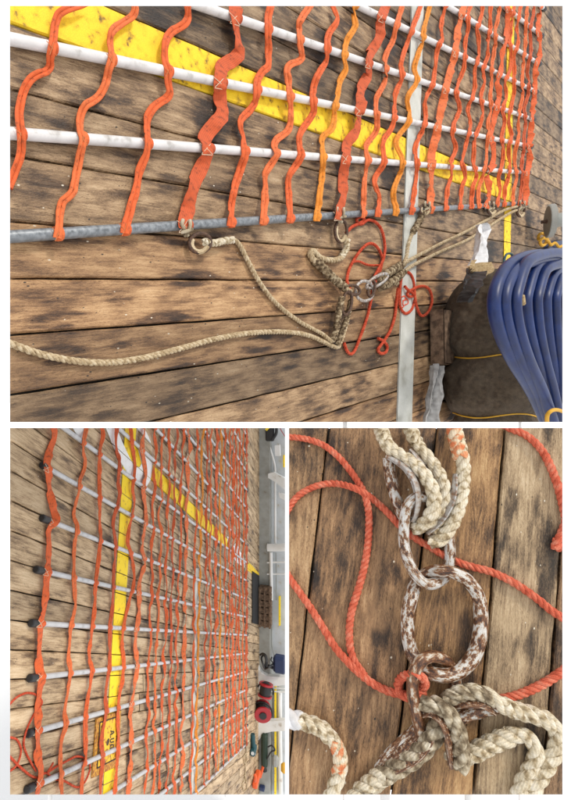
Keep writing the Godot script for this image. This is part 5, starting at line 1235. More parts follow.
		{"name": "rope_eye", "label": "white seized rope bight inside the lower right corner rope", "cat": "rope eye", "p": [0.1949, -0.4737, 0.0238, 0.2181, -0.4792, 0.0268, 0.2443, -0.4682, 0.0283, 0.2732, -0.4481, 0.0283, 0.3019, -0.428, 0.0283, 0.333, -0.4091, 0.0268, 0.3608, -0.3963, 0.0268, 0.3832, -0.3977, 0.0253, 0.3974, -0.4126, 0.0253, 0.3996, -0.4388, 0.0253, 0.3865, -0.4683, 0.0253, 0.369, -0.4986, 0.0253, 0.3503, -0.5463, 0.0253], "r": 0.0204, "m": "rope", "laid": true, "splices": [{"name": "seizing", "p": [0.2392, -0.4712, 0.0298, 0.263, -0.4563, 0.0313, 0.2894, -0.4367, 0.0313, 0.3183, -0.4172, 0.0298, 0.3466, -0.4024, 0.0283], "r": 0.0247, "m": "rope"}]},
		{"name": "white_rope", "label": "white rope bight with a taped end at the lower left corner", "cat": "rope", "p": [-0.2483, -0.4793, 0.0298, -0.2244, -0.4797, 0.0298, -0.1862, -0.4797, 0.0298, -0.1487, -0.4827, 0.0283, -0.1173, -0.4944, 0.0268, -0.0947, -0.5151, 0.0253, -0.0804, -0.5442, 0.0253, -0.0798, -0.5784, 0.0253, -0.09, -0.6122, 0.0253, -0.108, -0.6595, 0.0253], "r": 0.0214, "m": "rope", "laid": true, "splices": [{"name": "tape", "p": [-0.2448, -0.4792, 0.0328, -0.221, -0.4783, 0.0328, -0.1917, -0.4787, 0.0328], "r": 0.0273, "m": "cloth"}, {"name": "splice", "p": [-0.1975, -0.4786, 0.0328, -0.1628, -0.4809, 0.0313, -0.1314, -0.4863, 0.0298, -0.1086, -0.5022, 0.0283], "r": 0.0252, "m": "rope"}, {"name": "stained_length", "p": [-0.0988, -0.5108, 0.0262, -0.086, -0.5304, 0.0262, -0.0787, -0.5583, 0.0262, -0.0823, -0.5883, 0.0262], "r": 0.022, "m": "stained_rope"}]},
		{"name": "orange_line", "label": "orange line arching in from the upper left corner, ending at the long bight", "cat": "line", "p": [-0.2954, 0.3896, 0.0125, -0.2704, 0.3885, 0.0125, -0.2318, 0.3859, 0.0125, -0.1901, 0.3781, 0.0125, -0.1457, 0.36, 0.0125, -0.102, 0.3251, 0.0125, -0.066, 0.2841, 0.0125, -0.0388, 0.2455, 0.0125, -0.0183, 0.209, 0.0268, -0.0075, 0.1676, 0.0328, -0.003, 0.1224, 0.0125, -0.0059, 0.0509, 0.0125, -0.0176, -0.026, 0.0125, -0.035, -0.0931, 0.0125, -0.0507, -0.1474, 0.0125, -0.0589, -0.2028, 0.0125, -0.0568, -0.2555, 0.0125, -0.045, -0.2919, 0.0125, -0.0279, -0.3133, 0.0125, -0.0139, -0.3294, 0.0125], "r": 0.0119, "m": "line", "laid": true, "sides": 8, "pitch": 4.2},
		{"name": "orange_line", "label": "orange line from the left edge knotted round the lower chain link", "cat": "line", "p": [-0.2696, -0.0491, 0.0131, -0.2485, -0.0809, 0.0131, -0.2179, -0.1169, 0.0131, -0.1785, -0.1625, 0.0131, -0.1402, -0.2123, 0.0131, -0.1003, -0.2654, 0.0131, -0.0676, -0.2949, 0.0179, -0.0361, -0.318, 0.0238, 0.0055, -0.3442, 0.0131, 0.0488, -0.3569, 0.0131, 0.086, -0.3588, 0.0131, 0.1115, -0.3503, 0.0238, 0.131, -0.3352, 0.0417, 0.1426, -0.3118, 0.0596, 0.1345, -0.2936, 0.0715, 0.116, -0.2879, 0.0864, 0.0967, -0.2955, 0.0715, 0.0813, -0.3142, 0.0417, 0.0753, -0.3368, 0.0238, 0.0816, -0.3535, 0.0238, 0.097, -0.3565, 0.0477, 0.1191, -0.3483, 0.0596, 0.1385, -0.3362, 0.0417], "r": 0.0125, "m": "line", "laid": true, "sides": 8, "pitch": 4.2},
		{"name": "orange_line", "label": "orange line crossing beneath the upper chain link to the right edge", "cat": "line", "p": [-0.2802, 0.0921, 0.0125, -0.2589, 0.1405, 0.0125, -0.2368, 0.1758, 0.0125, -0.2043, 0.2034, 0.0125, -0.1587, 0.2249, 0.0125, -0.1101, 0.2329, 0.0125, -0.0613, 0.2228, 0.0357, -0.0181, 0.2041, 0.0402, 0.0242, 0.1768, 0.0125, 0.0596, 0.1433, 0.0125, 0.0911, 0.109, 0.0134, 0.1303, 0.0795, 0.0134, 0.1713, 0.057, 0.0134, 0.2111, 0.0351, 0.0137, 0.2503, 0.0195, 0.0125, 0.2888, 0.0112, 0.0125, 0.3265, 0.0046, 0.0125, 0.3678, -0.0109, 0.0125, 0.4051, -0.0317, 0.0125, 0.4431, -0.0594, 0.0125, 0.4689, -0.0816, 0.0125, 0.5076, -0.1037, 0.0125], "r": 0.0119, "m": "line", "laid": true, "sides": 8, "pitch": 4.2},
		{"name": "orange_line", "label": "orange line bending down the upper right corner", "cat": "line", "p": [0.3754, 0.4545, 0.0125, 0.4061, 0.4342, 0.0125, 0.439, 0.4191, 0.0125, 0.4655, 0.3949, 0.0125, 0.4857, 0.3634, 0.0125, 0.4998, 0.3248, 0.0125, 0.5097, 0.2838, 0.0125, 0.5162, 0.2493, 0.0125, 0.521, 0.2096, 0.0125, 0.5242, 0.1676, 0.0125, 0.5173, 0.1448, 0.0125, 0.507, 0.1218, 0.0125, 0.4961, 0.0933, 0.0125], "r": 0.0119, "m": "line", "laid": true, "sides": 8, "pitch": 4.2, "splices": [{"name": "frayed_end", "p": [0.5005, 0.1101, 0.0149, 0.4956, 0.0945, 0.0149, 0.4923, 0.0847, 0.0149], "r": 0.0145, "m": "line"}]},
		{"name": "orange_line", "label": "orange line emerging under the corner rope toward the right edge", "cat": "line", "p": [0.2528, -0.34, 0.0149, 0.2938, -0.3344, 0.0149, 0.3369, -0.32, 0.0149, 0.3725, -0.3048, 0.0149, 0.4129, -0.2804, 0.0149, 0.4462, -0.2564, 0.0149, 0.4964, -0.2128, 0.0149], "r": 0.0116, "m": "line", "laid": true, "sides": 8, "pitch": 4.2}]
}
const NETS := {
	"top": {"label": "orange webbing climbing net with white bars over the weathered brown deck", "at": [1.779, 1.377], "bars": [
		[0.572, 0.525, 0.024, 6.312, 2.189, 0.024, 0.0207, "galvanised", [1]],
		[0.572, 0.861, 0.024, 6.443, 2.563, 0.024, 0.0195, "white_bar", [1]],
		[0.572, 1.167, 0.024, 6.563, 2.904, 0.024, 0.0195, "white_bar", [1]],
		[1.255, 1.682, 0.024, 6.645, 3.245, 0.024, 0.0195, "white_bar", [1]],
		[2.345, 2.333, 0.024, 6.77, 3.616, 0.024, 0.0195, "white_bar", [1]],
		[3.644, 3.061, 0.024, 6.9, 4.005, 0.024, 0.0195, "white_bar", [1]],
		[4.909, 3.784, 0.024, 7.011, 4.394, 0.024, 0.0195, "white_bar", [1]],
		[6.327, 4.55, 0.024, 7.125, 4.781, 0.024, 0.0195, "white_bar", [1]]],
	"straps": [
		{"p": [0.869, 1.448, 0.014, 0.838, 1.418, 0.021, 0.809, 1.393, 0.024, 0.779, 1.366, 0.026, 0.761, 1.347, 0.018, 0.753, 1.322, 0.013, 0.745, 1.29, 0.015, 0.732, 1.244, 0.037, 0.724, 1.208, 0.049, 0.719, 1.181, 0.049, 0.721, 1.164, 0.035, 0.731, 1.155, 0.014, 0.714, 1.126, 0.019, 0.686, 1.1, 0.028, 0.664, 1.08, 0.024, 0.647, 1.054, 0.026, 0.639, 1.034, 0.015, 0.632, 1.01, 0.014, 0.623, 0.979, 0.024, 0.619, 0.952, 0.024, 0.614, 0.922, 0.034, 0.612, 0.893, 0.043, 0.613, 0.868, 0.049, 0.615, 0.846, 0.049, 0.621, 0.83, 0.035, 0.622, 0.809, 0.028, 0.616, 0.783, 0.027, 0.61, 0.762, 0.019, 0.604, 0.74, 0.013, 0.592, 0.709, 0.017, 0.58, 0.684, 0.03], "w": 0.0277, "lean": 0.199, "wide": false, "m": "orange", "loops": [[0.624, 0.876, 0.024, 0.96, 0.278, 0.0195, 1, 0.611, 0.858, 0.055], [0.734, 1.214, 0.024, 0.96, 0.278, 0.0195, 1, 0.719, 1.189, 0.055]], "step": 0.012, "twist": 0.42},
		{"p": [1.069, 1.55, 0.031, 1.074, 1.525, 0.031, 1.072, 1.506, 0.018, 1.047, 1.478, 0.013, 1.02, 1.45, 0.013, 0.988, 1.412, 0.022, 0.963, 1.372, 0.032, 0.967, 1.354, 0.02, 0.963, 1.32, 0.03, 0.959, 1.281, 0.047, 0.954, 1.251, 0.048, 0.95, 1.228, 0.038, 0.955, 1.212, 0.019, 0.945, 1.179, 0.023, 0.935, 1.153, 0.017, 0.921, 1.128, 0.012, 0.892, 1.096, 0.019, 0.86, 1.064, 0.03, 0.85, 1.043, 0.02, 0.844, 1.017, 0.017, 0.837, 0.984, 0.026, 0.831, 0.948, 0.045, 0.838, 0.925, 0.048, 0.837, 0.901, 0.044, 0.838, 0.88, 0.029, 0.839, 0.857, 0.016, 0.835, 0.832, 0.012, 0.828, 0.801, 0.014, 0.819, 0.769, 0.021, 0.812, 0.741, 0.023, 0.795, 0.718, 0.021, 0.777, 0.698, 0.015, 0.771, 0.673, 0.012, 0.764, 0.644, 0.017, 0.752, 0.609, 0.038, 0.744, 0.579, 0.05, 0.74, 0.552, 0.049], "w": 0.0301, "lean": 0.131, "wide": false, "m": "faded", "loops": [[0.755, 0.578, 0.024, 0.96, 0.278, 0.0207, 1, 0.74, 0.566, 0.055], [0.851, 0.942, 0.024, 0.96, 0.278, 0.0195, 1, 0.835, 0.923, 0.054], [0.971, 1.283, 0.024, 0.96, 0.278, 0.0195, 1, 0.952, 1.258, 0.054]], "step": 0.012, "twist": 0.42},
		{"p": [1.327, 1.681, 0.048, 1.338, 1.661, 0.041, 1.356, 1.651, 0.022, 1.339, 1.613, 0.023, 1.315, 1.588, 0.013, 1.279, 1.555, 0.013, 1.248, 1.513, 0.018, 1.227, 1.47, 0.028, 1.223, 1.439, 0.027, 1.228, 1.414, 0.023, 1.22, 1.373, 0.041, 1.225, 1.343, 0.048, 1.228, 1.317, 0.043, 1.239, 1.298, 0.034, 1.25, 1.275, 0.03, 1.242, 1.254, 0.017, 1.213, 1.228, 0.012, 1.18, 1.195, 0.016, 1.154, 1.16, 0.021, 1.142, 1.13, 0.019, 1.141, 1.101, 0.016, 1.131, 1.061, 0.031, 1.119, 1.02, 0.048, 1.12, 0.992, 0.047, 1.121, 0.966, 0.037, 1.113, 0.939, 0.027, 1.104, 0.91, 0.019, 1.101, 0.883, 0.012, 1.096, 0.853, 0.012, 1.085, 0.82, 0.019, 1.073, 0.789, 0.021, 1.059, 0.755, 0.025, 1.051, 0.724, 0.022, 1.031, 0.688, 0.038, 1.015, 0.653, 0.049, 1.012, 0.63, 0.049], "w": 0.0357, "lean": 0.087, "wide": false, "m": "orange", "loops": [[1.031, 0.658, 0.024, 0.96, 0.278, 0.0207, 1, 1.01, 0.644, 0.055], [1.137, 1.025, 0.024, 0.96, 0.278, 0.0195, 1, 1.115, 1.005, 0.054], [1.244, 1.362, 0.024, 0.96, 0.278, 0.0195, 1, 1.22, 1.336, 0.054]], "step": 0.013, "twist": 0.42},
		{"p": [1.635, 1.861, 0.029, 1.63, 1.821, 0.036, 1.619, 1.774, 0.049, 1.629, 1.747, 0.042, 1.658, 1.742, 0.017, 1.667, 1.71, 0.018, 1.668, 1.669, 0.033, 1.68, 1.649, 0.019, 1.653, 1.613, 0.014, 1.614, 1.576, 0.013, 1.567, 1.533, 0.019, 1.534, 1.477, 0.04, 1.523, 1.432, 0.049, 1.524, 1.402, 0.043, 1.549, 1.394, 0.015, 1.555, 1.362, 0.014, 1.562, 1.33, 0.026, 1.551, 1.293, 0.028, 1.518, 1.255, 0.028, 1.5, 1.228, 0.018, 1.478, 1.197, 0.013, 1.436, 1.143, 0.036, 1.44, 1.11, 0.049, 1.448, 1.083, 0.047, 1.452, 1.063, 0.025, 1.442, 1.035, 0.016, 1.425, 1.003, 0.013, 1.4, 0.961, 0.02, 1.376, 0.919, 0.032, 1.366, 0.884, 0.031, 1.36, 0.851, 0.024, 1.36, 0.823, 0.014, 1.333, 0.781, 0.035, 1.312, 0.74, 0.05, 1.311, 0.714, 0.049], "w": 0.069, "lean": 0.067, "wide": true, "m": "worn", "loops": [[1.334, 0.746, 0.024, 0.96, 0.278, 0.0207, 1, 1.307, 0.73, 0.055], [1.466, 1.12, 0.024, 0.96, 0.278, 0.0195, 1, 1.437, 1.098, 0.054], [1.547, 1.45, 0.024, 0.96, 0.278, 0.0195, 1, 1.517, 1.421, 0.054], [1.646, 1.796, 0.024, 0.96, 0.278, 0.0195, 1, 1.614, 1.76, 0.054]], "step": 0.015, "twist": 0.42},
		{"p": [1.92, 2.015, 0.023, 1.9, 1.975, 0.025, 1.897, 1.95, 0.017, 1.88, 1.905, 0.028, 1.855, 1.851, 0.05, 1.855, 1.823, 0.051, 1.864, 1.802, 0.043, 1.884, 1.791, 0.027, 1.897, 1.774, 0.016, 1.9, 1.745, 0.015, 1.896, 1.711, 0.02, 1.885, 1.674, 0.024, 1.852, 1.641, 0.023, 1.831, 1.611, 0.019, 1.802, 1.568, 0.028, 1.772, 1.517, 0.049, 1.772, 1.49, 0.051, 1.774, 1.466, 0.045, 1.787, 1.455, 0.024, 1.771, 1.427, 0.018, 1.75, 1.399, 0.014, 1.713, 1.363, 0.019, 1.676, 1.323, 0.031, 1.668, 1.29, 0.036, 1.692, 1.279, 0.02, 1.704, 1.256, 0.019, 1.691, 1.214, 0.038, 1.684, 1.179, 0.051, 1.688, 1.153, 0.049, 1.687, 1.132, 0.038, 1.692, 1.117, 0.019, 1.683, 1.087, 0.016, 1.671, 1.058, 0.016, 1.653, 1.023, 0.023, 1.641, 0.993, 0.026, 1.625, 0.96, 0.034, 1.631, 0.94, 0.021, 1.631, 0.914, 0.015, 1.615, 0.877, 0.027, 1.594, 0.84, 0.049, 1.589, 0.811, 0.052, 1.587, 0.792, 0.051], "w": 0.04, "lean": 0.219, "wide": false, "m": "orange", "loops": [[1.618, 0.828, 0.024, 0.96, 0.278, 0.0207, 0, 1.583, 0.81, 0.058], [1.715, 1.192, 0.024, 0.96, 0.278, 0.0195, 0, 1.679, 1.167, 0.056], [1.803, 1.524, 0.024, 0.96, 0.278, 0.0195, 0, 1.765, 1.492, 0.056], [1.887, 1.865, 0.024, 0.96, 0.278, 0.0195, 0, 1.848, 1.826, 0.056]], "step": 0.013, "twist": 0.42},
		{"p": [2.273, 2.211, 0.019, 2.245, 2.17, 0.017, 2.201, 2.116, 0.026, 2.158, 2.059, 0.034, 2.13, 2.016, 0.038, 2.149, 2.004, 0.022, 2.122, 1.949, 0.043, 2.113, 1.907, 0.053, 2.128, 1.886, 0.046, 2.148, 1.869, 0.039, 2.173, 1.859, 0.024, 2.144, 1.824, 0.021, 2.1, 1.796, 0.016, 2.059, 1.758, 0.019, 2.036, 1.712, 0.028, 2.046, 1.687, 0.024, 2.052, 1.66, 0.025, 2.037, 1.612, 0.043, 2.03, 1.57, 0.053, 2.043, 1.548, 0.045, 2.071, 1.535, 0.025, 2.058, 1.49, 0.036, 2.074, 1.471, 0.022, 2.068, 1.438, 0.018, 2.04, 1.404, 0.017, 1.993, 1.366, 0.02, 1.937, 1.321, 0.037, 1.919, 1.288, 0.038, 1.91, 1.252, 0.052, 1.915, 1.226, 0.053, 1.91, 1.205, 0.039, 1.901, 1.183, 0.026, 1.859, 1.14, 0.039, 1.855, 1.117, 0.029, 1.864, 1.093, 0.021, 1.874, 1.065, 0.016, 1.864, 1.03, 0.022, 1.852, 0.993, 0.031, 1.839, 0.955, 0.04, 1.831, 0.923, 0.044, 1.816, 0.886, 0.054, 1.815, 0.857, 0.051], "w": 0.04, "lean": 0.312, "wide": false, "m": "faded", "loops": [[1.851, 0.895, 0.024, 0.96, 0.278, 0.0207, 0, 1.808, 0.875, 0.059], [1.949, 1.26, 0.024, 0.96, 0.278, 0.0195, 0, 1.906, 1.232, 0.058], [2.068, 1.601, 0.024, 0.96, 0.278, 0.0195, 0, 2.022, 1.565, 0.058], [2.154, 1.943, 0.024, 0.96, 0.278, 0.0195, 0, 2.106, 1.899, 0.058]], "step": 0.014, "twist": 0.42},
		{"p": [2.453, 2.311, 0.025, 2.482, 2.298, 0.022, 2.502, 2.271, 0.026, 2.521, 2.248, 0.023, 2.496, 2.201, 0.026, 2.474, 2.169, 0.017, 2.437, 2.12, 0.018, 2.407, 2.066, 0.029, 2.371, 2.002, 0.052, 2.369, 1.967, 0.053, 2.397, 1.958, 0.035, 2.409, 1.944, 0.016, 2.375, 1.898, 0.019, 2.327, 1.841, 0.028, 2.289, 1.792, 0.035, 2.287, 1.766, 0.024, 2.281, 1.733, 0.02, 2.248, 1.679, 0.039, 2.233, 1.635, 0.053, 2.24, 1.609, 0.05, 2.26, 1.59, 0.037, 2.248, 1.56, 0.029, 2.234, 1.534, 0.018, 2.203, 1.497, 0.017, 2.162, 1.451, 0.026, 2.131, 1.408, 0.036, 2.14, 1.38, 0.03, 2.132, 1.34, 0.041, 2.118, 1.297, 0.053, 2.112, 1.268, 0.045, 2.107, 1.246, 0.027, 2.063, 1.202, 0.039, 2.05, 1.175, 0.03, 2.057, 1.149, 0.019, 2.062, 1.122, 0.016, 2.061, 1.083, 0.02, 2.046, 1.043, 0.034, 2.043, 1.011, 0.039, 2.036, 0.974, 0.047, 2.028, 0.94, 0.054, 2.026, 0.917, 0.05], "w": 0.04, "lean": 0.313, "wide": false, "m": "orange", "loops": [[2.068, 0.958, 0.024, 0.96, 0.278, 0.0207, 0, 2.02, 0.936, 0.059], [2.158, 1.321, 0.024, 0.96, 0.278, 0.0195, 0, 2.11, 1.291, 0.058], [2.276, 1.661, 0.024, 0.96, 0.278, 0.0195, 0, 2.225, 1.624, 0.058], [2.415, 2.018, 0.024, 0.96, 0.278, 0.0195, 0, 2.361, 1.973, 0.058]], "step": 0.014, "twist": 0.42},
		{"p": [2.684, 2.42, 0.052, 2.668, 2.377, 0.052, 2.711, 2.382, 0.02, 2.723, 2.354, 0.018, 2.718, 2.31, 0.024, 2.694, 2.266, 0.025, 2.644, 2.207, 0.03, 2.634, 2.178, 0.019, 2.614, 2.134, 0.022, 2.555, 2.054, 0.052, 2.548, 2.015, 0.052, 2.582, 2.007, 0.038, 2.604, 1.987, 0.032, 2.596, 1.958, 0.019, 2.566, 1.915, 0.017, 2.542, 1.869, 0.023, 2.513, 1.816, 0.036, 2.503, 1.78, 0.035, 2.464, 1.722, 0.05, 2.448, 1.681, 0.053, 2.484, 1.669, 0.028, 2.481, 1.635, 0.028, 2.468, 1.594, 0.028, 2.438, 1.557, 0.025, 2.395, 1.522, 0.021, 2.371, 1.486, 0.017, 2.368, 1.449, 0.02, 2.339, 1.396, 0.045, 2.329, 1.359, 0.053, 2.337, 1.329, 0.047, 2.372, 1.312, 0.02, 2.373, 1.282, 0.017, 2.364, 1.246, 0.019, 2.352, 1.208, 0.023, 2.337, 1.166, 0.027, 2.326, 1.125, 0.029, 2.327, 1.092, 0.023, 2.276, 1.035, 0.051, 2.264, 1.0, 0.054, 2.266, 0.985, 0.051], "w": 0.04, "lean": 0.341, "wide": false, "m": "amber", "loops": [[2.312, 1.029, 0.024, 0.96, 0.278, 0.0207, 0, 2.258, 1.005, 0.06], [2.374, 1.383, 0.024, 0.96, 0.278, 0.0195, 0, 2.321, 1.352, 0.059], [2.499, 1.726, 0.024, 0.96, 0.278, 0.0195, 0, 2.442, 1.687, 0.059], [2.599, 2.072, 0.024, 0.96, 0.278, 0.0195, 0, 2.54, 2.025, 0.059], [2.726, 2.443, 0.024, 0.96, 0.278, 0.0195, 0, 2.664, 2.388, 0.059]], "step": 0.016, "twist": 0.42},
		{"p": [3.109, 2.658, 0.043, 3.106, 2.631, 0.027, 3.039, 2.55, 0.043, 2.986, 2.478, 0.056, 3.01, 2.467, 0.034, 3.003, 2.422, 0.038, 3.018, 2.397, 0.03, 2.988, 2.341, 0.031, 2.961, 2.298, 0.021, 2.92, 2.246, 0.02, 2.847, 2.165, 0.043, 2.82, 2.109, 0.056, 2.843, 2.088, 0.051, 2.883, 2.083, 0.024, 2.851, 2.038, 0.02, 2.816, 1.991, 0.02, 2.784, 1.941, 0.026, 2.766, 1.892, 0.033, 2.752, 1.844, 0.041, 2.726, 1.791, 0.054, 2.712, 1.751, 0.055, 2.752, 1.741, 0.027, 2.724, 1.688, 0.037, 2.723, 1.657, 0.028, 2.681, 1.611, 0.032, 2.652, 1.577, 0.022, 2.63, 1.538, 0.019, 2.593, 1.481, 0.039, 2.565, 1.429, 0.056, 2.56, 1.397, 0.052, 2.579, 1.378, 0.031, 2.587, 1.345, 0.021, 2.586, 1.306, 0.02, 2.579, 1.269, 0.024, 2.572, 1.225, 0.027, 2.544, 1.177, 0.04, 2.539, 1.147, 0.032, 2.48, 1.093, 0.054, 2.469, 1.057, 0.057, 2.474, 1.043, 0.053], "w": 0.07, "lean": 0.269, "wide": true, "m": "worn", "loops": [[2.525, 1.091, 0.024, 0.96, 0.278, 0.0207, 1, 2.462, 1.063, 0.062], [2.618, 1.454, 0.024, 0.96, 0.278, 0.0195, 1, 2.554, 1.419, 0.061], [2.774, 1.805, 0.024, 0.96, 0.278, 0.0195, 1, 2.706, 1.762, 0.061], [2.88, 2.153, 0.024, 0.96, 0.278, 0.0195, 1, 2.81, 2.101, 0.061], [3.053, 2.538, 0.024, 0.96, 0.278, 0.0195, 1, 2.979, 2.477, 0.061]], "step": 0.017, "twist": 0.42},
		{"p": [3.362, 2.807, 0.026, 3.35, 2.759, 0.019, 3.325, 2.703, 0.019, 3.238, 2.596, 0.047, 3.201, 2.534, 0.054, 3.209, 2.507, 0.04, 3.227, 2.49, 0.022, 3.206, 2.443, 0.018, 3.163, 2.386, 0.02, 3.12, 2.327, 0.023, 3.081, 2.263, 0.033, 3.05, 2.199, 0.053, 3.054, 2.163, 0.054, 3.108, 2.164, 0.025, 3.103, 2.128, 0.02, 3.054, 2.066, 0.026, 3.01, 2.015, 0.027, 2.976, 1.965, 0.029, 2.98, 1.93, 0.023, 2.938, 1.866, 0.047, 2.933, 1.823, 0.054, 2.965, 1.805, 0.039, 2.965, 1.768, 0.037, 2.971, 1.741, 0.023, 2.93, 1.695, 0.019, 2.885, 1.651, 0.019, 2.843, 1.6, 0.028, 2.83, 1.552, 0.041, 2.823, 1.507, 0.054, 2.823, 1.475, 0.049, 2.855, 1.462, 0.02, 2.846, 1.421, 0.02, 2.818, 1.362, 0.032, 2.821, 1.325, 0.028, 2.806, 1.279, 0.035, 2.824, 1.249, 0.023, 2.777, 1.189, 0.046, 2.756, 1.144, 0.056, 2.759, 1.125, 0.051], "w": 0.04, "lean": 0.403, "wide": false, "m": "faded", "loops": [[2.815, 1.175, 0.024, 0.96, 0.278, 0.0207, 0, 2.747, 1.147, 0.061], [2.878, 1.529, 0.024, 0.96, 0.278, 0.0195, 0, 2.81, 1.494, 0.06], [2.991, 1.868, 0.024, 0.96, 0.278, 0.0195, 0, 2.921, 1.825, 0.06], [3.112, 2.221, 0.024, 0.96, 0.278, 0.0195, 0, 3.04, 2.169, 0.06], [3.274, 2.602, 0.024, 0.96, 0.278, 0.0195, 0, 3.197, 2.542, 0.06]], "step": 0.017, "twist": 0.42},
		{"p": [3.682, 2.985, 0.022, 3.655, 2.931, 0.018, 3.609, 2.857, 0.021, 3.545, 2.777, 0.034, 3.499, 2.71, 0.04, 3.437, 2.633, 0.054, 3.432, 2.593, 0.041, 3.446, 2.567, 0.018, 3.4, 2.496, 0.023, 3.359, 2.43, 0.028, 3.31, 2.362, 0.04, 3.312, 2.329, 0.033, 3.282, 2.264, 0.053, 3.292, 2.227, 0.052, 3.31, 2.209, 0.028, 3.266, 2.154, 0.031, 3.241, 2.107, 0.028, 3.238, 2.068, 0.024, 3.248, 2.031, 0.018, 3.203, 1.958, 0.04, 3.17, 1.901, 0.054, 3.183, 1.873, 0.042, 3.171, 1.838, 0.033, 3.145, 1.8, 0.023, 3.109, 1.759, 0.018, 3.074, 1.707, 0.024, 3.076, 1.668, 0.025, 3.056, 1.613, 0.04, 3.025, 1.558, 0.054, 3.021, 1.525, 0.04, 3.016, 1.496, 0.019, 2.968, 1.445, 0.024, 2.939, 1.391, 0.039, 2.986, 1.369, 0.029, 3.019, 1.343, 0.025, 3.034, 1.313, 0.018, 2.974, 1.25, 0.044, 2.943, 1.203, 0.056, 2.944, 1.177, 0.052], "w": 0.04, "lean": 0.404, "wide": false, "m": "orange", "loops": [[3.005, 1.23, 0.024, 0.96, 0.278, 0.0207, 0, 2.933, 1.2, 0.061], [3.086, 1.59, 0.024, 0.96, 0.278, 0.0195, 0, 3.014, 1.552, 0.06], [3.234, 1.939, 0.024, 0.96, 0.278, 0.0195, 0, 3.159, 1.894, 0.06], [3.349, 2.289, 0.024, 0.96, 0.278, 0.0195, 0, 3.27, 2.236, 0.06], [3.495, 2.666, 0.024, 0.96, 0.278, 0.0195, 0, 3.413, 2.604, 0.06]], "step": 0.018, "twist": 0.42},
		{"p": [3.8, 3.039, 0.039, 3.811, 3.01, 0.023, 3.784, 2.945, 0.02, 3.742, 2.878, 0.026, 3.69, 2.795, 0.035, 3.635, 2.714, 0.048, 3.62, 2.661, 0.056, 3.663, 2.657, 0.027, 3.635, 2.598, 0.022, 3.59, 2.532, 0.025, 3.543, 2.466, 0.031, 3.534, 2.423, 0.027, 3.526, 2.374, 0.038, 3.519, 2.324, 0.056, 3.522, 2.288, 0.045, 3.486, 2.241, 0.037, 3.417, 2.172, 0.043, 3.415, 2.134, 0.032, 3.444, 2.111, 0.023, 3.47, 2.081, 0.02, 3.414, 2.004, 0.048, 3.377, 1.949, 0.056, 3.372, 1.92, 0.034, 3.326, 1.871, 0.025, 3.284, 1.823, 0.02, 3.271, 1.775, 0.02, 3.285, 1.741, 0.027, 3.309, 1.708, 0.035, 3.294, 1.656, 0.055, 3.293, 1.611, 0.051, 3.33, 1.593, 0.02, 3.287, 1.535, 0.022, 3.23, 1.473, 0.032, 3.2, 1.426, 0.034, 3.205, 1.392, 0.029, 3.225, 1.36, 0.026, 3.196, 1.304, 0.052, 3.185, 1.261, 0.057, 3.187, 1.246, 0.052], "w": 0.04, "lean": 0.492, "wide": false, "m": "amber", "loops": [[3.255, 1.302, 0.024, 0.96, 0.278, 0.0207, 0, 3.173, 1.27, 0.063], [3.358, 1.669, 0.024, 0.96, 0.278, 0.0195, 0, 3.276, 1.628, 0.061], [3.455, 2.003, 0.024, 0.96, 0.278, 0.0195, 0, 3.371, 1.954, 0.061], [3.587, 2.358, 0.024, 0.96, 0.278, 0.0195, 0, 3.5, 2.301, 0.061], [3.696, 2.725, 0.024, 0.96, 0.278, 0.0195, 0, 3.606, 2.658, 0.061]], "step": 0.019, "twist": 0.42},
		{"p": [4.047, 3.156, 0.054, 4.057, 3.121, 0.038, 4.076, 3.093, 0.019, 4.041, 3.023, 0.022, 4.006, 2.951, 0.031, 4.023, 2.912, 0.029, 4.027, 2.866, 0.032, 3.909, 2.764, 0.055, 3.922, 2.734, 0.035, 3.922, 2.687, 0.029, 3.892, 2.624, 0.037, 3.907, 2.59, 0.026, 3.904, 2.545, 0.022, 3.841, 2.456, 0.04, 3.77, 2.372, 0.055, 3.787, 2.353, 0.028, 3.707, 2.273, 0.039, 3.724, 2.243, 0.024, 3.736, 2.201, 0.021, 3.751, 2.165, 0.019, 3.674, 2.079, 0.049, 3.631, 2.014, 0.054, 3.656, 1.996, 0.027, 3.623, 1.945, 0.023, 3.592, 1.897, 0.02, 3.565, 1.846, 0.02, 3.563, 1.799, 0.024, 3.522, 1.735, 0.051, 3.52, 1.689, 0.055, 3.583, 1.672, 0.024, 3.584, 1.631, 0.019, 3.566, 1.582, 0.02, 3.536, 1.524, 0.028, 3.505, 1.472, 0.036, 3.51, 1.436, 0.028, 3.438, 1.368, 0.054, 3.447, 1.321, 0.046], "w": 0.04, "lean": 0.436, "wide": false, "m": "orange", "loops": [[3.504, 1.375, 0.024, 0.96, 0.278, 0.0207, 0, 3.418, 1.341, 0.062], [3.591, 1.736, 0.024, 0.96, 0.278, 0.0195, 0, 3.505, 1.695, 0.06], [3.716, 2.079, 0.024, 0.96, 0.278, 0.0195, 0, 3.628, 2.029, 0.06], [3.856, 2.436, 0.024, 0.96, 0.278, 0.0195, 0, 3.765, 2.378, 0.06], [3.982, 2.808, 0.024, 0.96, 0.278, 0.0195, 0, 3.888, 2.741, 0.06], [4.118, 3.198, 0.024, 0.96, 0.278, 0.0195, 0, 4.02, 3.122, 0.06]], "step": 0.02, "twist": 0.42},
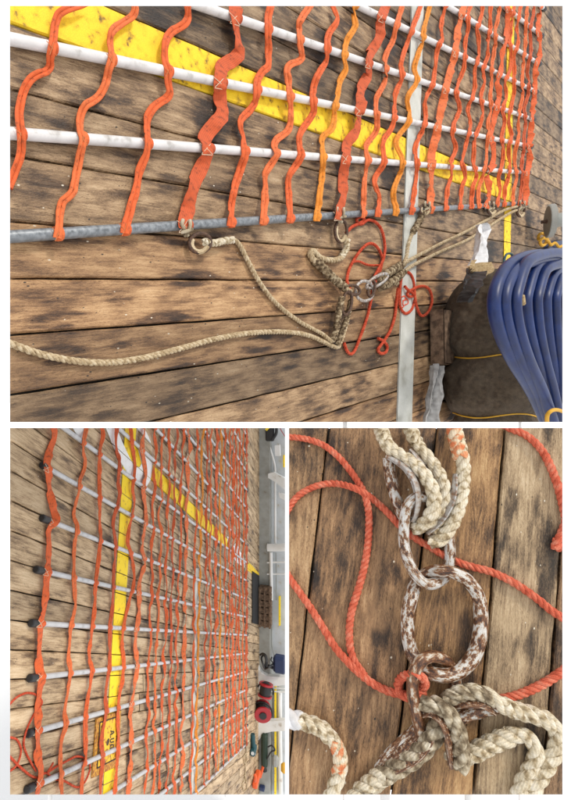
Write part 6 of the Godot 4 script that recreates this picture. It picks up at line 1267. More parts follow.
		{"p": [4.492, 3.416, 0.04, 4.469, 3.355, 0.035, 4.365, 3.237, 0.058, 4.401, 3.219, 0.033, 4.388, 3.167, 0.026, 4.35, 3.093, 0.03, 4.33, 3.027, 0.032, 4.319, 2.975, 0.032, 4.234, 2.867, 0.056, 4.24, 2.824, 0.042, 4.251, 2.79, 0.027, 4.202, 2.713, 0.033, 4.164, 2.645, 0.034, 4.144, 2.59, 0.03, 4.036, 2.477, 0.057, 4.028, 2.434, 0.05, 4.051, 2.408, 0.03, 4.02, 2.345, 0.031, 3.982, 2.283, 0.038, 3.991, 2.243, 0.027, 3.917, 2.155, 0.046, 3.866, 2.081, 0.056, 3.887, 2.05, 0.038, 3.842, 1.984, 0.044, 3.84, 1.942, 0.034, 3.843, 1.899, 0.023, 3.8, 1.837, 0.036, 3.754, 1.765, 0.058, 3.785, 1.732, 0.044, 3.8, 1.692, 0.037, 3.819, 1.65, 0.028, 3.831, 1.605, 0.022, 3.825, 1.556, 0.023, 3.768, 1.486, 0.045, 3.727, 1.426, 0.059, 3.735, 1.401, 0.053], "w": 0.07, "lean": 0.332, "wide": true, "m": "faded", "loops": [[3.815, 1.465, 0.024, 0.96, 0.278, 0.0207, 1, 3.714, 1.426, 0.065], [3.838, 1.808, 0.024, 0.96, 0.278, 0.0195, 1, 3.74, 1.761, 0.063], [3.959, 2.149, 0.024, 0.96, 0.278, 0.0195, 1, 3.857, 2.094, 0.063], [4.114, 2.511, 0.024, 0.96, 0.278, 0.0195, 1, 4.009, 2.447, 0.063], [4.312, 2.903, 0.024, 0.96, 0.278, 0.0195, 1, 4.201, 2.829, 0.063], [4.457, 3.296, 0.024, 0.96, 0.278, 0.0195, 1, 4.342, 3.212, 0.063]], "step": 0.022, "twist": 0.42},
		{"p": [4.676, 3.526, 0.026, 4.649, 3.463, 0.021, 4.57, 3.357, 0.036, 4.503, 3.257, 0.056, 4.55, 3.237, 0.044, 4.584, 3.211, 0.027, 4.557, 3.147, 0.024, 4.548, 3.093, 0.02, 4.541, 3.035, 0.023, 4.44, 2.917, 0.056, 4.454, 2.877, 0.048, 4.465, 2.836, 0.037, 4.458, 2.789, 0.022, 4.407, 2.716, 0.02, 4.341, 2.632, 0.03, 4.247, 2.529, 0.056, 4.286, 2.5, 0.046, 4.38, 2.496, 0.03, 4.417, 2.463, 0.022, 4.363, 2.391, 0.021, 4.275, 2.302, 0.032, 4.179, 2.206, 0.056, 4.186, 2.162, 0.05, 4.267, 2.15, 0.029, 4.331, 2.126, 0.02, 4.313, 2.069, 0.022, 4.237, 1.991, 0.027, 4.129, 1.896, 0.055, 4.151, 1.856, 0.052, 4.226, 1.839, 0.025, 4.198, 1.782, 0.02, 4.143, 1.71, 0.026, 4.12, 1.65, 0.029, 4.071, 1.582, 0.045, 4.03, 1.516, 0.057, 4.033, 1.501, 0.056], "w": 0.04, "lean": 0.513, "wide": false, "m": "orange", "loops": [[4.121, 1.553, 0.024, 0.96, 0.278, 0.0207, 0, 4.016, 1.514, 0.063], [4.22, 1.918, 0.024, 0.96, 0.278, 0.0195, 0, 4.116, 1.871, 0.062], [4.266, 2.238, 0.024, 0.96, 0.278, 0.0195, 0, 4.161, 2.183, 0.062], [4.34, 2.577, 0.024, 0.96, 0.278, 0.0195, 0, 4.233, 2.513, 0.062], [4.534, 2.968, 0.024, 0.96, 0.278, 0.0195, 0, 4.422, 2.895, 0.062], [4.601, 3.338, 0.024, 0.96, 0.278, 0.0195, 0, 4.488, 3.256, 0.062]], "step": 0.024, "twist": 0.5},
		{"p": [4.922, 3.654, 0.036, 4.947, 3.612, 0.028, 4.944, 3.556, 0.025, 4.882, 3.465, 0.029, 4.737, 3.32, 0.056, 4.782, 3.299, 0.039, 4.825, 3.269, 0.034, 4.838, 3.221, 0.034, 4.88, 3.192, 0.022, 4.866, 3.131, 0.022, 4.713, 2.987, 0.057, 4.731, 2.951, 0.038, 4.744, 2.906, 0.032, 4.753, 2.857, 0.031, 4.772, 2.816, 0.021, 4.722, 2.736, 0.03, 4.595, 2.617, 0.057, 4.612, 2.585, 0.028, 4.584, 2.52, 0.03, 4.637, 2.491, 0.025, 4.677, 2.455, 0.02, 4.594, 2.361, 0.041, 4.514, 2.273, 0.056, 4.549, 2.243, 0.034, 4.513, 2.178, 0.034, 4.504, 2.127, 0.024, 4.475, 2.067, 0.021, 4.381, 1.972, 0.055, 4.436, 1.939, 0.053, 4.511, 1.918, 0.034, 4.473, 1.854, 0.031, 4.462, 1.804, 0.021, 4.445, 1.746, 0.022, 4.363, 1.655, 0.048, 4.332, 1.586, 0.057], "w": 0.04, "lean": 0.534, "wide": false, "m": "orange", "loops": [[4.429, 1.643, 0.024, 0.96, 0.278, 0.0207, 0, 4.315, 1.601, 0.063], [4.491, 1.997, 0.024, 0.96, 0.278, 0.0195, 0, 4.38, 1.947, 0.062], [4.622, 2.341, 0.024, 0.96, 0.278, 0.0195, 0, 4.507, 2.283, 0.062], [4.699, 2.681, 0.024, 0.96, 0.278, 0.0195, 0, 4.583, 2.614, 0.062], [4.814, 3.049, 0.024, 0.96, 0.278, 0.0195, 0, 4.695, 2.973, 0.062], [4.853, 3.411, 0.024, 0.96, 0.278, 0.0195, 0, 4.732, 3.326, 0.062]], "step": 0.025, "twist": 0.5},
		{"p": [5.166, 3.793, 0.028, 5.129, 3.703, 0.039, 5.14, 3.653, 0.036, 5.149, 3.602, 0.033, 5.168, 3.559, 0.026, 5.041, 3.418, 0.058, 5.108, 3.413, 0.027, 5.037, 3.312, 0.045, 5.082, 3.283, 0.033, 5.095, 3.238, 0.025, 4.984, 3.121, 0.04, 4.89, 3.015, 0.054, 4.988, 3.018, 0.027, 4.983, 2.956, 0.035, 4.981, 2.903, 0.027, 4.943, 2.833, 0.023, 4.837, 2.719, 0.054, 4.872, 2.679, 0.052, 4.947, 2.663, 0.031, 4.904, 2.587, 0.041, 4.907, 2.538, 0.029, 4.839, 2.458, 0.028, 4.68, 2.333, 0.058, 4.725, 2.305, 0.035, 4.696, 2.238, 0.043, 4.706, 2.19, 0.036, 4.717, 2.143, 0.029, 4.668, 2.066, 0.05, 4.7, 2.021, 0.055, 4.797, 2.007, 0.028, 4.716, 1.929, 0.037, 4.673, 1.86, 0.034, 4.69, 1.815, 0.024, 4.623, 1.731, 0.044, 4.585, 1.659, 0.056], "w": 0.04, "lean": 0.595, "wide": false, "m": "orange", "loops": [[4.684, 1.717, 0.024, 0.96, 0.278, 0.0207, 0, 4.561, 1.672, 0.064], [4.775, 2.079, 0.024, 0.96, 0.278, 0.0195, 0, 4.653, 2.026, 0.063], [4.789, 2.39, 0.024, 0.96, 0.278, 0.0195, 0, 4.666, 2.329, 0.063], [4.946, 2.752, 0.024, 0.96, 0.278, 0.0195, 0, 4.82, 2.682, 0.063], [5.007, 3.105, 0.024, 0.96, 0.278, 0.0195, 0, 4.879, 3.026, 0.063], [5.155, 3.499, 0.024, 0.96, 0.278, 0.0195, 0, 5.023, 3.409, 0.063]], "step": 0.026, "twist": 0.5},
		{"p": [5.321, 3.859, 0.058, 5.431, 3.873, 0.026, 5.406, 3.798, 0.029, 5.322, 3.687, 0.042, 5.293, 3.616, 0.037, 5.231, 3.519, 0.05, 5.223, 3.455, 0.054, 5.316, 3.46, 0.023, 5.278, 3.382, 0.026, 5.234, 3.299, 0.031, 5.174, 3.207, 0.042, 5.106, 3.111, 0.058, 5.172, 3.094, 0.038, 5.216, 3.063, 0.025, 5.191, 2.992, 0.029, 5.15, 2.914, 0.035, 5.14, 2.852, 0.037, 5.081, 2.761, 0.058, 5.184, 2.76, 0.025, 5.141, 2.685, 0.027, 5.079, 2.6, 0.037, 5.089, 2.548, 0.034, 5.019, 2.457, 0.056, 5.036, 2.411, 0.045, 5.088, 2.383, 0.022, 5.06, 2.314, 0.027, 5.05, 2.253, 0.03, 4.967, 2.163, 0.049, 4.903, 2.084, 0.057, 4.972, 2.063, 0.022, 4.911, 1.992, 0.023, 4.834, 1.907, 0.035, 4.809, 1.834, 0.041, 4.775, 1.762, 0.055, 4.779, 1.715, 0.056], "w": 0.04, "lean": 0.621, "wide": false, "m": "faded", "loops": [[4.879, 1.773, 0.024, 0.96, 0.278, 0.0207, 0, 4.749, 1.726, 0.065], [5.023, 2.151, 0.024, 0.96, 0.278, 0.0195, 0, 4.894, 2.096, 0.064], [5.12, 2.486, 0.024, 0.96, 0.278, 0.0195, 0, 4.988, 2.421, 0.064], [5.197, 2.825, 0.024, 0.96, 0.278, 0.0195, 0, 5.063, 2.752, 0.064], [5.221, 3.167, 0.024, 0.96, 0.278, 0.0195, 0, 5.087, 3.085, 0.064], [5.325, 3.548, 0.024, 0.96, 0.278, 0.0195, 0, 5.188, 3.457, 0.064], [5.442, 3.939, 0.024, 0.96, 0.278, 0.0195, 0, 5.301, 3.837, 0.064]], "step": 0.027, "twist": 0.5},
		{"p": [5.692, 4.083, 0.024, 5.578, 3.933, 0.058, 5.647, 3.918, 0.041, 5.653, 3.862, 0.038, 5.688, 3.826, 0.024, 5.677, 3.76, 0.022, 5.574, 3.635, 0.043, 5.501, 3.533, 0.054, 5.488, 3.473, 0.043, 5.488, 3.418, 0.033, 5.522, 3.379, 0.023, 5.505, 3.31, 0.024, 5.328, 3.154, 0.058, 5.341, 3.111, 0.037, 5.35, 3.057, 0.037, 5.422, 3.032, 0.028, 5.437, 2.982, 0.022, 5.275, 2.841, 0.056, 5.279, 2.79, 0.043, 5.28, 2.737, 0.031, 5.213, 2.65, 0.04, 5.222, 2.602, 0.024, 5.103, 2.489, 0.052, 5.129, 2.442, 0.052, 5.215, 2.419, 0.04, 5.248, 2.375, 0.035, 5.27, 2.327, 0.026, 5.186, 2.238, 0.037, 5.03, 2.13, 0.058, 5.076, 2.099, 0.026, 5.057, 2.028, 0.042, 5.099, 1.982, 0.039, 5.123, 1.928, 0.026, 4.997, 1.826, 0.054, 4.964, 1.767, 0.056], "w": 0.07, "lean": 0.334, "wide": true, "m": "orange", "loops": [[5.082, 1.832, 0.024, 0.96, 0.278, 0.0207, 1, 4.948, 1.784, 0.065], [5.157, 2.19, 0.024, 0.96, 0.278, 0.0195, 1, 5.024, 2.134, 0.063], [5.21, 2.512, 0.024, 0.96, 0.278, 0.0195, 1, 5.076, 2.447, 0.063], [5.374, 2.876, 0.024, 0.96, 0.278, 0.0195, 1, 5.236, 2.802, 0.063], [5.455, 3.235, 0.024, 0.96, 0.278, 0.0195, 1, 5.315, 3.152, 0.063], [5.624, 3.635, 0.024, 0.96, 0.278, 0.0195, 1, 5.479, 3.541, 0.063], [5.705, 4.015, 0.024, 0.96, 0.278, 0.0195, 1, 5.559, 3.912, 0.063]], "step": 0.028, "twist": 0.5},
		{"p": [5.882, 4.177, 0.04, 5.877, 4.108, 0.034, 5.758, 3.966, 0.059, 5.843, 3.968, 0.026, 5.814, 3.892, 0.022, 5.776, 3.807, 0.027, 5.744, 3.725, 0.034, 5.658, 3.607, 0.059, 5.746, 3.598, 0.041, 5.825, 3.582, 0.023, 5.826, 3.519, 0.023, 5.777, 3.431, 0.03, 5.614, 3.285, 0.051, 5.538, 3.192, 0.049, 5.617, 3.176, 0.027, 5.678, 3.143, 0.022, 5.644, 3.066, 0.025, 5.493, 2.934, 0.046, 5.428, 2.843, 0.056, 5.564, 2.848, 0.03, 5.602, 2.803, 0.026, 5.569, 2.732, 0.022, 5.467, 2.628, 0.037, 5.401, 2.536, 0.059, 5.522, 2.529, 0.033, 5.535, 2.473, 0.031, 5.55, 2.421, 0.024, 5.501, 2.342, 0.029, 5.335, 2.22, 0.059, 5.384, 2.184, 0.035, 5.42, 2.132, 0.033, 5.436, 2.074, 0.031, 5.43, 2.007, 0.022, 5.259, 1.891, 0.059, 5.24, 1.846, 0.056], "w": 0.04, "lean": 0.644, "wide": false, "m": "orange", "loops": [[5.371, 1.916, 0.024, 0.96, 0.278, 0.0207, 0, 5.227, 1.865, 0.065], [5.465, 2.279, 0.024, 0.96, 0.278, 0.0195, 0, 5.323, 2.22, 0.064], [5.523, 2.603, 0.024, 0.96, 0.278, 0.0195, 0, 5.379, 2.535, 0.064], [5.555, 2.929, 0.024, 0.96, 0.278, 0.0195, 0, 5.41, 2.853, 0.064], [5.677, 3.299, 0.024, 0.96, 0.278, 0.0195, 0, 5.529, 3.213, 0.064], [5.792, 3.683, 0.024, 0.96, 0.278, 0.0195, 0, 5.641, 3.587, 0.064], [5.895, 4.07, 0.024, 0.96, 0.278, 0.0195, 0, 5.741, 3.964, 0.064]], "step": 0.029, "twist": 0.5},
		{"p": [6.155, 4.333, 0.029, 6.091, 4.222, 0.036, 6.006, 4.103, 0.049, 5.96, 4.014, 0.05, 6.024, 3.999, 0.024, 6.032, 3.938, 0.024, 6.049, 3.879, 0.029, 5.999, 3.785, 0.037, 5.848, 3.637, 0.058, 5.906, 3.617, 0.029, 5.923, 3.565, 0.023, 5.919, 3.499, 0.024, 5.87, 3.406, 0.037, 5.785, 3.295, 0.059, 5.855, 3.272, 0.041, 5.912, 3.24, 0.026, 5.895, 3.171, 0.022, 5.828, 3.079, 0.025, 5.656, 2.932, 0.059, 5.673, 2.884, 0.045, 5.727, 2.85, 0.029, 5.793, 2.814, 0.024, 5.842, 2.77, 0.023, 5.664, 2.629, 0.059, 5.654, 2.571, 0.043, 5.695, 2.528, 0.031, 5.74, 2.481, 0.031, 5.775, 2.432, 0.024, 5.627, 2.311, 0.059, 5.678, 2.274, 0.036, 5.63, 2.202, 0.033, 5.59, 2.127, 0.03, 5.587, 2.062, 0.027, 5.468, 1.951, 0.06, 5.482, 1.916, 0.055], "w": 0.04, "lean": 0.671, "wide": false, "m": "orange", "loops": [[5.597, 1.982, 0.024, 0.96, 0.278, 0.0207, 0, 5.446, 1.928, 0.066], [5.758, 2.364, 0.024, 0.96, 0.278, 0.0195, 0, 5.607, 2.302, 0.064], [5.787, 2.679, 0.024, 0.96, 0.278, 0.0195, 0, 5.634, 2.608, 0.064], [5.785, 2.996, 0.024, 0.96, 0.278, 0.0195, 0, 5.633, 2.917, 0.064], [5.919, 3.369, 0.024, 0.96, 0.278, 0.0195, 0, 5.764, 3.281, 0.064], [5.997, 3.743, 0.024, 0.96, 0.278, 0.0195, 0, 5.839, 3.644, 0.064], [6.083, 4.125, 0.024, 0.96, 0.278, 0.0195, 0, 5.923, 4.016, 0.064]], "step": 0.03, "twist": 0.5},
		{"p": [6.381, 4.453, 0.034, 6.371, 4.376, 0.03, 6.329, 4.282, 0.036, 6.257, 4.17, 0.05, 6.258, 4.106, 0.047, 6.323, 4.082, 0.029, 6.285, 3.992, 0.037, 6.238, 3.898, 0.045, 6.227, 3.827, 0.043, 6.161, 3.725, 0.053, 6.262, 3.722, 0.023, 6.217, 3.631, 0.03, 6.181, 3.546, 0.035, 6.108, 3.441, 0.051, 6.084, 3.362, 0.058, 6.235, 3.377, 0.024, 6.209, 3.3, 0.025, 6.121, 3.194, 0.032, 5.999, 3.071, 0.052, 5.963, 2.992, 0.055, 6.052, 2.973, 0.029, 6.086, 2.924, 0.023, 6.078, 2.855, 0.026, 5.92, 2.721, 0.056, 5.888, 2.649, 0.049, 5.916, 2.602, 0.034, 5.93, 2.545, 0.027, 5.96, 2.492, 0.023, 5.866, 2.386, 0.06, 5.957, 2.358, 0.039, 5.928, 2.289, 0.034, 5.862, 2.203, 0.037, 5.887, 2.148, 0.025, 5.743, 2.029, 0.06, 5.754, 1.994, 0.056], "w": 0.04, "lean": 0.708, "wide": false, "m": "faded", "loops": [[5.88, 2.064, 0.024, 0.96, 0.278, 0.0207, 0, 5.719, 2.007, 0.066], [6.007, 2.436, 0.024, 0.96, 0.278, 0.0195, 0, 5.846, 2.372, 0.065], [6.023, 2.748, 0.024, 0.96, 0.278, 0.0195, 0, 5.863, 2.674, 0.065], [6.098, 3.086, 0.024, 0.96, 0.278, 0.0195, 0, 5.935, 3.004, 0.065], [6.222, 3.457, 0.024, 0.96, 0.278, 0.0195, 0, 6.056, 3.365, 0.065], [6.291, 3.828, 0.024, 0.96, 0.278, 0.0195, 0, 6.123, 3.726, 0.065], [6.359, 4.205, 0.024, 0.96, 0.278, 0.0195, 0, 6.189, 4.093, 0.065]], "step": 0.031, "twist": 0.5},
		{"p": [6.555, 4.536, 0.054, 6.679, 4.546, 0.023, 6.631, 4.446, 0.03, 6.573, 4.346, 0.029, 6.378, 4.16, 0.06, 6.482, 4.161, 0.032, 6.535, 4.122, 0.025, 6.549, 4.061, 0.024, 6.51, 3.968, 0.033, 6.377, 3.823, 0.059, 6.398, 3.777, 0.037, 6.359, 3.694, 0.034, 6.421, 3.659, 0.023, 6.455, 3.606, 0.025, 6.313, 3.459, 0.059, 6.392, 3.437, 0.036, 6.34, 3.348, 0.037, 6.305, 3.271, 0.027, 6.275, 3.192, 0.027, 6.179, 3.074, 0.06, 6.293, 3.062, 0.037, 6.283, 2.993, 0.033, 6.265, 2.921, 0.029, 6.199, 2.825, 0.044, 6.161, 2.742, 0.054, 6.232, 2.71, 0.029, 6.141, 2.61, 0.04, 6.113, 2.535, 0.042, 6.059, 2.446, 0.06, 6.182, 2.43, 0.03, 6.195, 2.365, 0.024, 6.158, 2.283, 0.028, 6.077, 2.188, 0.042, 5.972, 2.087, 0.061, 5.979, 2.059, 0.055], "w": 0.04, "lean": 0.712, "wide": false, "m": "worn", "loops": [[6.116, 2.132, 0.024, 0.96, 0.278, 0.0207, 0, 5.948, 2.073, 0.066], [6.204, 2.494, 0.024, 0.96, 0.278, 0.0195, 0, 6.038, 2.427, 0.065], [6.284, 2.823, 0.024, 0.96, 0.278, 0.0195, 0, 6.116, 2.748, 0.065], [6.323, 3.151, 0.024, 0.96, 0.278, 0.0195, 0, 6.154, 3.067, 0.065], [6.458, 3.525, 0.024, 0.96, 0.278, 0.0195, 0, 6.285, 3.431, 0.065], [6.512, 3.892, 0.024, 0.96, 0.278, 0.0195, 0, 6.338, 3.788, 0.065], [6.529, 4.254, 0.024, 0.96, 0.278, 0.0195, 0, 6.355, 4.141, 0.065]], "step": 0.031, "twist": 0.5},
		{"p": [6.912, 4.734, 0.05, 6.799, 4.597, 0.061, 6.882, 4.588, 0.029, 6.856, 4.503, 0.027, 6.816, 4.408, 0.032, 6.688, 4.254, 0.063, 6.812, 4.258, 0.043, 6.843, 4.203, 0.041, 6.907, 4.169, 0.029, 6.894, 4.092, 0.027, 6.654, 3.89, 0.063, 6.654, 3.83, 0.045, 6.632, 3.75, 0.045, 6.688, 3.711, 0.033, 6.69, 3.643, 0.031, 6.544, 3.496, 0.063, 6.62, 3.47, 0.04, 6.535, 3.362, 0.049, 6.56, 3.31, 0.034, 6.444, 3.186, 0.058, 6.486, 3.139, 0.044, 6.524, 3.092, 0.029, 6.485, 3.008, 0.033, 6.404, 2.904, 0.047, 6.322, 2.802, 0.063, 6.447, 2.79, 0.032, 6.468, 2.731, 0.027, 6.438, 2.652, 0.03, 6.265, 2.518, 0.061, 6.254, 2.451, 0.054, 6.306, 2.4, 0.037, 6.334, 2.343, 0.028, 6.325, 2.273, 0.028, 6.166, 2.15, 0.064, 6.178, 2.114, 0.06], "w": 0.07, "lean": 0.5, "wide": true, "m": "orange", "loops": [[6.312, 2.189, 0.024, 0.96, 0.278, 0.0207, 1, 6.123, 2.123, 0.07], [6.405, 2.552, 0.024, 0.96, 0.278, 0.0195, 1, 6.219, 2.478, 0.069], [6.489, 2.883, 0.024, 0.96, 0.278, 0.0195, 1, 6.301, 2.799, 0.069], [6.582, 3.227, 0.024, 0.96, 0.278, 0.0195, 1, 6.391, 3.133, 0.069], [6.718, 3.601, 0.024, 0.96, 0.278, 0.0195, 1, 6.522, 3.496, 0.069], [6.821, 3.982, 0.024, 0.96, 0.278, 0.0195, 1, 6.623, 3.866, 0.069], [6.87, 4.353, 0.024, 0.96, 0.278, 0.0195, 1, 6.67, 4.226, 0.069], [6.986, 4.741, 0.024, 0.96, 0.278, 0.0195, 1, 6.783, 4.603, 0.069]], "step": 0.033, "twist": 0.5}]},
	"net": {"label": "orange webbing climbing net with silver bars and black end caps beside the white bulwark", "at": [3.956, -1.805], "bars": [
		[2.399, -3.267, 0.021, 8.475, -6.155, 0.021, 0.0165, "silver_bar", [1]],
		[2.399, -2.943, 0.021, 8.475, -5.832, 0.021, 0.0165, "silver_bar", [1]],
		[2.399, -2.62, 0.021, 8.475, -5.508, 0.021, 0.0165, "silver_bar", [1]],
		[2.36, -2.278, 0.021, 8.475, -5.185, 0.021, 0.0165, "silver_bar", [0, 1]],
		[2.373, -1.96, 0.021, 8.475, -4.861, 0.021, 0.0165, "silver_bar", [0, 1]],
		[2.385, -1.643, 0.021, 8.475, -4.538, 0.021, 0.0165, "silver_bar", [0, 1]],
		[2.398, -1.325, 0.021, 8.475, -4.214, 0.021, 0.0165, "silver_bar", [0, 1]],
		[2.447, -1.025, 0.021, 8.475, -3.891, 0.021, 0.0165, "silver_bar", [0, 1]],
		[2.506, -0.73, 0.021, 8.475, -3.567, 0.021, 0.0165, "silver_bar", [0, 1]],
		[2.506, -0.406, 0.021, 8.475, -3.244, 0.021, 0.0165, "silver_bar", [0, 1]],
		[2.466, -0.064, 0.021, 8.475, -2.92, 0.021, 0.0165, "silver_bar", [1]],
		[2.466, 0.26, 0.021, 8.475, -2.597, 0.021, 0.0165, "silver_bar", [1]],
		[2.466, 0.583, 0.021, 8.475, -2.274, 0.021, 0.0165, "silver_bar", [1]],
		[2.466, 0.907, 0.021, 8.475, -1.95, 0.021, 0.0165, "silver_bar", [1]],
		[2.466, 1.23, 0.021, 8.475, -1.627, 0.021, 0.0165, "silver_bar", [1]],
		[2.466, 1.554, 0.021, 8.475, -1.303, 0.021, 0.0165, "silver_bar", [1]],
		[2.466, 1.877, 0.021, 8.475, -0.98, 0.021, 0.0165, "silver_bar", [1]],
		[2.466, 2.201, 0.021, 8.475, -0.656, 0.021, 0.0165, "silver_bar", [1]]],
	"straps": [
		{"p": [2.568, -0.15, 0.039, 2.602, -0.195, 0.031, 2.609, -0.244, 0.021, 2.594, -0.289, 0.012, 2.564, -0.335, 0.012, 2.519, -0.376, 0.032, 2.514, -0.421, 0.042, 2.545, -0.471, 0.03, 2.558, -0.518, 0.016, 2.571, -0.565, 0.011, 2.581, -0.613, 0.015, 2.585, -0.663, 0.028, 2.607, -0.714, 0.024, 2.598, -0.755, 0.04, 2.56, -0.782, 0.04, 2.565, -0.825, 0.011, 2.559, -0.874, 0.014, 2.555, -0.923, 0.02, 2.548, -0.966, 0.024, 2.542, -1.013, 0.024, 2.511, -1.049, 0.042, 2.523, -1.1, 0.029, 2.527, -1.146, 0.022, 2.516, -1.185, 0.026, 2.502, -1.228, 0.031, 2.509, -1.276, 0.02, 2.496, -1.317, 0.016, 2.448, -1.339, 0.042, 2.457, -1.394, 0.029, 2.465, -1.445, 0.018, 2.453, -1.488, 0.022, 2.455, -1.538, 0.017, 2.46, -1.592, 0.011, 2.45, -1.628, 0.026, 2.45, -1.668, 0.042, 2.455, -1.719, 0.036, 2.465, -1.774, 0.018, 2.46, -1.815, 0.013, 2.458, -1.863, 0.011, 2.446, -1.9, 0.02, 2.439, -1.94, 0.026, 2.418, -1.966, 0.042, 2.424, -2.013, 0.035, 2.449, -2.078, 0.012, 2.446, -2.125, 0.013, 2.446, -2.165, 0.023, 2.459, -2.217, 0.026, 2.467, -2.271, 0.025, 2.434, -2.292, 0.042, 2.432, -2.335, 0.034, 2.442, -2.399, 0.014], "w": 0.0625, "lean": 0.03, "wide": true, "m": "orange", "loops": [[2.46, -2.325, 0.021, 0.903, -0.429, 0.0165, 1, 2.424, -2.291, 0.047], [2.446, -1.995, 0.021, 0.903, -0.429, 0.0165, 1, 2.41, -1.966, 0.047], [2.479, -1.687, 0.021, 0.903, -0.429, 0.0165, 1, 2.442, -1.662, 0.047], [2.476, -1.362, 0.021, 0.903, -0.429, 0.0165, 1, 2.439, -1.342, 0.047], [2.54, -1.069, 0.021, 0.903, -0.429, 0.0165, 1, 2.502, -1.053, 0.047], [2.606, -0.777, 0.021, 0.903, -0.429, 0.0165, 1, 2.567, -0.766, 0.047], [2.544, -0.424, 0.021, 0.903, -0.429, 0.0165, 1, 2.506, -0.418, 0.047]], "step": 0.02, "twist": 0.35},
		{"p": [3.021, -0.172, 0.015, 3.005, -0.222, 0.012, 2.947, -0.268, 0.035, 2.922, -0.314, 0.042, 2.94, -0.366, 0.03, 2.986, -0.423, 0.019, 2.992, -0.478, 0.013, 2.961, -0.521, 0.012, 2.896, -0.557, 0.033, 2.872, -0.602, 0.043, 2.868, -0.649, 0.034, 2.872, -0.703, 0.016, 2.855, -0.751, 0.012, 2.852, -0.802, 0.013, 2.864, -0.849, 0.028, 2.844, -0.892, 0.043, 2.843, -0.944, 0.029, 2.854, -1.002, 0.016, 2.855, -1.051, 0.012, 2.846, -1.101, 0.015, 2.832, -1.151, 0.023, 2.803, -1.187, 0.043, 2.827, -1.249, 0.031, 2.86, -1.317, 0.014, 2.867, -1.371, 0.012, 2.855, -1.418, 0.019, 2.826, -1.454, 0.028, 2.782, -1.479, 0.041, 2.769, -1.52, 0.041, 2.802, -1.593, 0.013, 2.793, -1.647, 0.013, 2.776, -1.691, 0.019, 2.762, -1.734, 0.03, 2.778, -1.789, 0.033, 2.76, -1.831, 0.042, 2.792, -1.903, 0.013, 2.773, -1.948, 0.014, 2.75, -1.989, 0.017, 2.715, -2.012, 0.031, 2.726, -2.07, 0.021, 2.709, -2.105, 0.043, 2.713, -2.156, 0.03, 2.713, -2.207, 0.014, 2.687, -2.237, 0.02, 2.681, -2.28, 0.02, 2.684, -2.328, 0.018, 2.679, -2.378, 0.022, 2.652, -2.409, 0.043, 2.691, -2.499, 0.019, 2.681, -2.537, 0.029, 2.688, -2.589, 0.026], "w": 0.04, "lean": 0.094, "wide": false, "m": "faded", "loops": [[2.684, -2.432, 0.021, 0.903, -0.429, 0.0165, 0, 2.643, -2.395, 0.048], [2.74, -2.135, 0.021, 0.903, -0.429, 0.0165, 0, 2.698, -2.103, 0.048], [2.794, -1.837, 0.021, 0.903, -0.429, 0.0165, 0, 2.752, -1.809, 0.048], [2.806, -1.519, 0.021, 0.903, -0.429, 0.0165, 0, 2.763, -1.496, 0.048], [2.838, -1.211, 0.021, 0.903, -0.429, 0.0165, 0, 2.795, -1.193, 0.048], [2.877, -0.906, 0.021, 0.903, -0.429, 0.0165, 0, 2.833, -0.892, 0.048], [2.909, -0.598, 0.021, 0.903, -0.429, 0.0165, 0, 2.865, -0.589, 0.048], [2.962, -0.3, 0.021, 0.903, -0.429, 0.0165, 0, 2.917, -0.295, 0.048]], "step": 0.022, "twist": 0.35},
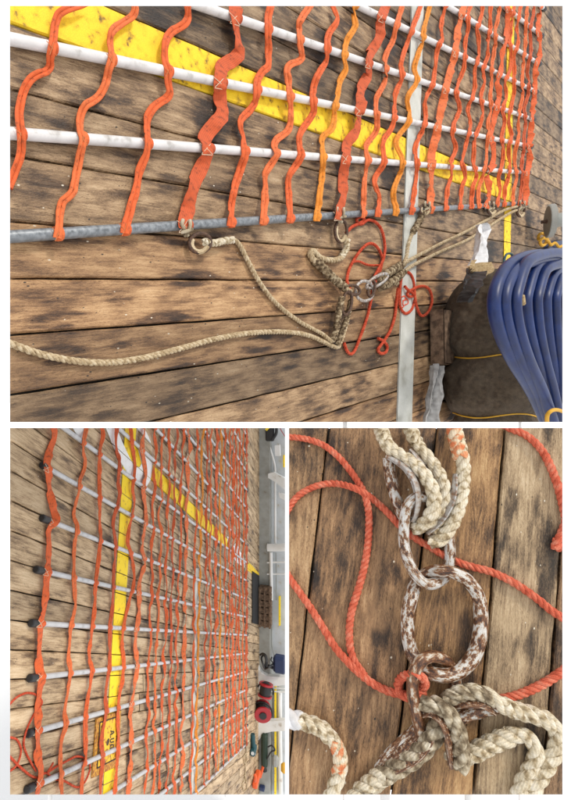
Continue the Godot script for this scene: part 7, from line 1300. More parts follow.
		{"p": [3.196, -0.18, 0.029, 3.234, -0.238, 0.023, 3.23, -0.293, 0.023, 3.216, -0.345, 0.014, 3.149, -0.398, 0.044, 3.178, -0.464, 0.026, 3.17, -0.519, 0.03, 3.187, -0.578, 0.02, 3.189, -0.637, 0.019, 3.165, -0.69, 0.033, 3.153, -0.743, 0.043, 3.177, -0.808, 0.029, 3.166, -0.863, 0.033, 3.181, -0.921, 0.023, 3.208, -0.981, 0.016, 3.168, -1.027, 0.041, 3.176, -1.096, 0.03, 3.162, -1.158, 0.029, 3.147, -1.206, 0.03, 3.15, -1.26, 0.022, 3.115, -1.308, 0.034, 3.096, -1.363, 0.039, 3.121, -1.428, 0.021, 3.115, -1.484, 0.023, 3.096, -1.528, 0.029, 3.1, -1.582, 0.021, 3.051, -1.612, 0.042, 3.045, -1.661, 0.038, 3.064, -1.727, 0.019, 3.038, -1.771, 0.026, 3.024, -1.816, 0.028, 3.048, -1.882, 0.018, 3.047, -1.927, 0.04, 3.041, -1.978, 0.039, 3.047, -2.045, 0.024, 3.011, -2.074, 0.036, 3.02, -2.136, 0.02, 3.012, -2.186, 0.015, 2.965, -2.203, 0.036, 2.954, -2.259, 0.039, 2.974, -2.324, 0.027, 2.971, -2.371, 0.029, 2.988, -2.447, 0.021, 3.0, -2.512, 0.014, 2.948, -2.523, 0.043, 2.916, -2.546, 0.044, 2.93, -2.614, 0.031, 2.934, -2.667, 0.026, 2.939, -2.722, 0.021, 2.947, -2.796, 0.013], "w": 0.04, "lean": 0.171, "wide": false, "m": "orange", "loops": [[2.968, -2.567, 0.021, 0.903, -0.429, 0.0165, 0, 2.92, -2.526, 0.05], [2.987, -2.252, 0.021, 0.903, -0.429, 0.0165, 0, 2.939, -2.216, 0.05], [3.076, -1.971, 0.021, 0.903, -0.429, 0.0165, 0, 3.027, -1.94, 0.05], [3.082, -1.65, 0.021, 0.903, -0.429, 0.0165, 0, 3.032, -1.624, 0.05], [3.132, -1.351, 0.021, 0.903, -0.429, 0.0165, 0, 3.082, -1.329, 0.05], [3.201, -1.06, 0.021, 0.903, -0.429, 0.0165, 0, 3.149, -1.043, 0.05], [3.19, -0.732, 0.021, 0.903, -0.429, 0.0165, 0, 3.139, -0.72, 0.05], [3.19, -0.408, 0.021, 0.903, -0.429, 0.0165, 0, 3.139, -0.401, 0.05]], "step": 0.024, "twist": 0.35},
		{"p": [3.431, -0.191, 0.041, 3.431, -0.261, 0.034, 3.426, -0.331, 0.031, 3.464, -0.404, 0.018, 3.519, -0.478, 0.013, 3.468, -0.539, 0.044, 3.499, -0.617, 0.02, 3.478, -0.682, 0.026, 3.496, -0.75, 0.032, 3.481, -0.821, 0.026, 3.413, -0.871, 0.04, 3.423, -0.941, 0.015, 3.402, -1.001, 0.021, 3.401, -1.064, 0.034, 3.415, -1.134, 0.037, 3.418, -1.204, 0.033, 3.443, -1.278, 0.013, 3.426, -1.344, 0.016, 3.397, -1.413, 0.027, 3.359, -1.47, 0.044, 3.396, -1.558, 0.021, 3.399, -1.635, 0.015, 3.384, -1.693, 0.014, 3.322, -1.728, 0.036, 3.31, -1.788, 0.041, 3.336, -1.867, 0.028, 3.348, -1.945, 0.022, 3.362, -2.019, 0.013, 3.304, -2.049, 0.04, 3.3, -2.118, 0.033, 3.27, -2.174, 0.036, 3.268, -2.242, 0.027, 3.284, -2.315, 0.017, 3.253, -2.356, 0.044, 3.269, -2.436, 0.024, 3.246, -2.489, 0.022, 3.195, -2.516, 0.037, 3.198, -2.581, 0.027, 3.196, -2.639, 0.041, 3.226, -2.739, 0.022, 3.217, -2.808, 0.021, 3.201, -2.874, 0.024, 3.181, -2.927, 0.03, 3.149, -2.946, 0.044], "w": 0.04, "lean": 0.149, "wide": false, "m": "worn", "loops": [[3.231, -2.692, 0.021, 0.903, -0.429, 0.0165, 0, 3.179, -2.649, 0.049], [3.291, -2.397, 0.021, 0.903, -0.429, 0.0165, 0, 3.239, -2.359, 0.049], [3.333, -2.093, 0.021, 0.903, -0.429, 0.0165, 0, 3.28, -2.06, 0.049], [3.348, -1.777, 0.021, 0.903, -0.429, 0.0165, 0, 3.295, -1.749, 0.049], [3.403, -1.48, 0.021, 0.903, -0.429, 0.0165, 0, 3.35, -1.456, 0.049], [3.443, -1.175, 0.021, 0.903, -0.429, 0.0165, 0, 3.389, -1.157, 0.049], [3.463, -0.861, 0.021, 0.903, -0.429, 0.0165, 0, 3.408, -0.847, 0.049], [3.509, -0.56, 0.021, 0.903, -0.429, 0.0165, 0, 3.454, -0.551, 0.049], [3.465, -0.215, 0.021, 0.903, -0.429, 0.0165, 0, 3.411, -0.212, 0.049]], "step": 0.029, "twist": 0.35},
		{"p": [3.705, -0.204, 0.022, 3.702, -0.275, 0.032, 3.692, -0.347, 0.045, 3.761, -0.428, 0.021, 3.8, -0.505, 0.016, 3.818, -0.577, 0.016, 3.782, -0.644, 0.027, 3.732, -0.71, 0.038, 3.735, -0.781, 0.034, 3.797, -0.867, 0.018, 3.787, -0.94, 0.014, 3.686, -0.991, 0.045, 3.683, -1.073, 0.027, 3.633, -1.131, 0.036, 3.652, -1.208, 0.027, 3.67, -1.279, 0.045, 3.761, -1.387, 0.016, 3.78, -1.463, 0.02, 3.772, -1.532, 0.029, 3.748, -1.593, 0.032, 3.686, -1.639, 0.043, 3.695, -1.718, 0.016, 3.659, -1.778, 0.015, 3.614, -1.836, 0.019, 3.534, -1.862, 0.045, 3.558, -1.953, 0.022, 3.557, -2.024, 0.022, 3.587, -2.108, 0.015, 3.558, -2.162, 0.035, 3.547, -2.224, 0.038, 3.542, -2.3, 0.028, 3.508, -2.345, 0.033, 3.513, -2.416, 0.018, 3.45, -2.439, 0.042, 3.479, -2.538, 0.023, 3.467, -2.605, 0.03, 3.488, -2.699, 0.022, 3.466, -2.749, 0.034, 3.444, -2.807, 0.041, 3.485, -2.909, 0.014, 3.46, -2.962, 0.021, 3.422, -3.001, 0.034, 3.392, -3.042, 0.043, 3.39, -3.113, 0.037, 3.419, -3.165, 0.019], "w": 0.04, "lean": 0.21, "wide": false, "m": "orange", "loops": [[3.427, -3.109, 0.021, 0.903, -0.429, 0.0165, 0, 3.371, -3.057, 0.051], [3.485, -2.813, 0.021, 0.903, -0.429, 0.0165, 0, 3.428, -2.766, 0.051], [3.488, -2.49, 0.021, 0.903, -0.429, 0.0165, 0, 3.43, -2.449, 0.051], [3.584, -2.213, 0.021, 0.903, -0.429, 0.0165, 0, 3.525, -2.176, 0.051], [3.582, -1.888, 0.021, 0.903, -0.429, 0.0165, 0, 3.523, -1.857, 0.051], [3.744, -1.642, 0.021, 0.903, -0.429, 0.0165, 0, 3.683, -1.615, 0.051], [3.724, -1.309, 0.021, 0.903, -0.429, 0.0165, 0, 3.663, -1.287, 0.051], [3.742, -0.994, 0.021, 0.903, -0.429, 0.0165, 0, 3.68, -0.978, 0.051], [3.779, -0.688, 0.021, 0.903, -0.429, 0.0165, 0, 3.716, -0.676, 0.051], [3.741, -0.346, 0.021, 0.903, -0.429, 0.0165, 0, 3.679, -0.341, 0.051]], "step": 0.031, "twist": 0.35},
		{"p": [3.992, -0.218, 0.013, 3.986, -0.292, 0.025, 3.939, -0.358, 0.034, 3.906, -0.429, 0.042, 3.981, -0.516, 0.021, 4.033, -0.598, 0.011, 4.051, -0.68, 0.014, 3.986, -0.743, 0.029, 3.938, -0.809, 0.039, 4.006, -0.896, 0.018, 4.042, -0.989, 0.014, 4.053, -1.077, 0.014, 3.975, -1.129, 0.042, 3.985, -1.21, 0.024, 3.957, -1.274, 0.024, 3.954, -1.351, 0.019, 3.955, -1.42, 0.042, 4.004, -1.519, 0.014, 3.943, -1.574, 0.018, 3.863, -1.621, 0.035, 3.838, -1.687, 0.042, 3.897, -1.791, 0.019, 3.908, -1.869, 0.011, 3.88, -1.935, 0.015, 3.794, -1.979, 0.042, 3.789, -2.06, 0.034, 3.791, -2.141, 0.028, 3.841, -2.239, 0.015, 3.805, -2.294, 0.041, 3.832, -2.388, 0.022, 3.792, -2.44, 0.029, 3.757, -2.492, 0.033, 3.738, -2.554, 0.029, 3.684, -2.591, 0.042, 3.725, -2.696, 0.013, 3.722, -2.764, 0.018, 3.716, -2.829, 0.027, 3.682, -2.882, 0.042, 3.717, -2.982, 0.022, 3.728, -3.077, 0.012, 3.71, -3.154, 0.015, 3.642, -3.184, 0.042, 3.659, -3.278, 0.029, 3.648, -3.342, 0.03], "w": 0.07, "lean": 0.039, "wide": true, "m": "faded", "loops": [[3.685, -3.231, 0.021, 0.903, -0.429, 0.0165, 1, 3.63, -3.183, 0.048], [3.725, -2.927, 0.021, 0.903, -0.429, 0.0165, 1, 3.669, -2.883, 0.048], [3.734, -2.607, 0.021, 0.903, -0.429, 0.0165, 1, 3.678, -2.568, 0.048], [3.845, -2.337, 0.021, 0.903, -0.429, 0.0165, 1, 3.788, -2.302, 0.048], [3.838, -2.01, 0.021, 0.903, -0.429, 0.0165, 1, 3.78, -1.98, 0.048], [3.884, -1.709, 0.021, 0.903, -0.429, 0.0165, 1, 3.826, -1.683, 0.048], [4.002, -1.441, 0.021, 0.903, -0.429, 0.0165, 1, 3.942, -1.419, 0.048], [4.025, -1.128, 0.021, 0.903, -0.429, 0.0165, 1, 3.965, -1.112, 0.048], [3.988, -0.787, 0.021, 0.903, -0.429, 0.0165, 1, 3.928, -0.776, 0.048], [3.959, -0.45, 0.021, 0.903, -0.429, 0.0165, 1, 3.899, -0.443, 0.048]], "step": 0.033, "twist": 0.35},
		{"p": [4.312, -0.214, 0.018, 4.192, -0.29, 0.038, 4.251, -0.38, 0.019, 4.286, -0.473, 0.018, 4.24, -0.557, 0.032, 4.241, -0.648, 0.014, 4.207, -0.732, 0.023, 4.256, -0.824, 0.021, 4.17, -0.896, 0.043, 4.204, -0.993, 0.013, 4.21, -1.083, 0.012, 4.19, -1.166, 0.028, 4.181, -1.252, 0.036, 4.155, -1.329, 0.023, 4.162, -1.419, 0.021, 4.112, -1.489, 0.043, 4.198, -1.608, 0.012, 4.197, -1.695, 0.02, 4.136, -1.76, 0.03, 4.139, -1.847, 0.042, 4.137, -1.932, 0.018, 4.137, -2.021, 0.012, 4.123, -2.1, 0.025, 4.132, -2.191, 0.03, 4.142, -2.284, 0.027, 4.097, -2.349, 0.027, 4.042, -2.405, 0.041, 4.087, -2.52, 0.013, 4.1, -2.613, 0.015, 4.083, -2.689, 0.021, 4.018, -2.733, 0.043, 4.103, -2.869, 0.023, 4.124, -2.971, 0.014, 4.074, -3.021, 0.012, 3.983, -3.04, 0.043, 4.052, -3.177, 0.022, 4.058, -3.265, 0.029, 4.052, -3.349, 0.023, 4.036, -3.42, 0.034, 4.039, -3.513, 0.014, 3.985, -3.55, 0.027, 3.977, -3.583, 0.026], "w": 0.04, "lean": 0.075, "wide": false, "m": "orange", "loops": [[4.062, -3.41, 0.021, 0.903, -0.429, 0.0165, 0, 4.001, -3.359, 0.048], [4.032, -3.073, 0.021, 0.903, -0.429, 0.0165, 0, 3.972, -3.027, 0.048], [4.066, -2.765, 0.021, 0.903, -0.429, 0.0165, 0, 4.005, -2.724, 0.048], [4.083, -2.45, 0.021, 0.903, -0.429, 0.0165, 0, 4.021, -2.413, 0.048], [4.143, -2.155, 0.021, 0.903, -0.429, 0.0165, 0, 4.081, -2.123, 0.048], [4.182, -1.85, 0.021, 0.903, -0.429, 0.0165, 0, 4.12, -1.822, 0.048], [4.164, -1.518, 0.021, 0.903, -0.429, 0.0165, 0, 4.101, -1.495, 0.048], [4.212, -1.217, 0.021, 0.903, -0.429, 0.0165, 0, 4.149, -1.199, 0.048], [4.224, -0.899, 0.021, 0.903, -0.429, 0.0165, 0, 4.16, -0.886, 0.048], [4.251, -0.589, 0.021, 0.903, -0.429, 0.0165, 0, 4.188, -0.58, 0.048], [4.256, -0.268, 0.021, 0.903, -0.429, 0.0165, 0, 4.192, -0.264, 0.048]], "step": 0.039, "twist": 0.5},
		{"p": [4.43, -0.219, 0.021, 4.47, -0.311, 0.022, 4.414, -0.4, 0.027, 4.42, -0.491, 0.017, 4.434, -0.584, 0.012, 4.356, -0.663, 0.043, 4.384, -0.758, 0.029, 4.38, -0.848, 0.027, 4.416, -0.944, 0.03, 4.386, -1.03, 0.02, 4.353, -1.113, 0.013, 4.359, -1.204, 0.02, 4.366, -1.288, 0.043, 4.388, -1.386, 0.027, 4.419, -1.486, 0.017, 4.359, -1.558, 0.02, 4.337, -1.639, 0.033, 4.392, -1.749, 0.02, 4.354, -1.825, 0.023, 4.247, -1.871, 0.043, 4.356, -2.006, 0.015, 4.368, -2.102, 0.012, 4.339, -2.178, 0.017, 4.259, -2.227, 0.042, 4.269, -2.322, 0.029, 4.274, -2.415, 0.018, 4.242, -2.484, 0.031, 4.247, -2.576, 0.023, 4.233, -2.656, 0.019, 4.232, -2.742, 0.03, 4.2, -2.808, 0.043, 4.241, -2.923, 0.022, 4.286, -3.041, 0.013, 4.214, -3.079, 0.013, 4.201, -3.145, 0.043, 4.237, -3.26, 0.028, 4.221, -3.336, 0.031, 4.244, -3.44, 0.025, 4.213, -3.503, 0.035, 4.253, -3.625, 0.015, 4.197, -3.667, 0.026, 4.143, -3.709, 0.029, 4.097, -3.703, 0.041], "w": 0.04, "lean": 0.112, "wide": false, "m": "faded", "loops": [[4.248, -3.499, 0.021, 0.903, -0.429, 0.0165, 0, 4.183, -3.445, 0.049], [4.249, -3.176, 0.021, 0.903, -0.429, 0.0165, 0, 4.184, -3.127, 0.049], [4.251, -2.853, 0.021, 0.903, -0.429, 0.0165, 0, 4.186, -2.809, 0.049], [4.259, -2.534, 0.021, 0.903, -0.429, 0.0165, 0, 4.194, -2.495, 0.049], [4.314, -2.236, 0.021, 0.903, -0.429, 0.0165, 0, 4.248, -2.202, 0.049], [4.306, -1.909, 0.021, 0.903, -0.429, 0.0165, 0, 4.239, -1.879, 0.049], [4.362, -1.612, 0.021, 0.903, -0.429, 0.0165, 0, 4.294, -1.587, 0.049], [4.418, -1.315, 0.021, 0.903, -0.429, 0.0165, 0, 4.35, -1.295, 0.049], [4.411, -0.989, 0.021, 0.903, -0.429, 0.0165, 0, 4.343, -0.973, 0.049], [4.41, -0.665, 0.021, 0.903, -0.429, 0.0165, 0, 4.342, -0.654, 0.049], [4.449, -0.36, 0.021, 0.903, -0.429, 0.0165, 0, 4.381, -0.354, 0.049]], "step": 0.041, "twist": 0.5},
		{"p": [4.7, -0.231, 0.013, 4.626, -0.319, 0.017, 4.557, -0.407, 0.041, 4.604, -0.503, 0.033, 4.623, -0.603, 0.027, 4.63, -0.697, 0.015, 4.573, -0.786, 0.035, 4.663, -0.893, 0.016, 4.595, -0.974, 0.028, 4.522, -1.049, 0.044, 4.559, -1.15, 0.02, 4.6, -1.252, 0.013, 4.607, -1.346, 0.019, 4.532, -1.416, 0.033, 4.553, -1.513, 0.034, 4.536, -1.6, 0.023, 4.456, -1.663, 0.044, 4.546, -1.792, 0.013, 4.562, -1.889, 0.017, 4.51, -1.959, 0.033, 4.467, -2.033, 0.029, 4.542, -2.155, 0.021, 4.563, -2.262, 0.015, 4.473, -2.313, 0.044, 4.528, -2.438, 0.021, 4.461, -2.496, 0.023, 4.422, -2.564, 0.03, 4.47, -2.678, 0.031, 4.514, -2.795, 0.014, 4.433, -2.84, 0.014, 4.369, -2.887, 0.044, 4.415, -3.012, 0.024, 4.431, -3.117, 0.022, 4.416, -3.2, 0.027, 4.399, -3.282, 0.029, 4.443, -3.409, 0.014, 4.435, -3.492, 0.02, 4.307, -3.485, 0.043, 4.357, -3.619, 0.021, 4.364, -3.718, 0.018, 4.372, -3.816, 0.013, 4.322, -3.807, 0.032], "w": 0.04, "lean": 0.139, "wide": false, "m": "orange", "loops": [[4.358, -3.551, 0.021, 0.903, -0.429, 0.0165, 0, 4.29, -3.495, 0.049], [4.424, -3.259, 0.021, 0.903, -0.429, 0.0165, 0, 4.354, -3.208, 0.049], [4.425, -2.936, 0.021, 0.903, -0.429, 0.0165, 0, 4.355, -2.89, 0.049], [4.469, -2.634, 0.021, 0.903, -0.429, 0.0165, 0, 4.399, -2.592, 0.049], [4.531, -2.339, 0.021, 0.903, -0.429, 0.0165, 0, 4.46, -2.303, 0.049], [4.513, -2.007, 0.021, 0.903, -0.429, 0.0165, 0, 4.442, -1.976, 0.049], [4.514, -1.684, 0.021, 0.903, -0.429, 0.0165, 0, 4.443, -1.658, 0.049], [4.579, -1.392, 0.021, 0.903, -0.429, 0.0165, 0, 4.507, -1.37, 0.049], [4.578, -1.068, 0.021, 0.903, -0.429, 0.0165, 0, 4.506, -1.051, 0.049], [4.611, -0.76, 0.021, 0.903, -0.429, 0.0165, 0, 4.539, -0.748, 0.049], [4.616, -0.439, 0.021, 0.903, -0.429, 0.0165, 0, 4.544, -0.432, 0.049]], "step": 0.042, "twist": 0.5},
		{"p": [4.744, -0.232, 0.039, 4.85, -0.33, 0.03, 4.877, -0.434, 0.02, 4.739, -0.515, 0.044, 4.805, -0.622, 0.013, 4.799, -0.72, 0.021, 4.718, -0.806, 0.043, 4.742, -0.908, 0.032, 4.762, -1.011, 0.024, 4.793, -1.116, 0.02, 4.772, -1.21, 0.024, 4.74, -1.301, 0.025, 4.72, -1.394, 0.022, 4.676, -1.478, 0.039, 4.707, -1.586, 0.022, 4.729, -1.691, 0.013, 4.68, -1.769, 0.044, 4.734, -1.888, 0.023, 4.689, -1.969, 0.024, 4.605, -2.031, 0.043, 4.677, -2.16, 0.016, 4.695, -2.265, 0.013, 4.684, -2.356, 0.023, 4.671, -2.445, 0.034, 4.672, -2.544, 0.023, 4.675, -2.644, 0.018, 4.628, -2.711, 0.044, 4.678, -2.84, 0.014, 4.635, -2.912, 0.021, 4.573, -2.969, 0.041, 4.597, -3.079, 0.033, 4.654, -3.213, 0.017, 4.632, -3.296, 0.014, 4.578, -3.353, 0.037, 4.615, -3.476, 0.021, 4.566, -3.536, 0.027, 4.512, -3.59, 0.044, 4.603, -3.756, 0.017, 4.613, -3.86, 0.013, 4.543, -3.897, 0.016, 4.523, -3.987, 0.034], "w": 0.04, "lean": 0.152, "wide": false, "m": "worn", "loops": [[4.545, -3.964, 0.021, 0.903, -0.429, 0.0165, 0, 4.473, -3.901, 0.05], [4.574, -3.654, 0.021, 0.903, -0.429, 0.0165, 0, 4.501, -3.596, 0.05], [4.618, -3.351, 0.021, 0.903, -0.429, 0.0165, 0, 4.545, -3.298, 0.05], [4.625, -3.031, 0.021, 0.903, -0.429, 0.0165, 0, 4.552, -2.983, 0.05], [4.686, -2.736, 0.021, 0.903, -0.429, 0.0165, 0, 4.611, -2.693, 0.05], [4.698, -2.419, 0.021, 0.903, -0.429, 0.0165, 0, 4.623, -2.38, 0.05], [4.662, -2.078, 0.021, 0.903, -0.429, 0.0165, 0, 4.588, -2.045, 0.05], [4.741, -1.792, 0.021, 0.903, -0.429, 0.0165, 0, 4.666, -1.764, 0.05], [4.724, -1.461, 0.021, 0.903, -0.429, 0.0165, 0, 4.649, -1.438, 0.05], [4.785, -1.166, 0.021, 0.903, -0.429, 0.0165, 0, 4.709, -1.148, 0.05], [4.774, -0.838, 0.021, 0.903, -0.429, 0.0165, 0, 4.698, -0.824, 0.05], [4.8, -0.526, 0.021, 0.903, -0.429, 0.0165, 0, 4.724, -0.518, 0.05]], "step": 0.044, "twist": 0.5},
		{"p": [5.033, -0.245, 0.021, 5.007, -0.344, 0.044, 5.1, -0.453, 0.014, 5.026, -0.548, 0.018, 4.966, -0.642, 0.044, 5.018, -0.749, 0.032, 5.008, -0.849, 0.02, 4.901, -0.931, 0.044, 4.993, -1.048, 0.014, 4.948, -1.14, 0.017, 4.939, -1.235, 0.044, 4.938, -1.335, 0.036, 4.984, -1.448, 0.025, 4.948, -1.537, 0.034, 4.98, -1.648, 0.015, 4.959, -1.742, 0.02, 4.923, -1.829, 0.03, 4.889, -1.916, 0.028, 4.885, -2.015, 0.017, 4.932, -2.132, 0.014, 4.799, -2.175, 0.038, 4.844, -2.293, 0.023, 4.872, -2.401, 0.034, 4.787, -2.459, 0.045, 4.836, -2.584, 0.016, 4.836, -2.682, 0.014, 4.798, -2.756, 0.04, 4.88, -2.9, 0.02, 4.761, -2.93, 0.036, 4.783, -3.041, 0.024, 4.842, -3.172, 0.03, 4.803, -3.249, 0.014, 4.831, -3.361, 0.025, 4.77, -3.416, 0.045, 4.814, -3.545, 0.027, 4.834, -3.657, 0.023, 4.769, -3.705, 0.041, 4.809, -3.836, 0.016, 4.775, -3.906, 0.028, 4.688, -3.936, 0.035, 4.739, -4.069, 0.04, 4.761, -4.198, 0.019], "w": 0.04, "lean": 0.178, "wide": false, "m": "orange", "loops": [[4.771, -4.071, 0.021, 0.903, -0.429, 0.0165, 0, 4.694, -4.005, 0.05], [4.815, -3.768, 0.021, 0.903, -0.429, 0.0165, 0, 4.737, -3.707, 0.05], [4.834, -3.454, 0.021, 0.903, -0.429, 0.0165, 0, 4.756, -3.398, 0.05], [4.836, -3.131, 0.021, 0.903, -0.429, 0.0165, 0, 4.758, -3.081, 0.05], [4.857, -2.818, 0.021, 0.903, -0.429, 0.0165, 0, 4.779, -2.772, 0.05], [4.851, -2.491, 0.021, 0.903, -0.429, 0.0165, 0, 4.772, -2.451, 0.05], [4.865, -2.175, 0.021, 0.903, -0.429, 0.0165, 0, 4.786, -2.139, 0.05], [4.928, -1.881, 0.021, 0.903, -0.429, 0.0165, 0, 4.849, -1.851, 0.05], [4.976, -1.581, 0.021, 0.903, -0.429, 0.0165, 0, 4.896, -1.555, 0.05], [4.999, -1.268, 0.021, 0.903, -0.429, 0.0165, 0, 4.918, -1.247, 0.05], [4.971, -0.931, 0.021, 0.903, -0.429, 0.0165, 0, 4.89, -0.916, 0.05], [5.029, -0.635, 0.021, 0.903, -0.429, 0.0165, 0, 4.948, -0.625, 0.05], [5.065, -0.329, 0.021, 0.903, -0.429, 0.0165, 0, 4.983, -0.324, 0.05]], "step": 0.046, "twist": 0.5},
		{"p": [5.272, -0.255, 0.025, 5.188, -0.353, 0.028, 5.236, -0.459, 0.029, 5.297, -0.573, 0.02, 5.196, -0.665, 0.026, 5.14, -0.759, 0.036, 5.21, -0.877, 0.021, 5.258, -0.994, 0.013, 5.206, -1.092, 0.024, 5.166, -1.186, 0.018, 5.104, -1.278, 0.037, 5.128, -1.39, 0.031, 5.202, -1.517, 0.016, 5.209, -1.627, 0.014, 5.138, -1.707, 0.023, 5.114, -1.806, 0.028, 5.128, -1.917, 0.022, 5.097, -2.012, 0.028, 5.132, -2.132, 0.016, 5.094, -2.224, 0.015, 5.078, -2.321, 0.027, 5.15, -2.453, 0.019, 5.097, -2.529, 0.029, 5.036, -2.599, 0.041, 5.112, -2.745, 0.013, 5.07, -2.825, 0.012, 5.033, -2.9, 0.043, 5.067, -3.025, 0.029, 5.037, -3.113, 0.034, 4.989, -3.188, 0.043, 5.063, -3.342, 0.012, 5.068, -3.449, 0.014, 5.01, -3.512, 0.043, 4.959, -3.58, 0.035, 4.935, -3.668, 0.031, 4.986, -3.801, 0.028, 5.068, -3.965, 0.012, 5.027, -4.04, 0.017, 4.977, -4.107, 0.021, 4.944, -4.181, 0.036, 4.989, -4.322, 0.018, 4.951, -4.366, 0.015], "w": 0.07, "lean": 0.052, "wide": true, "m": "faded", "loops": [[4.982, -4.171, 0.021, 0.903, -0.429, 0.0165, 1, 4.907, -4.108, 0.048], [5.019, -3.866, 0.021, 0.903, -0.429, 0.0165, 1, 4.943, -3.807, 0.048], [5.062, -3.562, 0.021, 0.903, -0.429, 0.0165, 1, 4.985, -3.508, 0.048], [5.049, -3.233, 0.021, 0.903, -0.429, 0.0165, 1, 4.973, -3.184, 0.048], [5.092, -2.93, 0.021, 0.903, -0.429, 0.0165, 1, 5.015, -2.885, 0.048], [5.099, -2.61, 0.021, 0.903, -0.429, 0.0165, 1, 5.022, -2.57, 0.048], [5.087, -2.28, 0.021, 0.903, -0.429, 0.0165, 1, 5.01, -2.246, 0.048], [5.122, -1.974, 0.021, 0.903, -0.429, 0.0165, 1, 5.045, -1.944, 0.048], [5.164, -1.67, 0.021, 0.903, -0.429, 0.0165, 1, 5.086, -1.645, 0.048], [5.152, -1.341, 0.021, 0.903, -0.429, 0.0165, 1, 5.074, -1.321, 0.048], [5.223, -1.051, 0.021, 0.903, -0.429, 0.0165, 1, 5.144, -1.035, 0.048], [5.196, -0.715, 0.021, 0.903, -0.429, 0.0165, 1, 5.118, -0.704, 0.048], [5.235, -0.41, 0.021, 0.903, -0.429, 0.0165, 1, 5.156, -0.404, 0.048]], "step": 0.047, "twist": 0.5},
		{"p": [5.501, -0.265, 0.045, 5.518, -0.377, 0.034, 5.556, -0.491, 0.034, 5.513, -0.598, 0.037, 5.554, -0.714, 0.016, 5.585, -0.83, 0.018, 5.557, -0.937, 0.039, 5.516, -1.042, 0.031, 5.5, -1.15, 0.036, 5.548, -1.272, 0.018, 5.56, -1.386, 0.015, 5.506, -1.483, 0.036, 5.476, -1.587, 0.03, 5.435, -1.685, 0.033, 5.377, -1.776, 0.046, 5.453, -1.911, 0.017, 5.496, -2.036, 0.016, 5.379, -2.102, 0.046, 5.41, -2.224, 0.026, 5.395, -2.326, 0.036, 5.354, -2.416, 0.046, 5.493, -2.588, 0.016, 5.409, -2.661, 0.016, 5.398, -2.755, 0.046, 5.394, -2.864, 0.034, 5.393, -2.972, 0.03, 5.33, -3.046, 0.046, 5.439, -3.217, 0.015, 5.448, -3.331, 0.017, 5.332, -3.37, 0.046, 5.331, -3.479, 0.036, 5.345, -3.595, 0.032, 5.324, -3.687, 0.046, 5.4, -3.85, 0.015, 5.348, -3.924, 0.018, 5.301, -3.994, 0.046, 5.343, -4.133, 0.034, 5.306, -4.217, 0.025, 5.214, -4.251, 0.046, 5.297, -4.426, 0.016, 5.33, -4.557, 0.021, 5.243, -4.589, 0.046], "w": 0.04, "lean": 0.26, "wide": false, "m": "orange", "loops": [[5.317, -4.654, 0.021, 0.903, -0.429, 0.0165, 0, 5.227, -4.575, 0.052], [5.288, -4.317, 0.021, 0.903, -0.429, 0.0165, 0, 5.198, -4.243, 0.052], [5.371, -4.033, 0.021, 0.903, -0.429, 0.0165, 0, 5.279, -3.964, 0.052], [5.395, -3.72, 0.021, 0.903, -0.429, 0.0165, 0, 5.303, -3.657, 0.052], [5.411, -3.405, 0.021, 0.903, -0.429, 0.0165, 0, 5.319, -3.347, 0.052], [5.407, -3.079, 0.021, 0.903, -0.429, 0.0165, 0, 5.315, -3.027, 0.052], [5.47, -2.786, 0.021, 0.903, -0.429, 0.0165, 0, 5.377, -2.738, 0.052], [5.43, -2.443, 0.021, 0.903, -0.429, 0.0165, 0, 5.338, -2.402, 0.052], [5.455, -2.132, 0.021, 0.903, -0.429, 0.0165, 0, 5.363, -2.096, 0.052], [5.453, -1.807, 0.021, 0.903, -0.429, 0.0165, 0, 5.36, -1.776, 0.052], [5.539, -1.525, 0.021, 0.903, -0.429, 0.0165, 0, 5.445, -1.499, 0.052], [5.543, -1.203, 0.021, 0.903, -0.429, 0.0165, 0, 5.449, -1.183, 0.052], [5.6, -0.907, 0.021, 0.903, -0.429, 0.0165, 0, 5.505, -0.891, 0.052], [5.573, -0.57, 0.021, 0.903, -0.429, 0.0165, 0, 5.478, -0.561, 0.052]], "step": 0.05, "twist": 0.5},
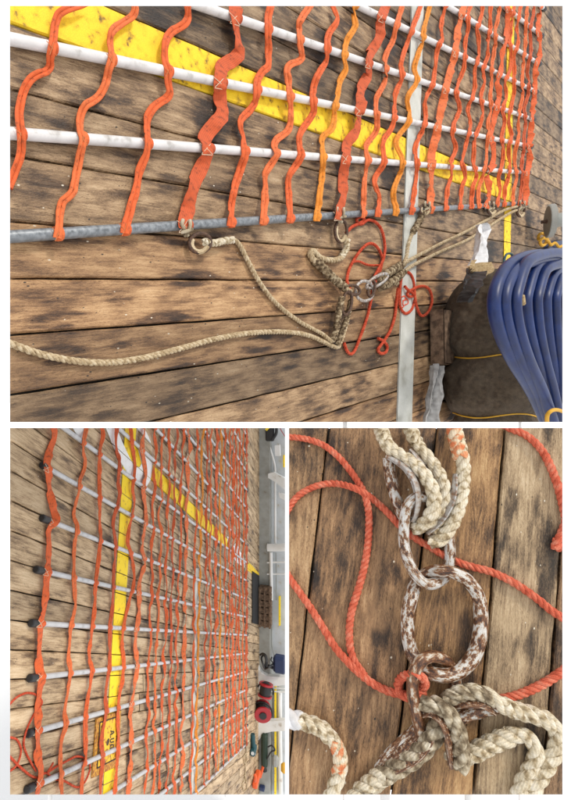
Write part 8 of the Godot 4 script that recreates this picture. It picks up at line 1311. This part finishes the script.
		{"p": [5.852, -0.28, 0.024, 5.772, -0.395, 0.042, 5.771, -0.509, 0.017, 5.669, -0.617, 0.043, 5.7, -0.738, 0.034, 5.706, -0.856, 0.026, 5.694, -0.965, 0.046, 5.809, -1.104, 0.016, 5.805, -1.223, 0.017, 5.648, -1.302, 0.039, 5.746, -1.436, 0.026, 5.695, -1.536, 0.025, 5.67, -1.641, 0.027, 5.741, -1.773, 0.016, 5.646, -1.856, 0.03, 5.614, -1.957, 0.025, 5.666, -2.085, 0.025, 5.643, -2.187, 0.035, 5.65, -2.302, 0.016, 5.662, -2.423, 0.017, 5.588, -2.506, 0.046, 5.614, -2.629, 0.028, 5.54, -2.706, 0.033, 5.531, -2.809, 0.046, 5.629, -2.975, 0.016, 5.609, -3.08, 0.018, 5.493, -3.126, 0.046, 5.593, -3.29, 0.028, 5.625, -3.418, 0.026, 5.49, -3.448, 0.046, 5.594, -3.629, 0.016, 5.526, -3.697, 0.019, 5.465, -3.769, 0.043, 5.525, -3.916, 0.036, 5.49, -4.004, 0.024, 5.532, -4.138, 0.034, 5.6, -4.297, 0.016, 5.474, -4.316, 0.026, 5.489, -4.431, 0.038, 5.499, -4.55, 0.026, 5.496, -4.656, 0.025, 5.451, -4.688, 0.046], "w": 0.04, "lean": 0.278, "wide": false, "m": "amber", "loops": [[5.529, -4.755, 0.021, 0.903, -0.429, 0.0165, 0, 5.434, -4.673, 0.052], [5.526, -4.43, 0.021, 0.903, -0.429, 0.0165, 0, 5.431, -4.354, 0.052], [5.548, -4.117, 0.021, 0.903, -0.429, 0.0165, 0, 5.453, -4.046, 0.052], [5.529, -3.784, 0.021, 0.903, -0.429, 0.0165, 0, 5.434, -3.719, 0.052], [5.579, -3.485, 0.021, 0.903, -0.429, 0.0165, 0, 5.483, -3.425, 0.052], [5.576, -3.16, 0.021, 0.903, -0.429, 0.0165, 0, 5.48, -3.105, 0.052], [5.611, -2.853, 0.021, 0.903, -0.429, 0.0165, 0, 5.514, -2.804, 0.052], [5.664, -2.554, 0.021, 0.903, -0.429, 0.0165, 0, 5.566, -2.51, 0.052], [5.671, -2.234, 0.021, 0.903, -0.429, 0.0165, 0, 5.573, -2.196, 0.052], [5.655, -1.903, 0.021, 0.903, -0.429, 0.0165, 0, 5.557, -1.87, 0.052], [5.698, -1.6, 0.021, 0.903, -0.429, 0.0165, 0, 5.6, -1.573, 0.052], [5.728, -1.291, 0.021, 0.903, -0.429, 0.0165, 0, 5.629, -1.269, 0.052], [5.778, -0.991, 0.021, 0.903, -0.429, 0.0165, 0, 5.678, -0.974, 0.052], [5.74, -0.65, 0.021, 0.903, -0.429, 0.0165, 0, 5.642, -0.639, 0.052], [5.845, -0.376, 0.021, 0.903, -0.429, 0.0165, 0, 5.745, -0.37, 0.052]], "step": 0.052, "twist": 0.5},
		{"p": [5.971, -0.285, 0.036, 5.913, -0.389, 0.036, 5.986, -0.502, 0.024, 6.016, -0.613, 0.017, 5.998, -0.719, 0.026, 5.927, -0.818, 0.036, 5.94, -0.928, 0.027, 5.99, -1.043, 0.028, 6.004, -1.153, 0.027, 5.994, -1.26, 0.018, 5.919, -1.352, 0.035, 5.894, -1.454, 0.026, 5.898, -1.56, 0.036, 5.884, -1.663, 0.037, 5.974, -1.796, 0.017, 5.981, -1.905, 0.02, 5.92, -1.993, 0.035, 5.906, -2.096, 0.03, 5.89, -2.198, 0.026, 5.919, -2.314, 0.033, 5.965, -2.439, 0.017, 5.888, -2.517, 0.022, 5.913, -2.625, 0.036, 5.936, -2.742, 0.03, 5.874, -2.823, 0.028, 5.9, -2.941, 0.027, 5.942, -3.061, 0.025, 5.847, -3.116, 0.028, 5.849, -3.222, 0.035, 5.879, -3.343, 0.039, 5.914, -3.47, 0.024, 5.926, -3.585, 0.017, 5.878, -3.661, 0.034, 5.873, -3.765, 0.032, 5.84, -3.851, 0.034, 5.794, -3.926, 0.043, 5.845, -4.068, 0.022, 5.86, -4.184, 0.016, 5.844, -4.268, 0.043, 5.876, -4.398, 0.034, 5.881, -4.509, 0.024, 5.826, -4.571, 0.045, 5.888, -4.729, 0.018, 5.863, -4.814, 0.017, 5.759, -4.833, 0.047], "w": 0.04, "lean": 0.314, "wide": false, "m": "worn", "loops": [[5.844, -4.905, 0.021, 0.903, -0.429, 0.0165, 0, 5.741, -4.818, 0.053], [5.903, -4.609, 0.021, 0.903, -0.429, 0.0165, 0, 5.799, -4.528, 0.053], [5.897, -4.283, 0.021, 0.903, -0.429, 0.0165, 0, 5.793, -4.207, 0.053], [5.871, -3.947, 0.021, 0.903, -0.429, 0.0165, 0, 5.768, -3.878, 0.053], [5.917, -3.645, 0.021, 0.903, -0.429, 0.0165, 0, 5.813, -3.581, 0.053], [5.92, -3.323, 0.021, 0.903, -0.429, 0.0165, 0, 5.816, -3.265, 0.053], [5.937, -3.008, 0.021, 0.903, -0.429, 0.0165, 0, 5.832, -2.955, 0.053], [5.963, -2.697, 0.021, 0.903, -0.429, 0.0165, 0, 5.858, -2.649, 0.053], [5.956, -2.37, 0.021, 0.903, -0.429, 0.0165, 0, 5.851, -2.328, 0.053], [5.954, -2.045, 0.021, 0.903, -0.429, 0.0165, 0, 5.849, -2.009, 0.053], [5.946, -1.718, 0.021, 0.903, -0.429, 0.0165, 0, 5.841, -1.688, 0.053], [5.947, -1.395, 0.021, 0.903, -0.429, 0.0165, 0, 5.843, -1.371, 0.053], [6.019, -1.106, 0.021, 0.903, -0.429, 0.0165, 0, 5.913, -1.087, 0.053], [5.996, -0.772, 0.021, 0.903, -0.429, 0.0165, 0, 5.891, -0.758, 0.053], [5.977, -0.439, 0.021, 0.903, -0.429, 0.0165, 0, 5.871, -0.431, 0.053]], "step": 0.047, "twist": 0.5},
		{"p": [6.175, -0.295, 0.019, 6.244, -0.407, 0.016, 6.042, -0.501, 0.047, 6.129, -0.615, 0.03, 6.131, -0.723, 0.027, 6.084, -0.824, 0.046, 6.19, -0.947, 0.02, 6.156, -1.051, 0.017, 6.052, -1.139, 0.047, 6.133, -1.262, 0.026, 6.151, -1.374, 0.024, 6.104, -1.47, 0.046, 6.15, -1.59, 0.017, 6.198, -1.71, 0.017, 6.045, -1.775, 0.047, 6.063, -1.888, 0.032, 6.067, -1.996, 0.032, 5.996, -2.079, 0.047, 6.116, -2.227, 0.017, 6.183, -2.358, 0.018, 6.071, -2.422, 0.047, 6.046, -2.521, 0.035, 6.055, -2.632, 0.03, 6.015, -2.719, 0.047, 6.155, -2.889, 0.016, 6.166, -3.002, 0.019, 6.066, -3.06, 0.047, 6.127, -3.199, 0.026, 6.1, -3.293, 0.025, 5.977, -3.334, 0.047, 6.109, -3.514, 0.017, 6.053, -3.59, 0.025, 6.01, -3.668, 0.047, 6.077, -3.815, 0.031, 6.075, -3.922, 0.022, 5.968, -3.96, 0.047, 6.103, -4.154, 0.018, 6.074, -4.24, 0.03, 5.956, -4.267, 0.045, 6.114, -4.482, 0.025, 6.131, -4.602, 0.022, 6.051, -4.647, 0.047, 6.073, -4.776, 0.021, 6.07, -4.882, 0.022, 5.993, -4.944, 0.047], "w": 0.04, "lean": 0.32, "wide": false, "m": "faded", "loops": [], "step": 0.048, "twist": 0.5},
		{"p": [6.378, -0.303, 0.042, 6.451, -0.422, 0.022, 6.517, -0.544, 0.016, 6.374, -0.647, 0.047, 6.405, -0.766, 0.022, 6.435, -0.879, 0.028, 6.349, -0.982, 0.047, 6.441, -1.112, 0.018, 6.47, -1.233, 0.016, 6.357, -1.321, 0.034, 6.33, -1.424, 0.035, 6.442, -1.558, 0.025, 6.395, -1.662, 0.031, 6.425, -1.786, 0.017, 6.374, -1.886, 0.032, 6.4, -2.01, 0.021, 6.313, -2.098, 0.035, 6.315, -2.211, 0.047, 6.328, -2.325, 0.025, 6.403, -2.467, 0.016, 6.321, -2.548, 0.047, 6.378, -2.687, 0.025, 6.335, -2.783, 0.036, 6.34, -2.898, 0.046, 6.458, -3.067, 0.019, 6.404, -3.154, 0.016, 6.292, -3.207, 0.039, 6.385, -3.361, 0.031, 6.341, -3.454, 0.032, 6.257, -3.518, 0.038, 6.369, -3.694, 0.017, 6.332, -3.787, 0.022, 6.289, -3.876, 0.028, 6.343, -4.021, 0.027, 6.33, -4.124, 0.046, 6.338, -4.241, 0.025, 6.399, -4.39, 0.016, 6.309, -4.441, 0.046, 6.31, -4.553, 0.029, 6.297, -4.651, 0.032, 6.301, -4.758, 0.047, 6.361, -4.92, 0.023, 6.418, -5.072, 0.016, 6.279, -5.081, 0.047], "w": 0.07, "lean": 0.174, "wide": true, "m": "orange", "loops": [], "step": 0.05, "twist": 0.5},
		{"p": [6.702, -0.317, 0.023, 6.555, -0.425, 0.048, 6.704, -0.552, 0.023, 6.692, -0.668, 0.031, 6.622, -0.777, 0.048, 6.628, -0.894, 0.032, 6.696, -1.02, 0.019, 6.625, -1.125, 0.035, 6.615, -1.24, 0.025, 6.517, -1.336, 0.044, 6.545, -1.457, 0.036, 6.588, -1.582, 0.026, 6.511, -1.677, 0.048, 6.627, -1.823, 0.019, 6.637, -1.941, 0.027, 6.57, -2.036, 0.048, 6.586, -2.157, 0.037, 6.635, -2.29, 0.021, 6.591, -2.389, 0.039, 6.614, -2.515, 0.021, 6.585, -2.618, 0.034, 6.593, -2.735, 0.042, 6.585, -2.849, 0.032, 6.502, -2.929, 0.044, 6.682, -3.123, 0.017, 6.669, -3.234, 0.02, 6.518, -3.277, 0.048, 6.531, -3.398, 0.041, 6.587, -3.543, 0.029, 6.537, -3.629, 0.047, 6.618, -3.792, 0.018, 6.561, -3.876, 0.021, 6.482, -3.943, 0.04, 6.579, -4.115, 0.027, 6.587, -4.234, 0.032, 6.567, -4.34, 0.02, 6.606, -4.479, 0.018, 6.48, -4.509, 0.043, 6.541, -4.667, 0.027, 6.548, -4.787, 0.023, 6.484, -4.852, 0.048, 6.566, -5.03, 0.017, 6.536, -5.124, 0.02, 6.432, -5.152, 0.048], "w": 0.04, "lean": 0.374, "wide": false, "m": "amber", "loops": [], "step": 0.051, "twist": 0.5},
		{"p": [6.842, -0.323, 0.037, 6.9, -0.449, 0.023, 6.843, -0.568, 0.049, 6.886, -0.695, 0.022, 6.845, -0.813, 0.031, 6.898, -0.943, 0.032, 6.89, -1.065, 0.032, 6.893, -1.188, 0.041, 6.893, -1.306, 0.018, 6.908, -1.432, 0.025, 6.825, -1.537, 0.047, 6.851, -1.667, 0.026, 6.98, -1.814, 0.024, 6.91, -1.915, 0.02, 6.879, -2.03, 0.02, 6.815, -2.132, 0.049, 6.839, -2.263, 0.033, 6.921, -2.413, 0.025, 6.833, -2.505, 0.041, 6.885, -2.649, 0.018, 6.79, -2.734, 0.038, 6.915, -2.899, 0.027, 6.843, -2.987, 0.034, 6.832, -3.103, 0.049, 6.917, -3.266, 0.02, 6.971, -3.415, 0.018, 6.831, -3.464, 0.04, 6.825, -3.584, 0.033, 6.783, -3.684, 0.043, 6.888, -3.861, 0.031, 6.933, -4.011, 0.02, 6.783, -4.047, 0.049, 6.813, -4.189, 0.029, 6.839, -4.325, 0.036, 6.892, -4.479, 0.037, 6.922, -4.624, 0.021, 6.795, -4.659, 0.035, 6.827, -4.804, 0.02, 6.786, -4.897, 0.032, 6.733, -4.978, 0.049, 6.775, -5.132, 0.035, 6.816, -5.285, 0.022, 6.715, -5.286, 0.049], "w": 0.04, "lean": 0.406, "wide": false, "m": "orange", "loops": [], "step": 0.053, "twist": 0.5},
		{"p": [7.139, -0.336, 0.039, 7.227, -0.465, 0.025, 7.132, -0.584, 0.025, 7.138, -0.707, 0.049, 7.189, -0.838, 0.02, 7.203, -0.964, 0.027, 7.176, -1.085, 0.037, 7.215, -1.216, 0.027, 7.011, -1.305, 0.048, 7.163, -1.457, 0.018, 7.189, -1.587, 0.021, 7.147, -1.7, 0.043, 7.048, -1.801, 0.039, 7.033, -1.919, 0.049, 7.215, -2.093, 0.022, 7.128, -2.194, 0.018, 7.067, -2.297, 0.043, 7.088, -2.427, 0.035, 7.124, -2.562, 0.037, 7.207, -2.716, 0.024, 7.124, -2.811, 0.02, 7.079, -2.914, 0.049, 7.173, -3.078, 0.025, 7.162, -3.196, 0.031, 7.112, -3.299, 0.034, 7.208, -3.467, 0.021, 7.026, -3.504, 0.048, 7.136, -3.683, 0.022, 7.101, -3.789, 0.024, 7.084, -3.9, 0.046, 7.096, -4.032, 0.033, 7.066, -4.139, 0.033, 7.11, -4.289, 0.018, 7.161, -4.441, 0.023, 7.041, -4.489, 0.049, 7.139, -4.675, 0.028, 7.088, -4.767, 0.03, 7.105, -4.901, 0.028, 7.098, -5.022, 0.019, 7.052, -5.108, 0.048, 7.016, -5.21, 0.034, 7.067, -5.367, 0.035, 7.012, -5.427, 0.049], "w": 0.04, "lean": 0.426, "wide": false, "m": "faded", "loops": [], "step": 0.056, "twist": 0.5},
		{"p": [7.433, -0.349, 0.024, 7.314, -0.473, 0.049, 7.356, -0.606, 0.021, 7.319, -0.732, 0.037, 7.411, -0.872, 0.031, 7.413, -1.004, 0.025, 7.34, -1.123, 0.049, 7.442, -1.271, 0.018, 7.367, -1.388, 0.033, 7.401, -1.525, 0.033, 7.364, -1.649, 0.03, 7.281, -1.759, 0.045, 7.349, -1.906, 0.022, 7.268, -2.014, 0.044, 7.442, -2.192, 0.022, 7.291, -2.272, 0.04, 7.281, -2.397, 0.047, 7.322, -2.541, 0.028, 7.23, -2.637, 0.045, 7.412, -2.833, 0.019, 7.342, -2.938, 0.024, 7.235, -3.024, 0.043, 7.304, -3.182, 0.03, 7.304, -3.309, 0.045, 7.393, -3.48, 0.019, 7.307, -3.572, 0.023, 7.298, -3.695, 0.037, 7.375, -3.855, 0.033, 7.243, -3.912, 0.045, 7.376, -4.113, 0.022, 7.387, -4.249, 0.018, 7.328, -4.344, 0.039, 7.351, -4.488, 0.032, 7.289, -4.579, 0.047, 7.321, -4.731, 0.027, 7.327, -4.866, 0.02, 7.218, -4.922, 0.043, 7.374, -5.149, 0.023, 7.247, -5.184, 0.045, 7.235, -5.307, 0.035, 7.367, -5.528, 0.026, 7.303, -5.565, 0.049], "w": 0.07, "lean": 0.243, "wide": true, "m": "orange", "loops": [], "step": 0.058, "twist": 0.5},
		{"p": [7.554, -0.354, 0.033, 7.666, -0.491, 0.028, 7.546, -0.613, 0.031, 7.634, -0.751, 0.021, 7.494, -0.866, 0.05, 7.677, -1.018, 0.022, 7.6, -1.138, 0.033, 7.557, -1.261, 0.045, 7.64, -1.406, 0.03, 7.536, -1.516, 0.049, 7.637, -1.668, 0.019, 7.634, -1.798, 0.023, 7.521, -1.901, 0.037, 7.57, -2.042, 0.039, 7.529, -2.16, 0.05, 7.676, -2.334, 0.019, 7.596, -2.441, 0.022, 7.592, -2.569, 0.029, 7.572, -2.693, 0.032, 7.533, -2.807, 0.05, 7.552, -2.946, 0.025, 7.596, -3.093, 0.023, 7.614, -3.23, 0.022, 7.541, -3.33, 0.028, 7.513, -3.445, 0.05, 7.598, -3.614, 0.031, 7.584, -3.738, 0.028, 7.648, -3.9, 0.019, 7.608, -4.011, 0.021, 7.458, -4.061, 0.05, 7.569, -4.249, 0.038, 7.571, -4.38, 0.036, 7.597, -4.527, 0.021, 7.578, -4.647, 0.019, 7.45, -4.696, 0.049, 7.541, -4.884, 0.026, 7.548, -5.013, 0.045, 7.604, -5.182, 0.029, 7.66, -5.35, 0.019, 7.598, -5.436, 0.038, 7.585, -5.56, 0.029, 7.536, -5.675, 0.05], "w": 0.04, "lean": 0.455, "wide": false, "m": "orange", "loops": [], "step": 0.059, "twist": 0.5},
		{"p": [7.732, -0.362, 0.05, 7.805, -0.501, 0.031, 7.855, -0.641, 0.034, 7.865, -0.778, 0.03, 7.869, -0.916, 0.025, 7.797, -1.043, 0.037, 7.838, -1.185, 0.024, 7.768, -1.31, 0.049, 7.825, -1.455, 0.04, 7.756, -1.579, 0.037, 7.891, -1.742, 0.023, 7.81, -1.862, 0.019, 7.74, -1.98, 0.036, 7.8, -2.13, 0.036, 7.698, -2.237, 0.05, 7.826, -2.41, 0.029, 7.801, -2.539, 0.023, 7.854, -2.692, 0.021, 7.803, -2.811, 0.025, 7.708, -2.911, 0.049, 7.76, -3.066, 0.035, 7.776, -3.206, 0.043, 7.868, -3.382, 0.019, 7.799, -3.489, 0.021, 7.753, -3.604, 0.03, 7.732, -3.728, 0.042, 7.672, -3.834, 0.05, 7.77, -4.019, 0.024, 7.813, -4.174, 0.031, 7.842, -4.326, 0.025, 7.82, -4.449, 0.037, 7.811, -4.579, 0.039, 7.819, -4.721, 0.032, 7.676, -4.772, 0.05, 7.797, -4.983, 0.02, 7.793, -5.115, 0.026, 7.787, -5.246, 0.031, 7.801, -5.391, 0.028, 7.685, -5.446, 0.049, 7.873, -5.714, 0.02, 7.671, -5.739, 0.05], "w": 0.04, "lean": 0.476, "wide": false, "m": "orange", "loops": [], "step": 0.06, "twist": 0.5},
		{"p": [8.136, -0.38, 0.024, 8.068, -0.518, 0.05, 8.13, -0.666, 0.03, 7.983, -0.794, 0.05, 8.173, -0.957, 0.02, 8.065, -1.081, 0.032, 8.059, -1.222, 0.03, 8.099, -1.37, 0.033, 8.068, -1.507, 0.039, 8.074, -1.651, 0.027, 7.99, -1.775, 0.045, 8.16, -1.955, 0.021, 8.022, -2.064, 0.049, 8.157, -2.241, 0.031, 8.158, -2.385, 0.027, 8.179, -2.535, 0.023, 8.094, -2.648, 0.019, 8.043, -2.772, 0.033, 8.095, -2.932, 0.026, 7.999, -3.038, 0.05, 8.064, -3.206, 0.027, 8.049, -3.34, 0.044, 8.101, -3.506, 0.02, 8.091, -3.644, 0.027, 8.088, -3.784, 0.035, 8.061, -3.913, 0.041, 8.029, -4.04, 0.041, 8.091, -4.215, 0.02, 8.004, -4.309, 0.05, 8.129, -4.518, 0.028, 8.059, -4.621, 0.047, 8.129, -4.804, 0.035, 8.116, -4.941, 0.024, 8.099, -5.075, 0.02, 8.169, -5.254, 0.021, 8.06, -5.325, 0.046, 8.062, -5.47, 0.04, 8.038, -5.594, 0.05, 8.127, -5.801, 0.021, 8.085, -5.91, 0.025, 7.966, -5.879, 0.05], "w": 0.04, "lean": 0.49, "wide": false, "m": "faded", "loops": [], "step": 0.063, "twist": 0.5},
		{"p": [8.309, -0.387, 0.03, 8.368, -0.532, 0.034, 8.355, -0.673, 0.043, 8.428, -0.823, 0.021, 8.269, -0.948, 0.052, 8.417, -1.108, 0.028, 8.319, -1.237, 0.048, 8.392, -1.391, 0.026, 8.369, -1.53, 0.027, 8.388, -1.677, 0.023, 8.328, -1.807, 0.028, 8.305, -1.943, 0.043, 8.386, -2.103, 0.038, 8.27, -2.216, 0.052, 8.395, -2.393, 0.021, 8.256, -2.494, 0.05, 8.363, -2.668, 0.033, 8.369, -2.813, 0.031, 8.393, -2.963, 0.033, 8.37, -3.099, 0.022, 8.33, -3.226, 0.033, 8.375, -3.386, 0.028, 8.265, -3.482, 0.052, 8.4, -3.681, 0.032, 8.338, -3.795, 0.046, 8.43, -3.981, 0.022, 8.341, -4.084, 0.024, 8.39, -4.249, 0.027, 8.314, -4.352, 0.042, 8.273, -4.472, 0.047, 8.385, -4.676, 0.025, 8.312, -4.774, 0.052, 8.351, -4.942, 0.025, 8.301, -5.052, 0.048, 8.312, -5.202, 0.038, 8.364, -5.376, 0.033, 8.444, -5.569, 0.025, 8.445, -5.714, 0.021, 8.259, -5.732, 0.046, 8.412, -5.978, 0.03, 8.226, -6.001, 0.052], "w": 0.07, "lean": 0.316, "wide": true, "m": "worn", "loops": [], "step": 0.065, "twist": 0.5}]},
}
